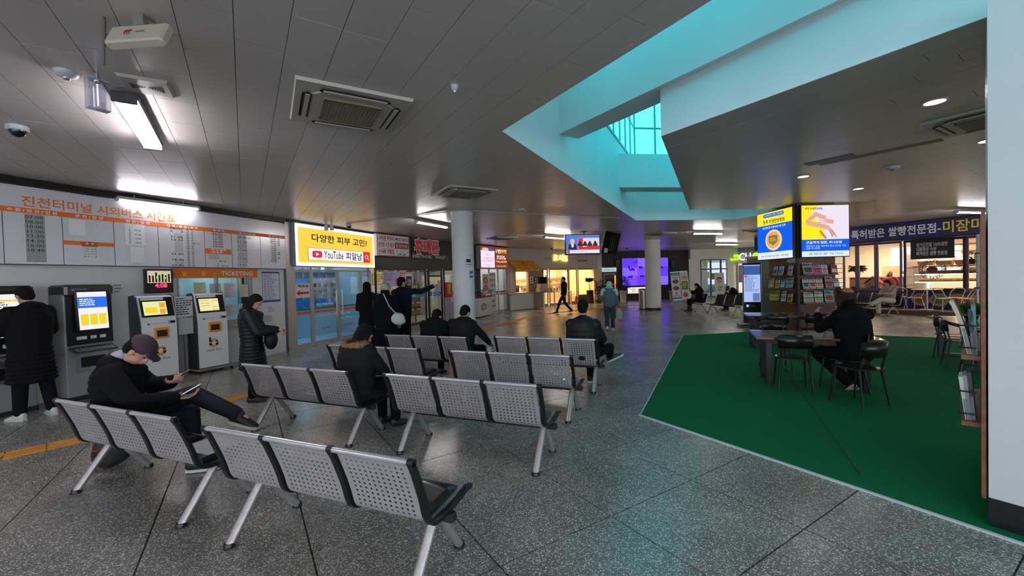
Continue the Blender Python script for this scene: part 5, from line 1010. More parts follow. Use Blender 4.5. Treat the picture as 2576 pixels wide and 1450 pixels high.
g = G(); g.tube([(-.19, 0, -.10), (-.225, -.01, -.10), (-.225, -.01, .02)], .008, 6); g.tube([(-.225, -.01, -.03), (-.228, -.02, -.30)], [.011, .006], 8); g.box(-.225, -.015, -.17, -.18, .0, -.155); g.build('antenna', mat('antenna_grey', (.12, .11, .10), .5), t)
g = G()
for k in range(3): g.tube([(-.02-.016*k+.02*cos(a), -.034, .02*sin(a)) for a in [radians(110+14*i) for i in range(11)]], .0025, 4, M=Mb)
g.build('logo', rd, t, kind='stuff'); text('WIFI', (.0, -.008, .06, .008), ink, t, y=-.034, M=Mb)
t = thing('acrylic_sign', 'clear acrylic hanging sign with shiny folded faces left of the tube fixture', 'sign', (atz(243, 182, 3.4).x, atz(243, 182, 3.4).y, 3.4), radians(64)); t.scale = (.46, .6, .72); acr = glass('acrylic', (.80, .82, .86), .22, .03)
g = G(); g.tube([(0, 0, 0), (0, 0, -.09)], .02, 8); g.lathe([(.05, -.09), (.05, -.11), (.02, -.12)], n=16); g.build('mount', chrome, t)
g = G(); g.box(-.14, -.06, -.40, .14, -.055, -.09); g.build('face', acr, t); g = G(); g.box(-.14, .055, -.40, .14, .06, -.09); g.build('face', acr, t); g = G(); g.box(-.14, -.055, -.405, .14, .055, -.40); g.box(-.14, -.055, -.09, .14, .055, -.085); g.build('edge', mat('acrylic_edge', (.5, .5, .55), .1), t); g = G(); g.tube([(0, 0, -.13), (.0, 0, -.36)], .008, 6); g.build('tube', emat('small_tube', (.85, .88, 1), 4), t)
# loose ceiling panels on the island, sprinkler pipes
pmat = mat('patch_panel', (.10, .11, .09), .5)
pa = atz(2021, 414, 3.39); d1 = V((cos(radians(-54.5)), sin(radians(-54.5)), 0)); d2 = V((-d1.y, d1.x, 0))
t = thing('ceiling_patch', 'pair of dark replacement strips in the island ceiling', 'ceiling strip', (pa.x, pa.y, 3.4), radians(-54.5)); g = G(); g.box(0, -.0, -.006, .62, .22, -.001); g.build('strip', pmat, t); g = G(); g.box(.12, .22, -.006, 1.5, .38, -.001); g.build('strip', pmat, t)
pts = [(-4.7, 13.2, 3.37), (-2.0, 13.9, 3.37), (1.5, 14.5, 3.37), (5.6, 15.4, 3.37)]; t = thing('ceiling_conduit', 'thin pale conduit running across the ceiling past the near round column', 'conduit', (0, 0, 0)); g = G(); g.tube([(-4.6, 11.6, 3.385), (-1.2, 9.9, 3.385), (3.2, 12.0, 3.385)], .012, 6); g.build('pipe', mat('conduit_pale', (.4, .38, .34), .5), t)
# hanging televisions
tv = thing('hanging_television', 'hanging television showing a news programme with blue and red graphics', 'television', (0, 0, 0))
a = ray(1423, 597); D_ = 15.2; p = CO+a*D_; wv = (1512-1423)/FPX*D_*1.0; hv = (640-592)/FPX*D_
tv.location = (p.x, p.y, CO.z+ray(1423, 640).z*D_); tv.rotation_euler = (0, 0, radians(8))
g = G(); g.bbox(-.03, 0, -.04, wv+.03, .09, hv+.03, .01); g.build('case', black, tv); sc = hv
g = G(); g.box(.01, -.004, .02, wv-.01, 0, hv); s_ = g.build('screen', emat('news_blue', (.08, .18, .62), 1.1), tv)
g = G(); g.box(wv*.35, -.007, hv*.22, wv*.98, -.004, hv*.84); s2 = g.build('picture', emat('news_pale', (.72, .62, .66), 1.0), s_)
g = G(); g.box(wv*.36, -.01, hv*.23, wv*.5, -.007, hv*.83); g.prism([(wv*.36, hv*.23), (wv*.98, hv*.23), (wv*.98, hv*.42), (wv*.66, hv*.42), (wv*.36, hv*.30)], -.013, -.010); g.build('picture', emat('news_red', (.62, .04, .03), 1), s_)
g = G()
for x in (.41, .56, .70, .86): g.ell((wv*x, -.012, hv*.60), (.05, .003, .05), 10, 6); g.prism([(wv*x-.1, hv*.42), (wv*x+.1, hv*.42), (wv*x+.07, hv*.56), (wv*x-.07, hv*.56)], -.015, -.012)
g.prism([(wv*.06, hv*.24), (wv*.32, hv*.24), (wv*.29, hv*.52), (wv*.09, hv*.52)], -.009, -.006); g.build('picture', emat('news_dark', (.03, .03, .05), 1), s_, kind='stuff')
g = G(); g.ell((wv*.19, -.010, hv*.66), (.085, .004, .11), 12, 8); g.build('picture', emat('news_face', (.75, .5, .42), .9), s_); g = G(); g.prism([(wv*.165, hv*.36), (wv*.215, hv*.36), (wv*.225, hv*.52), (wv*.155, hv*.52)], -.0125, -.0095); g.build('picture', whl, s_)
g = G(); g.box(wv*.02, -.012, .03, wv*.98, -.007, hv*.2); g.build('caption_bar', emat('news_white', (.9, .8, .88), 1), s_); text('전남 지지도 국민의힘 30%', (wv*.13, hv*.075, wv*.62, hv*.165), emat('news_ink', (.2, .02, .05), 1), s_, y=-.014); g = G(); g.box(wv*.03, -.015, .035, wv*.11, -.012, hv*.2); g.build('label', emat('lit_red', (.85, .03, .05), .9), s_)
g = G(); g.tube([(wv*.55, .05, hv), (wv*.55, .05, 3.4-tv.location.z)], .03, 8); g.lathe([(.12, 3.4-tv.location.z-.03), (.12, 3.4-tv.location.z)], (wv*.55, .05, 0), 16); g.build('pole', blackf, tv)
g = G(); g.tube([(wv*.45, .06, hv), (wv*.42, .06, hv+.3), (wv*.5, .06, 3.38-tv.location.z)], .01, 5); g.build('cable', black, tv)
q = CO+ray(1516, 637)*15.6; t = thing('hanging_television', 'second hanging television seen from behind with its bracket', 'television', (q.x, q.y, q.z), radians(55)); g = G(); M_ = Mx.Rotation(radians(14), 4, 'X'); g.bbox(0, 0, 0, 1.45, .06, .9, .01, M=M_); g.build('case', mat('case_matte', (.006, .006, .007), .9, spec=.1), t)
g = G(); g.box(.45, -.1, .1, .5, 0, .62, M=M_); g.box(.65, -.1, .1, .7, 0, .62, M=M_); g.box(.4, -.06, .35, .75, -.03, .42, M=M_); g.build('bracket', blackm, t); g = G(); g.tube([(.57, -.08, .4), (.57, -.08, 3.38-q.z)], .03, 8); g.lathe([(.1, 3.4-q.z-.03), (.1, 3.4-q.z)], (.57, -.08, 0), 16); g.build('pole', blackf, t); g = G(); g.box(.08, -.02, .03, .4, -.0, .2, M=M_); g.build('label', paper, t)
# ================================================================ BENCHES
SP = .533
PROF = [(0.0, .78), (.02, .735), (.055, .645), (.085, .565), (.105, .50), (.118, .445), (.14, .402), (.18, .380)]
SEATP = [(.18, .380), (.26, .372), (.38, .374), (.48, .384), (.55, .395), (.585, .388)]
def resample(P, n):
    L_ = [0]
    for a, b in zip(P, P[1:]): L_.append(L_[-1]+hypot(b[0]-a[0], b[1]-a[1]))
    out = []
    for k in range(n+1):
        s = L_[-1]*k/n; i = max(j for j in range(len(L_)) if L_[j] <= s+1e-9); i = min(i, len(P)-2); f = (s-L_[i])/(L_[i+1]-L_[i]); out.append((P[i][0]+(P[i+1][0]-P[i][0])*f, P[i][1]+(P[i+1][1]-P[i][1])*f))
    return out
def smoothp(P, it=2):
    for _ in range(it):
        Q = [P[0]]
        for a, b in zip(P, P[1:]): Q += [(a[0]*.75+b[0]*.25, a[1]*.75+b[1]*.25), (a[0]*.25+b[0]*.75, a[1]*.25+b[1]*.75)]
        P = Q+[P[-1]]
    return P
BP = smoothp(PROF)
def perf_mesh(m):
    """curved sheet with plus shaped holes, 11 across and 12 down"""
    nx, nz, w0 = 11, 12, .462; e = .028; X = [-w0/2]; cell = (w0-2*e)/nx; ar = cell*.115; ln = cell*.27; hx = []
    cuts = [-w0/2]; hole = [None]
    xs = [-w0/2]; tag = []
    for i in range(nx):
        c = -w0/2+e+cell*(i+.5)
        for v, tg in ((c-ln, 'b'), (c-ar, 's'), (c+ar, 'm'), (c+ln, 's')): xs.append(v); tag.append((tg, i))
    xs.append(w0/2); tag.append(('b', nx))
    Ltot = sum(hypot(b[0]-a[0], b[1]-a[1]) for a, b in zip(BP, BP[1:])); fine = resample(BP, 400)
    ez = .035; cz = (Ltot-ez-.035)/nz; zs = [0]; tz = []; az = cz*.115; lz = cz*.27
    for j in range(nz):
        c = ez+cz*(j+.5)
        for v, tg in ((c-lz, 'b'), (c-az, 's'), (c+az, 'm'), (c+lz, 's')): zs.append(v); tz.append((tg, j))
    zs.append(Ltot); tz.append(('b', nz))
    def at(s): k = min(400, max(0, s/Ltot*400)); i = min(399, int(k)); f = k-i; return fine[i][0]+(fine[i+1][0]-fine[i][0])*f, fine[i][1]+(fine[i+1][1]-fine[i][1])*f
    vs = [(x, *at(s)) for s in zs for x in xs]; n = len(xs); fs = []
    for j in range(len(zs)-1):
        for i in range(n-1):
            a, b = tag[i][0], tz[j][0]
            hole_ = (a == 'm' and b in 'ms') or (b == 'm' and a in 'ms')
            if not hole_: fs.append((j*n+i, j*n+n+i, j*n+n+i+1, j*n+i+1))
    g = G(); g.add(vs, fs, 0, True); me = g.mesh('backrest', m); bm_ = bmesh.new(); bm_.from_mesh(me)
    geo = bmesh.ops.solidify(bm_, geom=bm_.faces[:], thickness=.0022); bm_.to_mesh(me); bm_.free()
    for p in me.polygons: p.use_smooth = True
    return me
def ribbon(P, x0, x1, th, m, name, mi=0):
    """strip of constant thickness following profile P"""
    g = G(); n = len(P); L_ = []; U = []
    for i, p in enumerate(P):
        a = P[max(0, i-1)]; b = P[min(n-1, i+1)]; d = V((b[0]-a[0], b[1]-a[1])).normalized(); nn = V((-d.y, d.x)); L_.append((p[0]-nn.x*th/2, p[1]-nn.y*th/2)); U.append((p[0]+nn.x*th/2, p[1]+nn.y*th/2))
    rings = [[(x0, L_[i][0], L_[i][1]), (x1, L_[i][0], L_[i][1]), (x1, U[i][0], U[i][1]), (x0, U[i][0], U[i][1])] for i in range(n)]
    g.loft(rings, 0, True); return g.mesh(name, m)
sheetm = mat('perforated_steel', (.50, .475, .49), .42, .45, noise=.05, ns=6); legm = mat('leg_aluminium', (.46, .43, .42), .38, .6, noise=.12, ns=40); pvc = mat('black_vinyl', (.008, .0085, .009), .28, coat=.2)
solid_black = mat('black_steel', (.012, .012, .016), .35)
def smooth_angle(me):
    try: me.set_sharp_from_angle(angle=radians(40))
    except Exception: pass
    return me
PERF = smooth_angle(perf_mesh(sheetm)); SEATR = smoothp(SEATP)
SOLID = smooth_angle(ribbon(BP, -.23, .23, .02, solid_black, 'backrest'))
SHELL = smooth_angle(ribbon(SEATR, -.231, .231, .004, sheetm, 'seat_pan')); SHELLB = smooth_angle(ribbon(SEATR, -.231, .231, .02, solid_black, 'seat_pan'))
FRAME = smooth_angle(ribbon(smoothp([(-.012, .79)]+PROF[1:-1]+SEATP[:-1]+[(.60, .388)]), -.018, .018, .024, black, 'side_frame'))
FRAMES = smooth_angle(ribbon(smoothp([(-.012, .79)]+PROF[1:-1]+SEATP[:-1]+[(.60, .388)]), -.012, .012, .026, steel, 'side_frame'))
g = G(); rings = []
for k in range(9):
    y = .20+.36*k/8; zt = .432-.035*max(0, (k-6)/2)**2-.012*max(0, (1-k))**2; zb = .379+.012*(y-.2)/.36-.0; hw = .215-.012*(k in (0, 8)); rings.append([(-hw, y, zb), (hw, y, zb), (hw+.002, y, (zb+zt)/2), (hw-.022, y, zt), (-hw+.022, y, zt), (-hw-.002, y, (zb+zt)/2)])
g.loft(rings); CUSH = smooth_angle(g.mesh('cushion', pvc))
g = G(); g.tube([(-SP/2+.017, -.004, .79), (SP/2-.017, -.004, .79)], .017, 14); RAIL = g.mesh('top_rail', mat('rail_silver', (.62, .60, .64), .25, .6))
g = G(); g.tube([(-.018, -.004, .79), (.018, -.004, .79)], .0205, 12); CLIP = g.mesh('rail_clip', black)
def bench(label, x, y, rz, group, style=0, seats=3, name='bench'):
    t = thing(name, label, 'bench', (x, y, 0), rz, group); W_ = seats*SP
    for k in range(seats):
        cx = (k+.5)*SP; b_ = obj('backrest', (PERF, SOLID)[style], t, loc=(cx, 0, 0)); s_ = obj('seat', (SHELL, SHELLB)[style], t, loc=(cx, 0, 0))
        if style == 0: obj('cushion', CUSH, s_); obj('top_rail', RAIL, b_)
    for k in range(seats+1):
        f = obj('side_frame', (FRAME, FRAMES)[style], t, loc=(k*SP, 0, 0))
        if style == 0: obj('rail_clip', CLIP, f)
    g = G(); g.bbox(-.03, .29, .318, W_+.05, .345, .368, .006); g.build('beam', blackm, t)
    for cx in (.11, W_-.07):
        for sy in (0, 1):
            y0, y1 = (.285, .045) if sy == 0 else (.34, .56); g = G(); g.tube([(cx, y0, .335), (cx, y1, .012)], .031 if style == 0 else .024, 14, flat=.86); l_ = g.build('leg', legm, t)
            g = G(); g.lathe([(.036, 0), (.036, .016), (.03, .03)], (cx, y1, 0), 16); g.build('foot', black, l_)
    return t
BA = radians(-22); gb = 'perforated steel benches in the waiting rows'
benches = [('nearest perforated bench at the bottom centre with a black cushion showing', -2.012, 2.652), ('leftmost perforated bench where the man in a cap sits', -3.841, 3.432), ('perforated bench where the woman with a fur hood sits', -3.181, 4.788),
    ('perforated bench in the middle, directly behind the nearest one', -1.276, 4.048), ('perforated bench behind the fur hooded woman, half hidden', -2.755, 6.100), ('farthest left perforated bench where two men in black sit', -2.213, 7.085), ('perforated bench in front of the lone seated man, with empty seats', -0.824, 5.300), ('farthest right perforated bench where the man with crossed legs sits', -0.291, 6.489)]
for lb, x, y in benches: bench(lb, x, y, BA, gb)
gf_ = 'black benches with steel frames at the far side'
bench('black bench at the far side where a long haired woman sits', 8.75, 18.35, radians(90), gf_, 1); bench('empty black bench nearest the left side of the information screen', 9.35, 16.4, radians(105), gf_, 1, 3); bench('black bench behind the information screen where a man bends forward', 10.45, 18.2, radians(98), gf_, 1)
bench('black bench before the bakery where the woman in beige sits', 14.06, 14.78, radians(100), gf_, 1); bench('black bench behind the leaflet pillar, seen past the seated woman in beige', 12.75, 15.9, radians(100), gf_, 1, 2)
t = thing('paper_sheet', 'pale newspaper sheet lying on the right cushion of the leftmost bench', 'paper', (0, 0, 0)); ci, si = cos(BA), sin(BA)
def bl_(k, x, y, z): bx_, by_ = benches[k][1], benches[k][2]; return V((bx_+x*ci-y*si, by_+x*si+y*ci, z))
p = bl_(1, 1.17, .24, .432); t.location = p; t.rotation_euler = (0, 0, BA); g = G(); g.box(0, 0, 0, .36, .27, .004); g.build('sheet', mat('newsprint', (.55, .52, .57), .5, noise=.1, ns=30), t)
# ================================================================ TICKET MACHINES
km = mat('kiosk_white', (.80, .81, .79), .38); ksd = mat('kiosk_side', (.03, .03, .04), .4); ora = mat('kiosk_orange', (.80, .35, .02), .45)
def cashbee(label, x, y, rz, variant):
    t = thing('card_machine', label, 'ticket machine', (x, y, 0), rz); w = .58
    g = G(); P = [(0, .10), (0, 1.02), (.02, 1.18), (.11, 1.55), (.17, 1.58), (.32, 1.56), (.32, .10)]
    g.add([(.02, y_, z_) for y_, z_ in P]+[(w-.02, y_, z_) for y_, z_ in P], [tuple(range(6, -1, -1)), tuple(range(7, 14))]+[(i, (i+1) % 7, 7+(i+1) % 7, 7+i) for i in range(7)]); g.build('body', km, t)
    for x0 in (-.0, w-.02):
        g = G(); P2 = [(.03, .09), (.03, 1.02), (.05, 1.18), (.14, 1.56), (.19, 1.6), (.35, 1.58), (.35, .09)]; g.add([(x0, y_, z_) for y_, z_ in P2]+[(x0+.02, y_, z_) for y_, z_ in P2], [tuple(range(6, -1, -1)), tuple(range(7, 14))]+[(i, (i+1) % 7, 7+(i+1) % 7, 7+i) for i in range(7)]); g.build('side_panel', ksd, t)
    a_ = atan2(.09, .37); Ms = Mx.Translation((0, .02, 1.18)) @ Mx.Rotation(-a_, 4, 'X')
    g = G(); g.box(.04, -.012, .015, w-.04, 0, .375, M=Ms); s_ = g.build('screen_bezel', black, t)
    g = G(); g.box(.075, -.015, .05, .43, -.012, .30, M=Ms); g.build('screen', emat('screen_lemon', (.80, .82, .42), .95), s_)
    g = G()
    if variant == 0: g.box(.32, -.018, .18, .41, -.015, .27, M=Ms); g.box(.32, -.018, .065, .41, -.015, .155, M=Ms); g.box(.10, -.018, .09, .28, -.015, .19, M=Ms, mi=1)
    else:
        for z in (.26, .20, .15): g.box(.085, -.018, z, .26, -.015, z+.012, M=Ms)
        for z in (.25, .12, .06): g.box(.31, -.018, z, .42, -.015, z+.014, M=Ms)
    g.build('screen_button', [emat('screen_orange', (.85, .42, .03), .9), emat('screen_yolk', (.9, .72, .03), .9)], s_, kind='stuff')
    g = G(); g.box(.05, -.016, .325, .40, -.013, .37, M=Ms); g.build('notice', paper, s_)
    g = G(); g.bbox(.19, -.035, .80, .42, .0, 1.0, .012); n_ = g.build('slot_frame', ora, t); g = G(); g.box(.225, -.038, .835, .385, -.033, .95); g.build('slot', mat('slot_dark', (.04, .015, .005), .5), n_)
    g = G(); g.bbox(.42, -.018, 1.06, .53, 0, 1.115, .006); g.build('reader', MC['grey_box'], t); g = G(); g.bbox(.445, -.026, 1.07, .52, -.018, 1.105, .006); g.build('reader_slot', black, t)
    g = G(); g.ell((.12, -.002, 1.075), (.022, .003, .016), 12, 6); g.build('logo', mat('logo_blue', (.02, .15, .5), .5), t); text('한국스마트카드', (.155, 1.065, .40, 1.085), mat('slate_ink', (.08, .10, .14), .5), t, y=-.003)
    yb = mat('bee_yellow', (.75, .42, .02), .45); g = G(); g.box(.20, -.004, .60, .235, -.001, .70); lg = g.build('logo', ink, t)
    ring = lambda a0, a1: [[(.285+r*cos(a), -.004, .575+r*sin(a)), (.285+r*cos(a), -.001, .575+r*sin(a))] for a in (a0, a1) for r in (.04, .088)]
    for k in range(16):
        a0, a1 = 2*pi*k/16, 2*pi*(k+1)/16; zc = .575+.065*sin((a0+a1)/2); band = int((zc-.50)/.032); g = G()
        P4 = [(.285+r*cos(a), .575+r*sin(a)) for a, r in ((a0, .04), (a0, .088), (a1, .088), (a1, .04))]; g.prism(P4, -.004, -.001); g.build('logo_band', ink if band in (1, 3) else yb, lg)
    text('cash bee', (.155, .415, .43, .462), ink, t, y=-.003)
    g = G(); g.bbox(-.05, -.10, .055, w+.05, .38, .085, .006); g.build('base', mat('kiosk_base', (.2, .19, .18), .4), t); g = G(); g.box(.0, .0, .085, w, .34, .10); g.build('plinth', blackm, t)
    for cx in (.0, w):
        for cy in (-.05, .33): g = G(); g.lathe([(.027, -.012), (.027, .012)], n=12, M=Mx.Translation((cx, cy, .027)) @ Mx.Rotation(pi/2, 4, 'Y')); g.build('caster', black, t)
    return t
cashbee('white card machine with a b logo below the ticket window, farther from the benches', -6.21, 8.08, radians(64), 1)
cashbee('white card machine with a b logo beside the black ticket machine, nearer of the two', -6.53, 7.20, radians(67), 0)
t = thing('notice_board', 'white instruction sheets fixed beside the nearer white card machine', 'notice', (-6.36, 7.82, 1.12), radians(67)); g = G(); g.box(0, .1, .02, .34, .104, .42); g.build('sheet', paper, t); g = G(); textlines(g, .02, .06, .32, .4, 8, y=.098); g.build('print', ink, t, kind='stuff'); g = G(); g.box(.05, .11, -.32, .35, .115, 0); g.build('sheet', mat('pale_sheet', (.6, .66, .64), .5), t); g = G(); g.box(.15, .12, -1.1, .19, .15, .4); g.build('support', alu, t)
def kiosk(label, u0, w, scr, out=.46):
    t = thing('ticket_machine', label, 'ticket machine', FT.pt(u0, 0, out), FT.rz); d = .44
    g = G(); g.bbox(0, .06, .05, w, d, 1.78, .012); g.build('cabinet', mat('kiosk_grey', (.28, .29, .30), .4), t)
    g = G(); g.bbox(0, .0, 1.62, w, d, 1.80, .03); g.build('header', mat('kiosk_brown', (.035, .025, .02), .25), t); g = G(); g.box(w*.12, -.004, 1.70, w*.42, 0, 1.735); g.build('print', MC['grey_print'], t)
    g = G(); g.ell((w*.55, -.002, 1.71), (.012, .006, .012), 10, 6); g.build('camera_lens', black, t)
    Ms = Mx.Translation((0, .0, 1.06)) @ Mx.Rotation(radians(-4), 4, 'X')
    g = G(); g.box(.02, .03, .86, w-.02, .08, 1.62); g.build('front_panel', black, t)
    g = G(); g.bbox(w*.16, -.07, 0, w*.84, -.01, .66, .012, M=Ms); s_ = g.build('screen_housing', black, t); g = G(); g.box(w*.20, -.074, .03, w*.80, -.07, .62, M=Ms); sc_ = g.build('screen', emat('screen_pale', (.85, .82, .88), 1.0), s_)
    g = G()
    if scr: g.box(w*.2, -.077, .37, w*.8, -.074, .54, M=Ms)
    else: g.box(w*.2, -.077, .52, w*.8, -.074, .545, M=Ms); g.box(w*.2, -.077, .06, w*.8, -.074, .10, M=Ms)
    g.build('screen_banner', emat('screen_royal', (.03, .16, .78), 1) if scr else emat('screen_yolk', (.9, .72, .03), .9), s_)
    for k in range(3):
        g = G(); a0 = w*(.235+k*.185); g.box(a0, -.077, .10 if scr else .25, a0+w*.155, -.074, .27 if scr else .38, M=Ms); g.build('screen_button', emat('screen_yolk', (.9, .72, .03), .9) if scr else emat('screen_orange', (.85, .42, .03), .9), s_)
    g = G(); textlines(g, w*.23, .40, w*.6, .52, 4, y=-.078, M=Ms); g.build('print', whl if scr else MC['grey_print'], s_, kind='stuff')
    for a0, a1 in ((.2, .4), (.48, .6), (.68, .8)): g = G(); g.box(w*a0, .02, .94, w*a1, .03, .99); g.build('label', paper, t)
    Mk = Mx.Translation((0, .03, .82)) @ Mx.Rotation(radians(20), 4, 'X'); g = G(); g.bbox(.03, -.16, -.03, w-.03, .04, .0, .01, M=Mk); k_ = g.build('keypad_ledge', mat('kiosk_dark', (.06, .06, .065), .4), t); g = G()
    for i in range(9): g.box(.06+i*(w-.12)/9, -.14, .0, .06+(i+.8)*(w-.12)/9, -.06, .008, M=Mk)
    g.build('key', MC['grey_box'], k_, kind='stuff'); g = G(); g.box(w*.2, .04, .45, w*.85, .062, .72); g.build('tray', steel, t); g = G(); g.box(w*.27, .03, .5, w*.78, .041, .66); g.build('tray_mouth', black, t); g = G(); g.box(.0, .03, 0, w, d, .06); g.build('plinth', blackm, t); return t
u_ = FT.px(172, 900, .46)[0]; kiosk('black ticket machine with a blue and yellow screen behind the man in a cap', u_, .60, 1)
u_ = FT.px(100, 900, .46)[0]-.64; kiosk('black ticket machine used by the standing man at the left edge', u_, .62, 0)
# round self balancing wheel
p = fl(278, 1168); t = thing('electric_wheel', 'black electric unicycle with a thin red line lying under the leftmost bench', 'unicycle', (p.x+.08, p.y+.05, .25), BA+radians(4)); t.scale = (1.4, 1.4, 1.4); t.rotation_euler = (radians(-38), 0, BA+radians(-10))
Mw = Mx.Rotation(pi/2, 4, 'X'); g = G(); rings = [[((.165+.045*cos(b))*cos(a), (.045*sin(b))*1.4, (.165+.045*cos(b))*sin(a)) for b in [2*pi*j/10 for j in range(10)]] for a in [2*pi*k/36 for k in range(36)]]; g.loft(rings, closed=True); g.build('tyre', mat('tyre_rubber', (.015, .014, .013), .8), t)
g = G(); g.lathe([(.001, -.09), (.12, -.085), (.155, -.05), (.155, .05), (.12, .085), (.001, .09)], n=36, M=Mw); g.build('shell', mat('shell_black', (.006, .006, .007), .4), t); g = G(); g.tube([(.13*cos(a), -.088, .13*sin(a)) for a in [radians(195+10*k) for k in range(14)]], .003, 5); g.build('red_line', mat('line_red', (.35, .02, .01), .4), t)
g = G(); g.bbox(-.09, -.07, .12, .09, .07, .24, .02); g.build('battery_case', mat('shell_black', (.006, .006, .007), .4), t)
# ================================================================ TABLES AND CHAIRS
topm = mat('table_top', (.10, .055, .03), .22, noise=.35, ns=9, coat=.35)
def table(label, x, y, rz, w, d, planks, z=.75):
    t = thing('wooden_table', label, 'table', (x, y, 0), rz); dd = d/planks
    for k in range(planks): g = G(); g.bbox(0, k*dd+.002, z-.035, w, (k+1)*dd-.002, z, .004); g.build('plank', topm, t)
    g = G(); e = .12; g.box(e, e, z-.10, w-e, e+.03, z-.036); g.box(e, d-e-.03, z-.10, w-e, d-e, z-.036); g.box(e, e, z-.1, e+.03, d-e, z-.036); g.box(w-e-.03, e, z-.1, w-e, d-e, z-.036); g.build('apron', woodb, t)
    for sx in (e+.02, w-e-.10):
        for sy in (e, d-e-.06): g = G(); g.bbox(sx, sy, 0.01, sx+.08, sy+.06, z-.04, .004); g.build('leg', blackf, t)
        g = G(); g.box(sx+.01, e+.06, .02, sx+.07, d-e-.06, .06); g.build('stretcher', blackf, t)
    return t
table('long dark wooden table on the green carpet nearest the camera', 3.56, 6.02, radians(-24), 1.5, .88, 5)
table('dark wooden table on the green carpet in front of the leaflet pillar', 5.17, 9.02, radians(-20), 1.75, .85, 5)
table('dark wooden table at the right by the magazine rack', 8.15, 8.1, radians(-120.5), 2.15, .78, 5, .75)
def pchair(label, x, y, rz, name='dining_chair', gr='black chairs around the wooden tables'):
    t = thing(name, label, 'chair', (x, y, .009), rz, gr)      # faces local +y
    g = G(); R_ = []
    for k in range(11):
        yy = -.2+.4*k/10; hw = .20+.018*sin(pi*k/10)-(.03 if k in (0, 10) else 0); z = .455+.012*(abs(k-5)/5)**2-.01; R_.append([(-hw, yy, z+.008), (-hw*.5, yy, z-.006), (hw*.5, yy, z-.006), (hw, yy, z+.008), (hw*.98, yy, z+.018), (hw*.5, yy, z+.008), (-hw*.5, yy, z+.008), (-hw*.98, yy, z+.018)])
    g.loft(R_); g.build('seat', mat('chair_lacquer', (.014, .011, .010), .28), t)
    g = G(); R_ = []
    for k in range(13):
        a = -1+2*k/12; x_ = a*.205; yy = -.20+.05*a*a*-1+.0; yy = -.235+.055*a*a; zt = .815-.015*abs(a)**6; R_.append([(x_, yy, .62+.01*abs(a)**6), (x_, yy-.012, .62), (x_, yy-.03, zt), (x_, yy-.018, zt)])
    g.loft(R_); g.build('backrest', mat('chair_lacquer', (.014, .011, .010), .28), t)
    for sx in (-1, 1):
        g = G(); g.tube([(sx*.17, .155, .45), (sx*.20, .205, 0)], [.016, .010], 8); g.build('leg', blackf, t)
        g = G(); g.tube([(sx*.16, -.215, .72), (sx*.165, -.165, .50), (sx*.17, -.15, .44), (sx*.205, -.22, 0)], [.010, .013, .016, .010], 8); g.build('leg', blackf, t)
    return t
for lb, x, y, r_ in (('black chair tucked at the front left of the nearest wooden table', 3.98, 5.86, -24), ('black chair on which the person in black sits at the nearest table', 4.56, 5.68, 75), ('empty black chair standing behind the seated person in black', 4.33, 5.16, 12), ('black chair across the nearest wooden table', 4.55, 7.12, 160),
        ('left black chair at the table before the leaflet pillar', 5.62, 8.80, -20), ('right black chair at the table before the leaflet pillar', 6.28, 8.58, -20), ('farthest black chair of the right table, seen from its side', 7.89, 7.35, -120), ('middle black chair of the right table', 7.47, 6.83, -128), ('nearest black chair of the right table beside the magazine rack', 7.18, 6.25, -122)): pchair(lb, x, y, radians(r_))
# ================================================================ MAGAZINE RACK ON THE RIGHT PILLAR
rw = mat('rack_wood', (.22, .075, .025), .5, noise=.3, ns=18)
RX, RY, RR = 3.073, 2.668, radians(41.5)      # rack board stands on the pillar's hidden face; local x runs away from the camera
t = thing('magazine_rack', 'reddish wooden magazine rack board with wire rails on the right white pillar', 'magazine rack', (RX, RY, 0), RR)
g = G(); g.box(0, -.0, .17, 1.25, .02, 2.06); g.build('back_board', rw, t)
for z in (.62, 1.07):
    g = G(); g.box(.05, .02, z, 1.2, .11, z+.03); g.build('shelf', rw, t)
    for zz in (.08, .23): g = G(); g.tube([(.06, .04, z+zz), (.06, .12, z+zz), (1.2, .12, z+zz), (1.2, .04, z+zz)], .005, 6); g.build('wire_rail', blackf, t)
for k, (z, dy, h_, w_, c, ln, lb) in enumerate(((1.10, .10, .38, .2, 'cream', .30, 'curled cream magazine leaning out of the upper tier of the magazine rack'), (1.10, .06, .3, .2, 'dark', .12, 'dark covered magazine in the upper tier of the magazine rack'), (1.10, .05, .33, .2, 'teal', .05, 'pale teal magazine at the back of the upper tier of the magazine rack'), (.65, .12, .30, .2, 'white', .22, 'white front magazine in the lower tier of the magazine rack'), (.65, .09, .31, .2, 'grey', .18, 'grey magazine in the lower tier of the magazine rack'), (.65, .06, .33, .2, 'dark', .15, 'dark striped magazine at the back of the lower tier of the magazine rack'))):
    m_ = thing('magazine', lb, 'magazine', V((RX, RY, z)), RR, 'magazines in the rack on the right pillar'); m_.rotation_euler = (-ln*.5, 0, RR); g = G(); n_ = 8
    dy = dy*.5+.01
    R_ = [[(x_, dy+.012*(i % 2 == 9)+.03*(j/n_)**3*(k == 0), h_*j/n_), (x_, dy+.022+.03*(j/n_)**3*(k == 0), h_*j/n_)] for j in range(n_+1) for x_ in (0,) for i in (0,)]
    R_ = [[(.10, r[0][1], r[0][2]), (.10+w_, r[0][1], r[0][2]), (.10+w_, r[1][1], r[1][2]), (.10, r[1][1], r[1][2])] for r in R_]; g.loft(R_, smooth=False); g.build('pages', mat('leaf_'+c, lc[c], .5), m_); g = G(); g.box(.099, dy+.004, .01, .0995, dy+.018, h_*.5); g.build('page_edge', MC['grey_print'], m_)
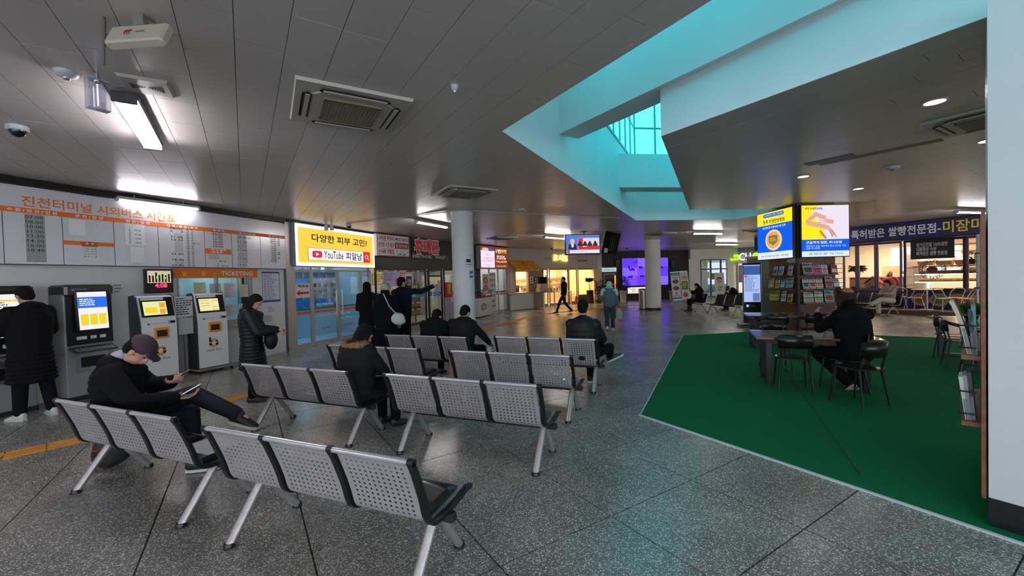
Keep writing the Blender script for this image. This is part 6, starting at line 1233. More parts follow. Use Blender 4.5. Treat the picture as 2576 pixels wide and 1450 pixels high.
q = atz(2395, 812, .75); t = thing('grass_planter', 'tuft of green grass leaves in a low pot on the right table', 'plant', (q.x+.55, q.y+.2, .751)); g = G(); g.lathe([(.07, 0), (.10, .09)], n=16); g.build('pot', blackf, t); g = G(); rg = random.Random(5)
for k in range(160):
    a = rg.uniform(0, 2*pi); r_ = rg.uniform(.08, .24); h_ = rg.uniform(.10, .24); g.add([(.03*cos(a)-.006*sin(a), .03*sin(a)+.006*cos(a), .08), (.03*cos(a)+.006*sin(a), .03*sin(a)-.006*cos(a), .08), (r_*.6*cos(a), r_*.6*sin(a), .08+h_), (r_*cos(a), r_*sin(a), .08+h_*.7)], [(0, 1, 2), (2, 3, 0)])
g.build('leaves', mat('grass_leaf', (.03, .10, .02), .6), t, kind='stuff')
# ================================================================ PEOPLE
SKIN = mat('skin', (.50, .27, .19), .5); HAIR = mat('black_hair', (.008, .006, .005), .85, spec=.15)
def stand(): return dict(pel=(0, 0, .93), ch=(0, -.01, 1.30), nk=(0, -.01, 1.46), hd=(0, .02, 1.60), shL=(-.185, -.01, 1.40), shR=(.185, -.01, 1.40), elL=(-.235, -.03, 1.12), elR=(.235, -.03, 1.12), wrL=(-.235, .06, .88), wrR=(.235, .06, .88),
    hiL=(-.095, 0, .91), hiR=(.095, 0, .91), knL=(-.10, .02, .50), knR=(.10, .02, .50), anL=(-.105, -.01, .085), anR=(.105, -.01, .085))
def sit(): return dict(pel=(0, 0, .53), ch=(0, -.03, .88), nk=(0, .0, 1.05), hd=(0, .04, 1.18), shL=(-.185, -.02, .99), shR=(.185, -.02, .99), elL=(-.23, .06, .73), elR=(.23, .06, .73), wrL=(-.10, .27, .66), wrR=(.10, .27, .66),
    hiL=(-.095, .0, .52), hiR=(.095, .0, .52), knL=(-.11, .43, .51), knR=(.11, .43, .51), anL=(-.11, .44, .085), anR=(.11, .44, .085))
def lerp(a, b, t): return V(a)*(1-t)+V(b)*t
def hand(g, w, d, n, curl, side):
    """palm and five bent fingers from wrist w along d, palm facing n"""
    w = V(w); d = V(d).normalized(); n = (V(n)-d*V(n).dot(d)).normalized(); s = d.cross(n)*side
    for k in range(4):
        o = (k-1.5)*.021; g.cap(w+s*o*.6, w+d*.085+s*o, .014, .0125, 8)
        p = w+d*.088+s*o; L_ = (.036, .042, .039, .030)[k]; a = curl*.5
        for j in range(3): dd = d*cos(a)+n*sin(a); q = p+dd*L_*(1, .72, .6)[j]; g.cap(p, q, .0095-.0008*j, .0088-.0008*j, 8); p = q; a += curl*.75
    p = w+d*.02+s*-.028; q = p+(d*.55-s*.7+n*.35).normalized()*.042; g.cap(p, q, .014, .011, 8); g.cap(q, q+(d*.85-s*.25+n*.4).normalized()*.032, .0105, .009, 8)
def figure(label, x, y, rz, J, top, low, shoe, z=0, sc=1., pitch=0, yaw=0, hair='short', coat='jacket', sole=None, bare=.0, curl=(.8, .8), pn=((0, 0, -1), (0, 0, -1)), hd=(None, None), vox=.011, hood=False, cap=None, boots=False, skirt=None, puff=0, hairm=None, feet=None, tw=1., mask=False, group=None, legw=1.):
    t = thing('person', label, 'person', (x, y, z), rz, group); t.scale = (sc, sc, sc); J = {k: V(v) for k, v in J.items()}; topm = top; F = 1.
    # --- head frame
    H = Mx.Translation(J['hd']) @ Mx.Rotation(yaw, 4, 'Z') @ Mx.Rotation(-pitch, 4, 'X'); hp = lambda *p: H @ V(p); R3 = H.to_3x3()
    g = G(); g.ell(hp(0, -.008, .03), (.074, .092, .088), 16, 12, R=R3); g.ell(hp(0, .022, -.045), (.056, .062, .066), 14, 10, R=R3); g.ell(hp(0, .045, -.085), (.028, .026, .022), 10, 8, R=R3)
    g.cap(hp(0, .082, .012), hp(0, .100, -.026), .009, .0135, 8); g.ell(hp(-.013, .091, -.03), .009, 8, 6); g.ell(hp(.013, .091, -.03), .009, 8, 6); g.ell(hp(0, .083, -.058), (.026, .014, .011), 10, 6, R=R3); g.ell(hp(0, .075, .03), (.056, .018, .012), 10, 6, R=R3)
    for s in (-1, 1): g.ell(hp(s*.076, -.008, -.012), (.010, .020, .032), 8, 8, R=R3)
    g.cap(hp(0, -.022, -.05), J['nk'], .052, .056, 12); g.cap(J['nk'], J['ch'], .062, .11, 12); g.cap(J['ch'], J['pel'], .12, .125, 12); g.cap(J['shL'], J['shR'], .05, .05, 10)
    for s, a in (('L', 0), ('R', 1)):
        g.cap(J['sh'+s], J['el'+s], .045, .038); g.cap(J['el'+s], J['wr'+s], .037, .025); dv = V(hd[a]) if hd[a] else J['wr'+s]-J['el'+s]; hand(g, J['wr'+s], dv, pn[a], curl[a], 1 if s == 'R' else -1)
        g.cap(J['hi'+s], J['kn'+s], .072, .05); g.cap(J['kn'+s], J['an'+s], .048, .034); g.cap(J['an'+s], J['an'+s]+V((0, .06, -.04)), .034, .025)
    obj('body', remeshed(g, SKIN, min(vox, .0075), 1, .45, 'body'), t)
    for s in (-1, 1):
        e_ = G(); e_.ell(hp(s*.030, .079, .004), (.012, .007, .006), 10, 6, R=R3); e_.build('eye', mat('eye_dark', (.02, .012, .01), .2), t)
    g = G(); g.ell(hp(0, .094, -.058), (.019, .005, .0035), 8, 6, R=R3); g.build('mouth', mat('lips', (.30, .08, .07), .5), t)
    if mask: g = G(); g.ell(hp(0, .052, -.052), (.062, .058, .05), 14, 10, R=R3); g.build('face_mask', black, t)
    # --- hair or hat
    if hair:
        g = G(); g.ell(hp(0, -.022, .045), (.084, .096, .090), 16, 12, R=R3); g.ell(hp(0, -.055, -.005), (.075, .06, .075), 12, 10, R=R3)
        if hair in ('bob', 'long', 'tail'):
            for s in (-1, 1): g.cap(hp(s*.072, -.02, .02), hp(s*.078, -.02, -.10), .024, .028)
            g.cap(hp(0, -.07, 0), hp(0, -.075, -.12), .06, .055)
        if hair == 'long':
            for s in (-.05, 0, .05): g.cap(hp(s, -.075, -.08), J['ch']+V((s*1.3, -.14, .02)), .05, .04)
        if hair == 'tail': g.ell(hp(0, -.11, .06), (.035, .04, .035), 10, 8); g.cap(hp(0, -.125, .05), hp(0, -.13, -.06), .022, .012)
        obj('hair', remeshed(g, hairm or HAIR, .009, 2, .5, 'hair'), t)
    if cap:
        g = G(); g.ell(hp(0, -.010, .062), (.090, .104, .080), 18, 10, R=R3); g.cap(hp(-.035, .085, .048), hp(.035, .085, .048), .010, .010, 8); g.cap(hp(-.045, .115, .040), hp(.045, .115, .040), .007, .007, 8); g.cap(hp(-.04, .15, .030), hp(.04, .15, .030), .006, .006, 8); g.ell(hp(0, .11, .04), (.07, .06, .008), 14, 6, R=R3); obj('cap', remeshed(g, cap, .006, 1, .4, 'cap'), t)
    # --- top
    g = G(); c, p, n_ = J['ch'], J['pel'], J['nk']; sh = (J['shR']-J['shL']); ang = atan2(sh.y, sh.x); RT = Mx.Rotation(ang, 3, 'Z')
    N = 9
    for k in range(N):
        f = k/(N-1); q = lerp(p, c, f*1.22) if f*1.22 <= 1 else lerp(c, n_, (f*1.22-1)/.22*.5); wx = (.185+.035*f-.05*max(0, f-.85)/.15)*tw; wy = (.135+.02*f)*tw
        g.ell(q, (wx*(1.03 if puff else 1), wy*(1.05 if puff else 1), (.078 if puff else .15)), 18, 10, R=RT)
    g.cap(J['shL'], J['shR'], .075*tw, .075*tw, 12); [g.cap(n_+V((0, -.015, -.045)), J['sh'+s]+V((0, 0, .005)), .072*tw, .062*tw, 12) for s in 'LR']; g.cap(lerp(c, n_, .3)+V((-.08, -.01, 0)), lerp(c, n_, .3)+V((.08, -.01, 0)), .12*tw, .12*tw, 12)
    r_ = .062*(1.18 if puff else 1)*tw
    for s in 'LR':
        a, b, e = J['sh'+s], J['el'+s], lerp(J['el'+s], J['wr'+s], .96-bare)
        if puff:
            for u, v, r1, r2 in ((a, b, r_*1.1, r_), (b, e, r_, r_*.82)):
                m = 4
                for i in range(m): g.cap(lerp(u, v, i/m+.04), lerp(u, v, (i+1)/m-.04), (r1+(r2-r1)*i/m), (r1+(r2-r1)*(i+1)/m)*.98)
        else: g.cap(a, b, r_, r_*.88); g.cap(b, e, r_*.88, r_*.68)
    g.cap(n_+V((0, -.01, -.03)), n_+V((0, -.005, .015)), .078, .068, 14)
    if hood: q = n_+V((0, -.075, .0)); g.ell(q, (.15, .09, .075), 16, 10); g.ell(q+V((0, .02, .03)), (.11, .09, .05), 14, 8)
    if skirt:
        m = 8 if puff else 5; kz = lerp(J['knL'], J['knR'], .5)
        for i in range(m): f = (i+.5)/m; q = lerp(p, (p.x*.6+kz.x*.4, p.y*.7+kz.y*.3, skirt), f); g.ell(q, ((.20+.03*f)*tw, (.155+.035*f)*tw, (p.z-skirt)/m*(.92 if puff else 1.3)), 18, 8, R=RT)
    obj('coat' if skirt else coat, remeshed(g, topm, vox, 3, .5, 'coat'), t)
    # --- legs
    g = G(); g.ell(J['pel']+V((0, 0, -.02)), (.17, .13, .12), 16, 10); lw = legw
    for s in 'LR':
        a = lerp(J['kn'+s], J['an'+s], .55 if boots else .93); g.cap(J['hi'+s], J['kn'+s], .092*lw, .070*lw, 14); g.cap(J['kn'+s], a, .068*lw, (.056 if legw >= 1 else .05)*lw, 14)
    obj('trousers', remeshed(g, low, vox, 2, .5, 'trousers'), t)
    for i, s in enumerate('LR'):
        g = G(); a = J['an'+s]; fd = V(feet[i]) if feet else V((0, 1, 0)); fd.normalize(); up = V((0, 0, 1)); up = (up-fd*up.dot(fd)).normalized(); sd = fd.cross(up)
        R_ = []
        for k, (f, w_, h0, h1) in enumerate(((-.07, .022, -.055, .0), (-.05, .036, -.078, .028), (0, .040, -.08, .030), (.06, .043, -.08, -.005), (.12, .048, -.08, -.028), (.165, .042, -.08, -.042), (.195, .022, -.075, -.055))):
            c_ = a+fd*f; R_.append([c_+sd*w_*cos(b)+up*((h0+h1)/2+(h1-h0)/2*max(-.85, min(1, sin(b)*1.15))) for b in [2*pi*j/12 for j in range(12)]])
        g.loft(R_)
        if boots: g.cap(a+up*-.02, lerp(a, J['kn'+s], .5), .05, .058, 12)
        s_ = g.build('shoe', shoe, t)
        if sole: g = G(); R_ = [[a+fd*f+sd*x_*w_+up*h_ for x_, h_ in ((-1, -.083), (1, -.083), (1.04, -.058), (-1.04, -.058))] for f, w_ in ((-.068, .026), (-.03, .042), (.06, .046), (.13, .05), (.17, .042), (.197, .022))]; g.loft(R_, smooth=False); g.build('sole', sole, s_)
    return t
coal = mat('cloth_black', (.006, .006, .007), .9, bump=.15, ns=90, spec=.15); coal2 = mat('cloth_black2', (.009, .009, .011), .85, bump=.2, ns=60, spec=.2); navy = mat('cloth_navy', (.005, .007, .016), .9, spec=.15); shw = mat('shoe_white', (.6, .62, .58), .5); shb = mat('shoe_black', (.012, .012, .012), .5); puffm = mat('down_black', (.007, .008, .012), .55, spec=.3); solem = mat('sole_white', (.6, .58, .52), .5)
def phone(p, rz, tilt, label, lit=True, s=1.):
    t = thing('mobile_phone', label, 'phone', p, rz); t.rotation_euler = (tilt, 0, rz); g = G(); g.bbox(-.037*s, -.004, -.075*s, .037*s, .004, .075*s, .003); g.build('case', black, t); g = G(); g.box(-.034*s, -.0052, -.071*s, .034*s, -.0042, .071*s); g.build('screen', emat('phone_screen', (.7, .72, .85), .9) if lit else black, t)
# standing man at the machine
J = stand(); J.update(elL=(-.27, .08, 1.16), wrL=(-.20, .32, 1.12), elR=(.26, .06, 1.14), wrR=(.14, .30, 1.10), hd=(0, .05, 1.60), nk=(0, .0, 1.46), anR=(.14, -.10, .085), knR=(.13, -.02, .5), anL=(-.12, .02, .085))
q = fl(85, 1052); figure('standing person in long black quilted coat and white shoes at the ticket machine', q.x, q.y, radians(80), J, coal, coal, shw, sc=1.03, pitch=.35, skirt=.48, puff=1, sole=solem, feet=((-.1, 1, 0), (.3, 1, 0)), tw=1.12, hood=True, legw=1.15)
# seated man in cap on the leftmost bench
J = sit(); J.update(pel=(0, 0, .55), ch=(-.03, -.04, .86), nk=(-.02, .03, 1.02), hd=(0, .14, 1.105), shL=(-.20, -.06, .95), shR=(.19, .03, .95), elL=(-.44, -.16, .83), wrL=(-.26, .12, .80), elR=(.26, .22, .72), wrR=(.12, .43, .71), hiL=(-.09, 0, .55), hiR=(.09, 0, .55),
    knL=(-.10, .44, .52), anL=(-.08, .47, .09), knR=(-.02, .50, .70), anR=(.05, .86, .50))
J['elL'] = (-.36, .04, .74); J['wrL'] = (-.12, .30, .80)
p = bl_(1, .34, .27, .0); sg = figure('seated man in a black padded jacket and dark cap holding a phone, one leg crossed', p.x, p.y, BA-radians(52), J, coal, mat('quilt_navy', (.010, .012, .020), .7, spec=.25), shb, pitch=.85, yaw=-.1, hair='short', cap=mat('cap_plum', (.045, .025, .032), .8), vox=.009, puff=1, hood=True, sole=solem, feet=((0, 1, 0), (.25, .85, -.25)), curl=(.75, .55), pn=((0, .2, 1), (0, .2, 1)), tw=1.08, legw=1.08, sc=1.05)
g = G(); g.cap((.042, .82, .525), (.05, .868, .498), .047, .043); g.build('sock', mat('sock_plum', (.06, .012, .035), .8), sg)
g = G(); g.ell((-.03, .015, 1.075), (.092, .085, .045), 16, 8); obj('inner_hood', g.mesh('inner_hood', mat('hood_grey', (.35, .36, .40), .8)), sg)
phone(sg.matrix_basis @ V((-.07, .40, .86)), BA-radians(52), radians(-55), 'phone in the left hand of the seated man in a cap'); phone(sg.matrix_basis @ V((.10, .54, .765)), BA-radians(40), radians(-62), 'phone with a bright screen in the right hand of the man in a cap', s=1.05)
# standing woman with quilted coat
J = stand(); J.update(elL=(-.22, .10, 1.12), wrL=(-.12, .34, 1.10), elR=(.23, .12, 1.12), wrR=(.10, .36, 1.13), hd=(0, .07, 1.57), nk=(0, .01, 1.45)); q = fl(640, 1010)
figure('woman standing in a black quilted coat behind the second bench row looking at her hands', q.x, q.y, radians(-68), J, puffm, coal, shb, sc=.93, pitch=.6, hair='bob', skirt=.52, puff=1, hood=True, vox=.010, tw=1.10, curl=(1., 1.))
t = thing('shoulder_bag', 'black padded bag hanging at the front of the standing woman in the quilted coat', 'bag', (q.x+.24, q.y+.07, .90), radians(-68)); g = G(); g.ell((0, 0, 0), (.13, .09, .15), 14, 10); g.build('pouch', puffm, t); g = G(); g.tube([(-.06, 0, .12), (0, -.03, .19), (.06, 0, .12)], .012, 6); g.build('strap', coal, t)
# woman with fur hood
J = sit(); J.update(ch=(0, .0, .86), nk=(0, .05, 1.02), hd=(.0, .12, 1.11), shL=(-.18, .02, .96), shR=(.18, .02, .96), elL=(-.23, .16, .74), elR=(.23, .16, .74), wrL=(-.08, .34, .68), wrR=(.08, .34, .68)); p = bl_(2, 1.46, .27, 0)
t = figure('seated woman with black hair and a brown fur trimmed hood on a dark parka', p.x, p.y, BA-radians(8), J, coal2, coal, shb, pitch=.5, hair='bob', tw=1.16, vox=.010, hood=True, skirt=.45, feet=((.1, 1, 0), (.2, 1, 0)), sole=None)
fur = mat('brown_fur', (.22, .11, .045), .9, noise=.5, ns=50, bump=.8); g = G(); rf = random.Random(4)
ctr = [V((.15*cos(a), .03-.10*sin(a)-.02, 1.02+.02*abs(cos(a)))) for a in [pi*k/16-.15 for k in range(18)]]; g.tube(ctr, [.035+.008*(k % 2) for k in range(18)], 10)
f_ = g.build('fur_trim', fur, t); g = G()
for k in range(900):
    c_ = rf.choice(ctr); a = rf.uniform(0, 2*pi); b = rf.uniform(-.4, 1.4); d = V((cos(a)*cos(b), sin(a)*cos(b), sin(b))); p0 = c_+d*.03+V((rf.uniform(-.012, .012), rf.uniform(-.012, .012), 0)); p1 = p0+d*rf.uniform(.015, .035); s_ = V((-sin(a), cos(a), 0))*.003; g.add([p0-s_, p0+s_, p1], [(0, 1, 2)])
g.build('fur_strands', fur, f_, kind='stuff')
# three standing by the phone shop
J = stand(); J.update(wrL=(-.14, .22, 1.05), wrR=(.14, .22, 1.05)); figure('standing person in black with a bag before the glass door, seen from behind', -3.30, 9.35, radians(-15), J, coal, coal, shb, sc=1.0, hair='bob', skirt=.75, tw=1.05, vox=.013)
t = thing('tote_bag', 'dull brown bag carried by the standing person in front of the glass door', 'bag', (-3.02, 9.22, .98), radians(-15)); g = G(); g.bbox(-.13, -.05, 0, .13, .05, .33, .02); g.build('body', mat('bag_brown', (.06, .045, .045), .7), t); g = G(); g.tube([(-.08, 0, .32), (-.05, 0, .48), (.05, 0, .48), (.08, 0, .32)], .01, 6); g.build('handle', coal, t)
J = stand(); J.update(elR=(.26, .05, 1.12), wrR=(.2, .18, .92)); figure('person in a knitted pale green beanie and long navy coat with a white shoulder bag', -2.58, 8.35, radians(-12), J, mat('coat_ink', (.004, .005, .010), .9, spec=.15), coal, shb, sc=.97, hair='bob', skirt=.42, tw=1.2, vox=.012, hood=True)
bn = mat('beanie_knit', (.38, .42, .32), .9, bump=.6, ns=220)
t = thing('beanie', 'pale green knitted beanie worn by the person with the white bag', 'hat', (-2.575, 8.37, 1.575), radians(-12)); g = G(); g.ell((0, -.01, .03), (.098, .108, .105), 20, 12); g.tube([(.096*cos(a), -.01+.106*sin(a), -.01) for a in [2*pi*k/24 for k in range(25)]], .016, 8); obj('knit', remeshed(g, bn, .007, 1, .6, 'knit'), t)
t = thing('white_shoulder_bag', 'soft white shoulder bag hanging on the person in the beanie', 'bag', (-2.27, 8.12, .98), radians(15)); g = G(); g.ell((0, 0, 0), (.135, .06, .12), 16, 12); g.ell((.03, 0, -.05), (.12, .065, .08), 14, 10); obj('pouch', remeshed(g, mat('canvas_white', (.55, .57, .52), .8), .010, 2, .6, 'pouch'), t); g = G(); g.tube([(.08, 0, .06), (-.05, -.04, .12), (-.16, -.06, .26), (-.24, -.05, .46), (-.26, .0, .50)], [.03, .035, .025, .022, .02], 8, flat=.4); g.build('strap', mat('canvas_white', (.55, .57, .52), .8), t)
J = stand(); J.update(shR=(.185, .01, 1.42), elR=(.42, .12, 1.42), wrR=(.66, .20, 1.52), elL=(-.25, .0, 1.12), wrL=(-.13, .17, 1.0)); figure('man with black face mask in a navy jacket pointing right with outstretched arm', -2.40, 8.98, radians(-28), J, navy, coal, shb, sc=1.05, yaw=-.5, hair='short', mask=True, vox=.011, curl=(.8, .35), tw=1.08)
# seated men on the far benches
J = sit(); J.update(ch=(0, .0, .86), nk=(0, .06, 1.01), hd=(0, .13, 1.08), shL=(-.19, .02, .95), shR=(.19, .02, .95)); p = bl_(5, .80, .28, 0); figure('seated young man in a black hooded jacket bending his head, left of the pair', p.x, p.y, BA+radians(4), J, coal, coal, shb, pitch=.75, hair='short', tw=1.14, hood=True)
J = sit(); J.update(ch=(.02, .02, .88), nk=(.02, .06, 1.03), hd=(.02, .10, 1.15), elR=(.30, .22, .75), wrR=(.26, .42, .62), shL=(-.19, .0, .98), shR=(.20, .04, .97)); p = bl_(5, 1.34, .28, 0); t = figure('seated man in black with a dark glove on his knee, right of the pair', p.x, p.y, BA-radians(10), J, coal2, coal, shb, pitch=.45, hair='short', tw=1.14)
q = bl_(5, 1.72, .55, .46); t = thing('white_cup', 'pale cup lid and mug by the knee of the seated man, right of the pair', 'cup', q); g = G(); g.lathe([(.04, 0), (.05, .09), (.052, .1)], n=18); g.build('cup', whiteprint, t); g = G(); g.tube([(.05, 0, .08), (.09, 0, .07), (.09, 0, .03), (.05, 0, .02)], .008, 6); g.build('handle', black, t)
J = sit(); J.update(hd=(0, .02, 1.23), nk=(0, -.01, 1.07), knR=(.12, .42, .56), anR=(.30, .55, .47), knL=(-.0, .44, .50), anL=(.0, .44, .085), elR=(.27, .12, .76), wrR=(.2, .3, .66)); J['knR'] = (.30, .36, .62); J['anR'] = (.42, .36, .40); J['knR'] = (.34, .30, .60); J['anR'] = (.30, .55, .42)
p = bl_(7, 1.36, .25, 0); figure('lone seated man in a dark jacket with his shoe raised over his knee', p.x, p.y, BA+radians(0), J, mat('leather_black', (.008, .009, .010), .6, spec=.3), coal, shb, hair='short', tw=1.16, sole=solem, feet=((.2, 1, 0), (.9, .3, .45)))
# walkers
J = stand(); J.update(hiL=(-.09, 0, .9), knL=(-.09, .22, .52), anL=(-.09, .36, .09), knR=(.09, -.02, .48), anR=(.09, -.34, .13), wrR=(.24, .14, .92), wrL=(-.24, -.05, .9)); q = fl(1420, 788); figure('walker in a navy jacket and black trousers striding left past the café', q.x, q.y, radians(82), J, navy, coal, shb, hair='short', vox=.014, pitch=.1)
J = stand(); J.update(knL=(-.10, .05, .5), anL=(-.10, -.16, .14), anR=(.10, .06, .085), wrR=(.27, .0, .86), elL=(-.25, .03, 1.12), wrL=(-.16, .2, 1.0)); q = fl(1535, 832)
mint = mat('mint_cloth', (.42, .66, .62), .8); hw_ = figure('walker seen from behind in a mint hood and blue grey jacket with jeans', q.x, q.y, radians(-12), J, mat('slate_jacket', (.085, .13, .16), .7), mat('blue_jeans', (.020, .042, .07), .85, noise=.3, ns=6), shw, sc=.90, hair=None, vox=.011, tw=1.16, legw=1.2, sole=solem, feet=((0, 1, -.4), (0, 1, 0)))
g = G(); g.ell((0, .0, 1.60), (.105, .125, .125), 18, 12); g.ell((0, -.03, 1.49), (.14, .11, .06), 16, 10); obj('hood', remeshed(g, mint, .009, 2, .6, 'hood'), hw_)
g = G(); g.ell((0, -.01, 1.40), (.235, .165, .075), 20, 10); g.cap((-.19, -.01, 1.40), (-.235, -.02, 1.28), .09, .08); g.cap((.19, -.01, 1.40), (.235, -.02, 1.28), .09, .08); obj('yoke', remeshed(g, mint, .009, 2, .6, 'yoke'), hw_)
q2 = hw_.matrix_basis @ V((.30, .02, .78)); t = thing('paper_bag', 'small tan paper bag carried by the walker in the mint hood', 'bag', (q2.x, q2.y, .42*.9), radians(10)); g = G(); g.add([(-.09, -.05, 0), (.09, -.05, 0), (.09, .05, 0), (-.09, .05, 0), (-.10, -.06, .2), (.10, -.06, .2), (.10, .06, .2), (-.10, .06, .2), (-.05, -.01, .3), (.05, -.01, .3), (.05, .01, .3), (-.05, .01, .3)], [(0, 3, 2, 1), (0, 1, 5, 4), (1, 2, 6, 5), (2, 3, 7, 6), (3, 0, 4, 7), (4, 5, 9, 8), (5, 6, 10, 9), (6, 7, 11, 10), (7, 4, 8, 11), (8, 9, 10, 11)]); g.build('body', mat('bag_tan', (.42, .36, .26), .7), t); g = G(); g.tube([(-.04, 0, .29), (0, 0, .36), (.04, 0, .29)], .006, 5); g.build('handle', mat('bag_tan', (.42, .36, .26), .7), t)
# far seated
J = sit(); J.update(hd=(0, .10, 1.14), nk=(0, .04, 1.04), elL=(-.2, .2, .80), wrL=(-.06, .32, .93), elR=(.2, .2, .8), wrR=(.06, .32, .93)); figure('long haired woman in black seated at the far side looking at her phone', 8.48, 18.68, radians(90), J, coal, coal, shb, pitch=.5, hair='long', boots=True, vox=.014)
phone((8.08, 18.72, 1.0), radians(90), -.3, 'phone held by the long haired woman at the far side')
J = sit(); J.update(ch=(0, .08, .84), nk=(0, .20, .95), hd=(0, .30, .98), shL=(-.18, .14, .9), shR=(.18, .14, .9)); figure('man in a dark cap and navy coat bending forward behind the information screen', 10.15, 18.7, radians(92), J, navy, coal, shb, pitch=.9, hair=None, cap=black, vox=.014, hood=True)
J = sit(); J.update(hd=(0, .09, 1.15), nk=(0, .02, 1.05), elL=(-.2, .14, .78), wrL=(-.05, .30, .80), elR=(.2, .14, .78), wrR=(.05, .30, .80), knL=(-.05, .42, .58), anL=(.10, .68, .40), knR=(.06, .42, .52), anR=(.05, .40, .085)); bmc = mat('beige_knit', (.36, .27, .22), .85)
wb = figure('woman in a beige jacket and cream wide trousers seated before the bakery, legs crossed', 13.77, 15.02, radians(100), J, bmc, mat('cream_trousers', (.55, .48, .36), .85), mat('shoe_tan', (.2, .08, .04), .6), pitch=.5, hair='tail', vox=.013, legw=1.25)
J = sit(); J.update(pel=(0, 0, .72), ch=(0, .06, 1.08), nk=(0, .14, 1.24), hd=(0, .2, 1.35), hiL=(-.1, 0, .72), hiR=(.1, 0, .72), knL=(-.12, .36, .62), knR=(.12, .36, .62), anL=(-.12, .35, .2), anR=(.12, .35, .2), shL=(-.19, .08, 1.18), shR=(.19, .08, 1.18), elL=(-.26, .22, .96), elR=(.26, .22, .96), wrL=(-.1, .42, .98), wrR=(.1, .42, .98))
p = FB.pt(bu(2212), 0, -1.75); figure('person in a red quilted jacket inside the bakery, seen from behind', p.x, p.y, FB.rz, J, mat('brick_red', (.32, .045, .04), .7), coal, shb, z=.1, pitch=.6, hair='bob', hairm=mat('brown_hair', (.10, .04, .02), .5), vox=.014, puff=1, tw=1.15)
t = thing('bakery_stool', 'round stool under the person in the red jacket inside the bakery', 'stool', (p.x, p.y, .0), 0); g = G(); g.lathe([(.17, .64), (.19, .66), (.19, .70), (.1, .71)], n=18); g.build('seat', woodb, t)
for k in range(4): a = pi/4+k*pi/2; g = G(); g.tube([(.12*cos(a), .12*sin(a), .65), (.18*cos(a), .18*sin(a), .0)], .015, 6); g.build('leg', woodb, t)
# person in black at the wooden table, hat with ears
J = sit(); J.update(pel=(0, 0, .55), ch=(-.03, .05, .92), nk=(-.03, .10, 1.10), hd=(-.02, .16, 1.22), shL=(-.21, .03, 1.04), shR=(.18, .05, 1.04), elL=(-.30, .26, .84), wrL=(-.24, .36, 1.02), elR=(.20, .24, .78), wrR=(.06, .42, .84), knL=(-.24, .36, .48), anL=(.0, .12, .10), knR=(.16, .40, .50), anR=(.12, .08, .12))
t = figure('person in black seated at the nearest wooden table wearing a dark hat with ears', 4.72, 5.64, radians(2), J, coal, coal, shb, z=.0, sc=1.03, pitch=.4, hair='bob', tw=1.2, hood=True, vox=.010, legw=1.3, sole=solem, feet=((.1, .9, -.8), (-.1, .9, -.8)), curl=(1.2, .8), pn=((1, 0, 0), (0, 0, -1)))
h_ = thing('eared_hat', 'dark hat with two round ears and an orange crown on the person at the table', 'hat', t.matrix_basis @ V((-.02, .15, 1.27)), radians(-6)); g = G(); g.ell((0, -.01, .02), (.115, .125, .10), 18, 12); g.cap((-.09, -.03, 0), (-.095, -.02, -.12), .035, .03); g.cap((.09, -.03, 0), (.095, -.02, -.12), .035, .03); obj('hat_body', remeshed(g, mat('hat_brown', (.03, .018, .014), .9), .008, 2, .6, 'hat_body'), h_)
for s in (-1, 1): g = G(); g.ell((s*.10, -.01, .115), (.042, .03, .042), 12, 8); g.build('ear', mat('hat_brown', (.03, .018, .014), .9), h_)
g = G(); g.ell((0, -.015, .075), (.085, .10, .062), 14, 8); g.build('crown', mat('hat_orange', (.45, .20, .06), .9), h_)
# customer beyond the glass door
J = stand(); J.update(); p = FD.pt(.45, 0, -.9); figure('customer in a pale coat and black boots beyond the left door pane', p.x, p.y, radians(60), J, mat('coat_pale', (.5, .48, .45), .8), coal, shb, hair='bob', skirt=.62, boots=True, vox=.014)
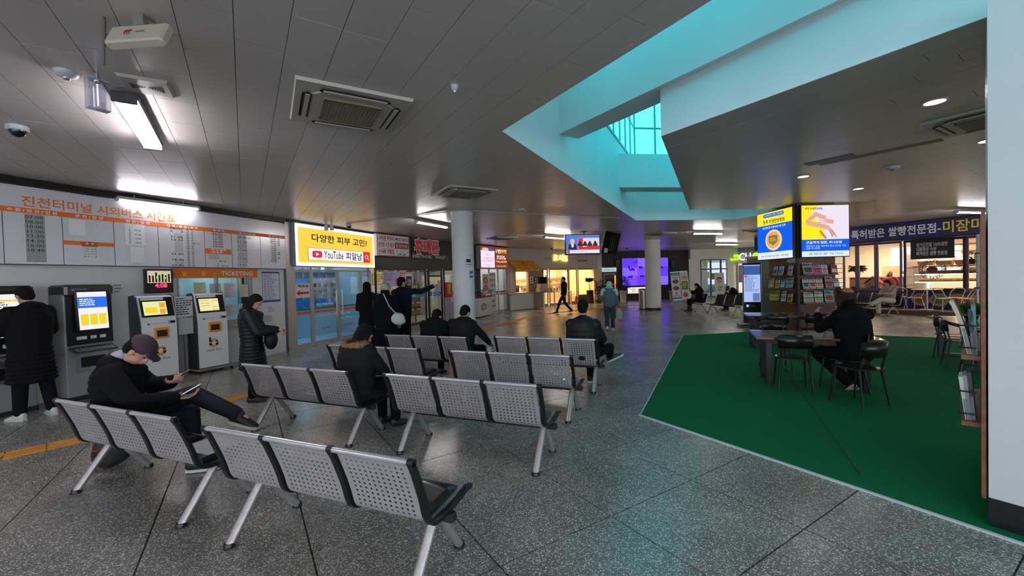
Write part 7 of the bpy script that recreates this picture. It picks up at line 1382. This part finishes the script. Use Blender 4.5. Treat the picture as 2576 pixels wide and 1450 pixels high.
# ================================================================ PLANTS, BINS, STANDS, SMALL THINGS
leafm = mat('plant_leaf', (.018, .045, .014), .45, noise=.4, ns=8)
def potplant(label, x, y, h, pot, pm, kind, n=120, spread=.4, seed=1, z=0, leaf=leafm):
    r = random.Random(seed); t = thing('potted_plant', label, 'plant', (x, y, z)); ph, pr, pb = pot; g = G(); g.lathe([(pb, 0), (pr, ph-.04), (pr+.015, ph-.04), (pr+.015, ph), (pr-.02, ph), (pr-.03, ph-.05)], n=20); g.build('pot', pm, t)
    g = G(); g.lathe([(pr-.03, ph-.05), (.001, ph-.045)], n=16); g.build('soil', mat('soil', (.03, .02, .012), .9), t)
    g = G(); tips = []
    if kind == 'tree':
        for k in range(3): a = 2*pi*k/3; e = (.12*cos(a), .12*sin(a), h*.75); g.tube([(.02*cos(a), .02*sin(a), ph-.05), (.05*cos(a), .05*sin(a), h*.5), e], [.018, .014, .008], 6); tips.append(V(e))
    elif kind == 'canes':
        for k in range(12): a = r.uniform(0, 6.28); b = r.uniform(0, spread*.6); e = (b*cos(a), b*sin(a), h*r.uniform(.6, .95)); g.tube([(b*.5*cos(a), b*.5*sin(a), ph-.05), e], [.01, .006], 5); tips += [V(e), V(e)*.8, V((e[0], e[1], e[2]*.65))]
    else: tips = [V((0, 0, h*.6))]; g.tube([(0, 0, ph-.05), (0, 0, h*.6)], .02, 6)
    g.build('stem', mat('stem_brown', (.06, .035, .018), .7), t, kind='stuff' if kind == 'canes' else None)
    g = G()
    for k in range(n):
        c = r.choice(tips); a = r.uniform(0, 2*pi); e = r.uniform(-.5, 1.2); L_ = r.uniform(.10, .22)*(1.3 if kind == 'tree' else 1)
        if kind == 'bush':
            d = V((cos(a)*cos(e), sin(a)*cos(e), sin(e))); b = V((0, 0, h*.64))+V((d.x*spread*r.uniform(.3, 1), d.y*spread*r.uniform(.3, 1), d.z*h*.36*r.uniform(.3, 1))); L_ = .09
        else: b = c+V((r.uniform(-.05, .05), r.uniform(-.05, .05), r.uniform(-.06, .1))); d = V((cos(a), sin(a), e*.6)).normalized()
        s_ = d.cross(V((0, 0, 1))).normalized()*L_*(.28 if kind != 'canes' else .18); m = b+d*L_*.5; q = b+d*L_+V((0, 0, -L_*.35))
        g.add([b, m-s_, m+s_, q], [(0, 1, 3), (0, 3, 2)])
    g.build('leaves', leaf, t, kind='stuff'); return t
q = fl(1485, 764); potplant('rubber plant with drooping leaves in a tall black pot before the café end window', q.x, q.y, 2.0, (.85, .22, .2), blackf, 'tree', 170, .45, 3)
q = fl(1506, 763); potplant('bamboo like plant with thin canes between the rubber plant and the cream cabinet', q.x, q.y, 1.55, (.2, .2, .17), woodb, 'canes', 220, .5, 5)
wpot = mat('pot_white', (.6, .6, .6), .4); q = fl(1568, 761); potplant('round dark bush in a white tapered pot left of the purple video wall', q.x, q.y, 1.75, (.75, .23, .17), wpot, 'bush', 1100, .48, 7, leaf=mat('leaf_dark', (.01, .02, .01), .5))
q = fl(1691, 755); potplant('thin dark plant in a white tapered pot right of the far column', q.x, q.y, 1.5, (.62, .21, .15), wpot, 'bush', 400, .26, 8, leaf=mat('leaf_dark', (.01, .02, .01), .5))
q = FB.pt(bu(2145), 0, -1.45); potplant('broad leaved rubber plant standing inside the bakery window', q.x, q.y, 2.3, (.75, .16, .13), mat('pot_clay', (.3, .12, .05), .6), 'tree', 260, .6, 9, leaf=mat('leaf_olive', (.10, .13, .02), .5))
q = FB.pt(bu(2432), 0, -1.5); potplant('small green plant in a dark pot on the bakery display case end', q.x, q.y, .45, (.2, .1, .08), blackf, 'bush', 80, .16, 10, z=1.77)
# bin by the far column
q = fl(1620, 779); t = thing('steel_bin', 'round steel litter bin standing left of the far white column', 'bin', (q.x, q.y, 0)); g = G(); g.lathe([(.24, 0), (.24, .06)], n=24); g.build('base', blackf, t); g = G(); g.lathe([(.235, .06), (.235, .92)], n=28); g.build('drum', mat('bin_steel', (.35, .33, .33), .3, .8), t); g = G(); g.lathe([(.26, .92), (.26, 1.0), (.2, 1.03), (.17, .98)], n=28); g.build('lid', steel, t)
# roll-up banners
def rollup(label, xa, ya, xb, build, rz=0, h=1.85, tilt=0, w=None):
    a = fl(xa, ya); b = fl(xb, ya-1); w = w or (b-a).length; t = thing('standing_banner', label, 'banner', (a.x, a.y, 0), rz); t.rotation_euler = (radians(-6), tilt, rz); g = G(); g.box(0, 0, .03, w, .006, h); s_ = g.build('sheet', mat('banner_sheet', (.66, .66, .6), .5), t)
    g = G(); g.box(0, -.02, 0, w, .05, .03); g.box(0, -.006, h, w, .012, h+.02); g.build('rail', steel, t); g = G(); g.tube([(w/2, .01, h), (w/2, .35, .02)], .012, 6); g.build('support', steel, t); build(s_, w, h); return t
def b1(s, w, h):
    tl = mat('banner_teal', (.06, .28, .36), .5); g = G(); rect(g, (0, h*.88, w, h)); rect(g, (0, .03, w, h*.10)); g.build('band', tl, s)
    for z in (.66, .42): g = G(); g.ell((w*.5, -.003, h*z), (w*.36, .003, h*.075), 16, 6); g.build('dish_picture', mat('dish_brown', (.10, .035, .015), .5), s)
    text('현대감자탕', (w*.12, h*.78, w*.88, h*.82), ink, s, y=-.005, bold=.03); g = G(); g.ell((w*.5, -.003, h*.24), (w*.14, .003, h*.05), 14, 6); g.build('figure_picture', MC['grey_print'], s); text('백년가족', (w*.15, h*.13, w*.85, h*.17), ink, s, y=-.005, bold=.05)
def b2(s, w, h):
    text('OPEN', (w*.12, h*.74, w*.88, h*.83), mat('banner_rust', (.5, .09, .02), .5), s, y=-.005, bold=.04); text('그랜드오픈', (w*.2, h*.69, w*.8, h*.72), ink, s, y=-.005, bold=.04)
    g = G(); g.prism([(w*x, h*z) for x, z in ((.14, .34), (.86, .34), (.9, .6), (.8, .64), (.2, .64), (.1, .6))], -.004, -.001); g.build('panel', mat('banner_green', (.02, .2, .03), .5), s); text('한우국밥\n특가할인\n13,900', (w*.22, h*.38, w*.78, h*.6), yl, s, y=-.008, bold=.04)
    g = G(); g.ell((w*.5, -.004, h*.15), (w*.3, .004, h*.09), 16, 6); g.build('meat_picture', mat('meat_red', (.55, .06, .05), .5), s); g = G(); g.tube([(w*.5+w*.3*cos(a), -.003, h*.9+h*.05*sin(a)) for a in [pi*k/8 for k in range(17)]], .008, 4); g.build('drawing', MC['grey_print'], s)
rollup('teal and white standing food banner right of the video wall, left of the pair', 1693, 756, 1713, b1, -.1, 1.85, radians(-3), .56)
rollup('white standing banner reading OPEN, right of the teal one', 1716, 753, 1736, b2, -.1, 1.9, radians(-3), .54)
def b3(s, w, h):
    g = G(); g.ell((w*.5, -.005, h*.70), (w*.26, .004, h*.10), 18, 8); g.build('face_picture', mat('face_print', (.55, .32, .22), .5), s); g = G(); g.ell((w*.5, -.003, h*.77), (w*.29, .003, h*.07), 18, 6); g.build('hair_picture', ink, s); g = G(); rect(g, (0, .03, w, h*.06)); g.build('band', yl, s); text('간편\n식사', (w*.3, h*.3, w*.75, h*.5), mat('stem_brown', (.06, .035, .018), .7), s, y=-.005, bold=.02)
    g = G()
    for x in (.3, .5, .7): g.ell((w*x, -.004, h*.16), (w*.09, .003, h*.03), 10, 6)
    g.build('fruit_picture', MC['banner_rust'], s, kind='stuff')
q = fl(1801, 770); t = rollup('cream standing banner with a smiling portrait before the store windows', 1800, 753, 1822, b3, -.15, 1.72, 0, .60)
# notices on the near column
t = thing('column_notice', 'white notice wrapped on the right side of the near round column', 'notice', (col1.location.x, col1.location.y, 2.02), radians(-12)); R_ = .275; g = G(); g.loft([[(R_*sin(a), -R_*cos(a), z), ((R_+.003)*sin(a), -(R_+.003)*cos(a), z)] for z in (0,) for a in (0,)]+[], caps=False) if False else None
def curved(a0, a1, z0, z1, m, nm, r, par, th=.003, n=8):
    g = G(); A_ = [radians(a0+(a1-a0)*k/n) for k in range(n+1)]; g.loft([[((r)*sin(a), -(r)*cos(a), z0), ((r+th)*sin(a), -(r+th)*cos(a), z0), ((r+th)*sin(a), -(r+th)*cos(a), z1), (r*sin(a), -r*cos(a), z1)] for a in A_], smooth=False); return g.build(nm, m, par)
curved(25, 82, 0, .30, MC['edge_strip'], 'sheet', .271, t); curved(31, 70, .035, .265, paper, 'sheet', .2745, t); curved(34, 60, .12, .20, ink, 'print', .278, t, .002, 4); curved(33, 66, .06, .075, rd, 'line', .278, t, .002, 4)
t = thing('column_notice', 'second smaller notice below the first on the near round column', 'notice', (col1.location.x, col1.location.y, 1.72), radians(-12)); curved(48, 90, 0, .24, paper, 'sheet', .271, t); curved(52, 74, .14, .2, MC['logo_blue'], 'print', .2745, t, .002, 4); curved(52, 74, .04, .09, MC['logo_blue'], 'print', .2745, t, .002, 4)
# café table outside
def cafe_table(label, xa, xb, yb, z, m, legs):
    a = FC.px(xa, 760, .5)[0]; b = FC.px(xb, 760, .5)[0]; t = thing('cafe_table', label, 'table', FC.pt(a, 0, .95), FC.rz); w = b-a; g = G(); g.box(0, 0, z-.035, w, .6, z); g.build('tabletop', m, t)
    if legs: 
        for x in (.0, w-.05):
            g = G(); g.box(x, .02, 0, x+.05, .07, z-.035); g.box(x, .53, 0, x+.05, .58, z-.035); g.box(x, .02, 0, x+.05, .58, .04); g.build('leg', whiteprint, t)
    else: g = G(); g.tube([(w*.5, .3, .02), (w*.5, .3, z-.035)], .06, 12); g.build('pedestal', whiteprint, t); g = G(); g.lathe([(.32, 0), (.3, .02), (.08, .05)], (w*.5, .3, 0), 20); g.build('base', whiteprint, t)
    return t
cafe_table('brown topped pedestal table holding white boxes outside the café', 1348, 1378, 778, .93, mat('brown_top', (.16, .08, .04), .5), False); cafe_table('white framed table outside the café windows', 1381, 1424, 778, .90, white, True)
for k, (u, z, s) in enumerate(((1357, .935, 0), (1364, .935, 0), (1359, 1.16, 1))):
    t = thing('white_box', ('white box on the brown café table, left of the lower two', 'white box on the brown café table, right of the lower two', 'white box stacked on the other boxes on the café table')[k], 'box', FC.pt(FC.px(u, 745, .7)[0], z, .75), FC.rz); g = G(); g.box(0, 0, 0, .42 if k < 2 else .5, .3, .22); g.build('carton', mat('carton_cream', (.6, .5, .36), .6), t); g = G(); g.box(.02, -.003, .08, .4, 0, .12); g.build('tape', MC['kiosk_grey'] if 'kiosk_grey' in MC else white, t)
for k in range(7):
    t = thing('display_jar', 'small jar in the row on the café table by the window', 'jar', FC.pt(FC.px(1374+k*7, 750, .6)[0], .905, .6), FC.rz, 'row of jars on the café table'); g = G(); g.lathe([(.07, 0), (.075, .14), (.06, .18)], n=12); g.build('jar', MC['goods_c'] if k % 2 else MC['pale_wood'], t); g = G(); g.lathe([(.062, .18), (.062, .21)], n=12); g.build('lid', MC['case_wood'], t)
q = FC.px(1367, 720, .1); t = thing('hanging_apron', 'black cloth hanging on the café window frame left of the jars', 'cloth', FC.pt(q[0], 1.05, .08), FC.rz); g = G(); g.loft([[(-.28+.03*sin(z*9), -.03*sin(z*11), z), (.05, -.05, z), (.34+.02*sin(z*7), .02*sin(z*8), z), (.05, .01, z)] for z in (0, .2, .4, .6, .72)], smooth=False); g.build('cloth', coal, t)
q = FC.px(1448, 760, .25); t = thing('fire_extinguisher', 'red fire extinguisher by the café door', 'extinguisher', FC.pt(q[0], 0, .3), FC.rz); g = G(); g.lathe([(.075, 0), (.08, .02), (.08, .38), (.05, .44), (.025, .46)], n=16); g.build('cylinder', mat('extinguisher_red', (.5, .015, .01), .35), t); g = G(); g.box(-.05, -.02, .46, .06, .02, .52); g.tube([(.03, 0, .5), (.12, 0, .4), (.11, 0, .15)], .01, 6); g.build('nozzle', black, t)
for k in range(5):
    t = thing('umbrella_stand', 'thin wire stand before the café door', 'stand', FC.pt(FC.px(1432+k*3, 770, .4)[0], 0, .45), FC.rz, 'wire stands before the café door'); g = G(); g.tube([(0, 0, 0), (.05, 0, .5), (.0, 0, .72), (-.05, 0, .5), (0, 0, .02)], .008, 5); g.build('wire', MC['brown_top'], t)
# projector spots on the ceiling edge over the yellow sign
for k, x in enumerate((820, 834)):
    q = atz(x, 562, 3.4); t = thing('emergency_lamp', ('left of the pair of small white emergency lamps above the yellow lightbox', 'right of the pair of small white emergency lamps above the yellow lightbox')[k], 'lamp', (q.x, q.y, 3.4), FD.rz); g = G(); g.tube([(0, 0, 0), (0, 0, -.05)], .02, 8); g.build('mount', dm, t); g = G(); g.lathe([(.045, -.05), (.055, -.08), (.055, -.19), (.04, -.2)], n=14); g.build('head', dm, t)
# sticker and cable details on the near floor
t = thing('sock_drop', 'small tan box lying on the seat of the half hidden bench', 'box', bl_(4, 1.46, 1.0, 0.0), BA)
g = G(); g.box(0, 0, 0, .2, .14, .5); g.build('carton', mat('carton_tan', (.45, .3, .17), .7), t); t.name = 'tan_carton'; t['label'] = 'small tan carton standing on the floor between the left benches'
bpy.data.scenes.remove(TSC)
# keep every empty carrier where its parts are
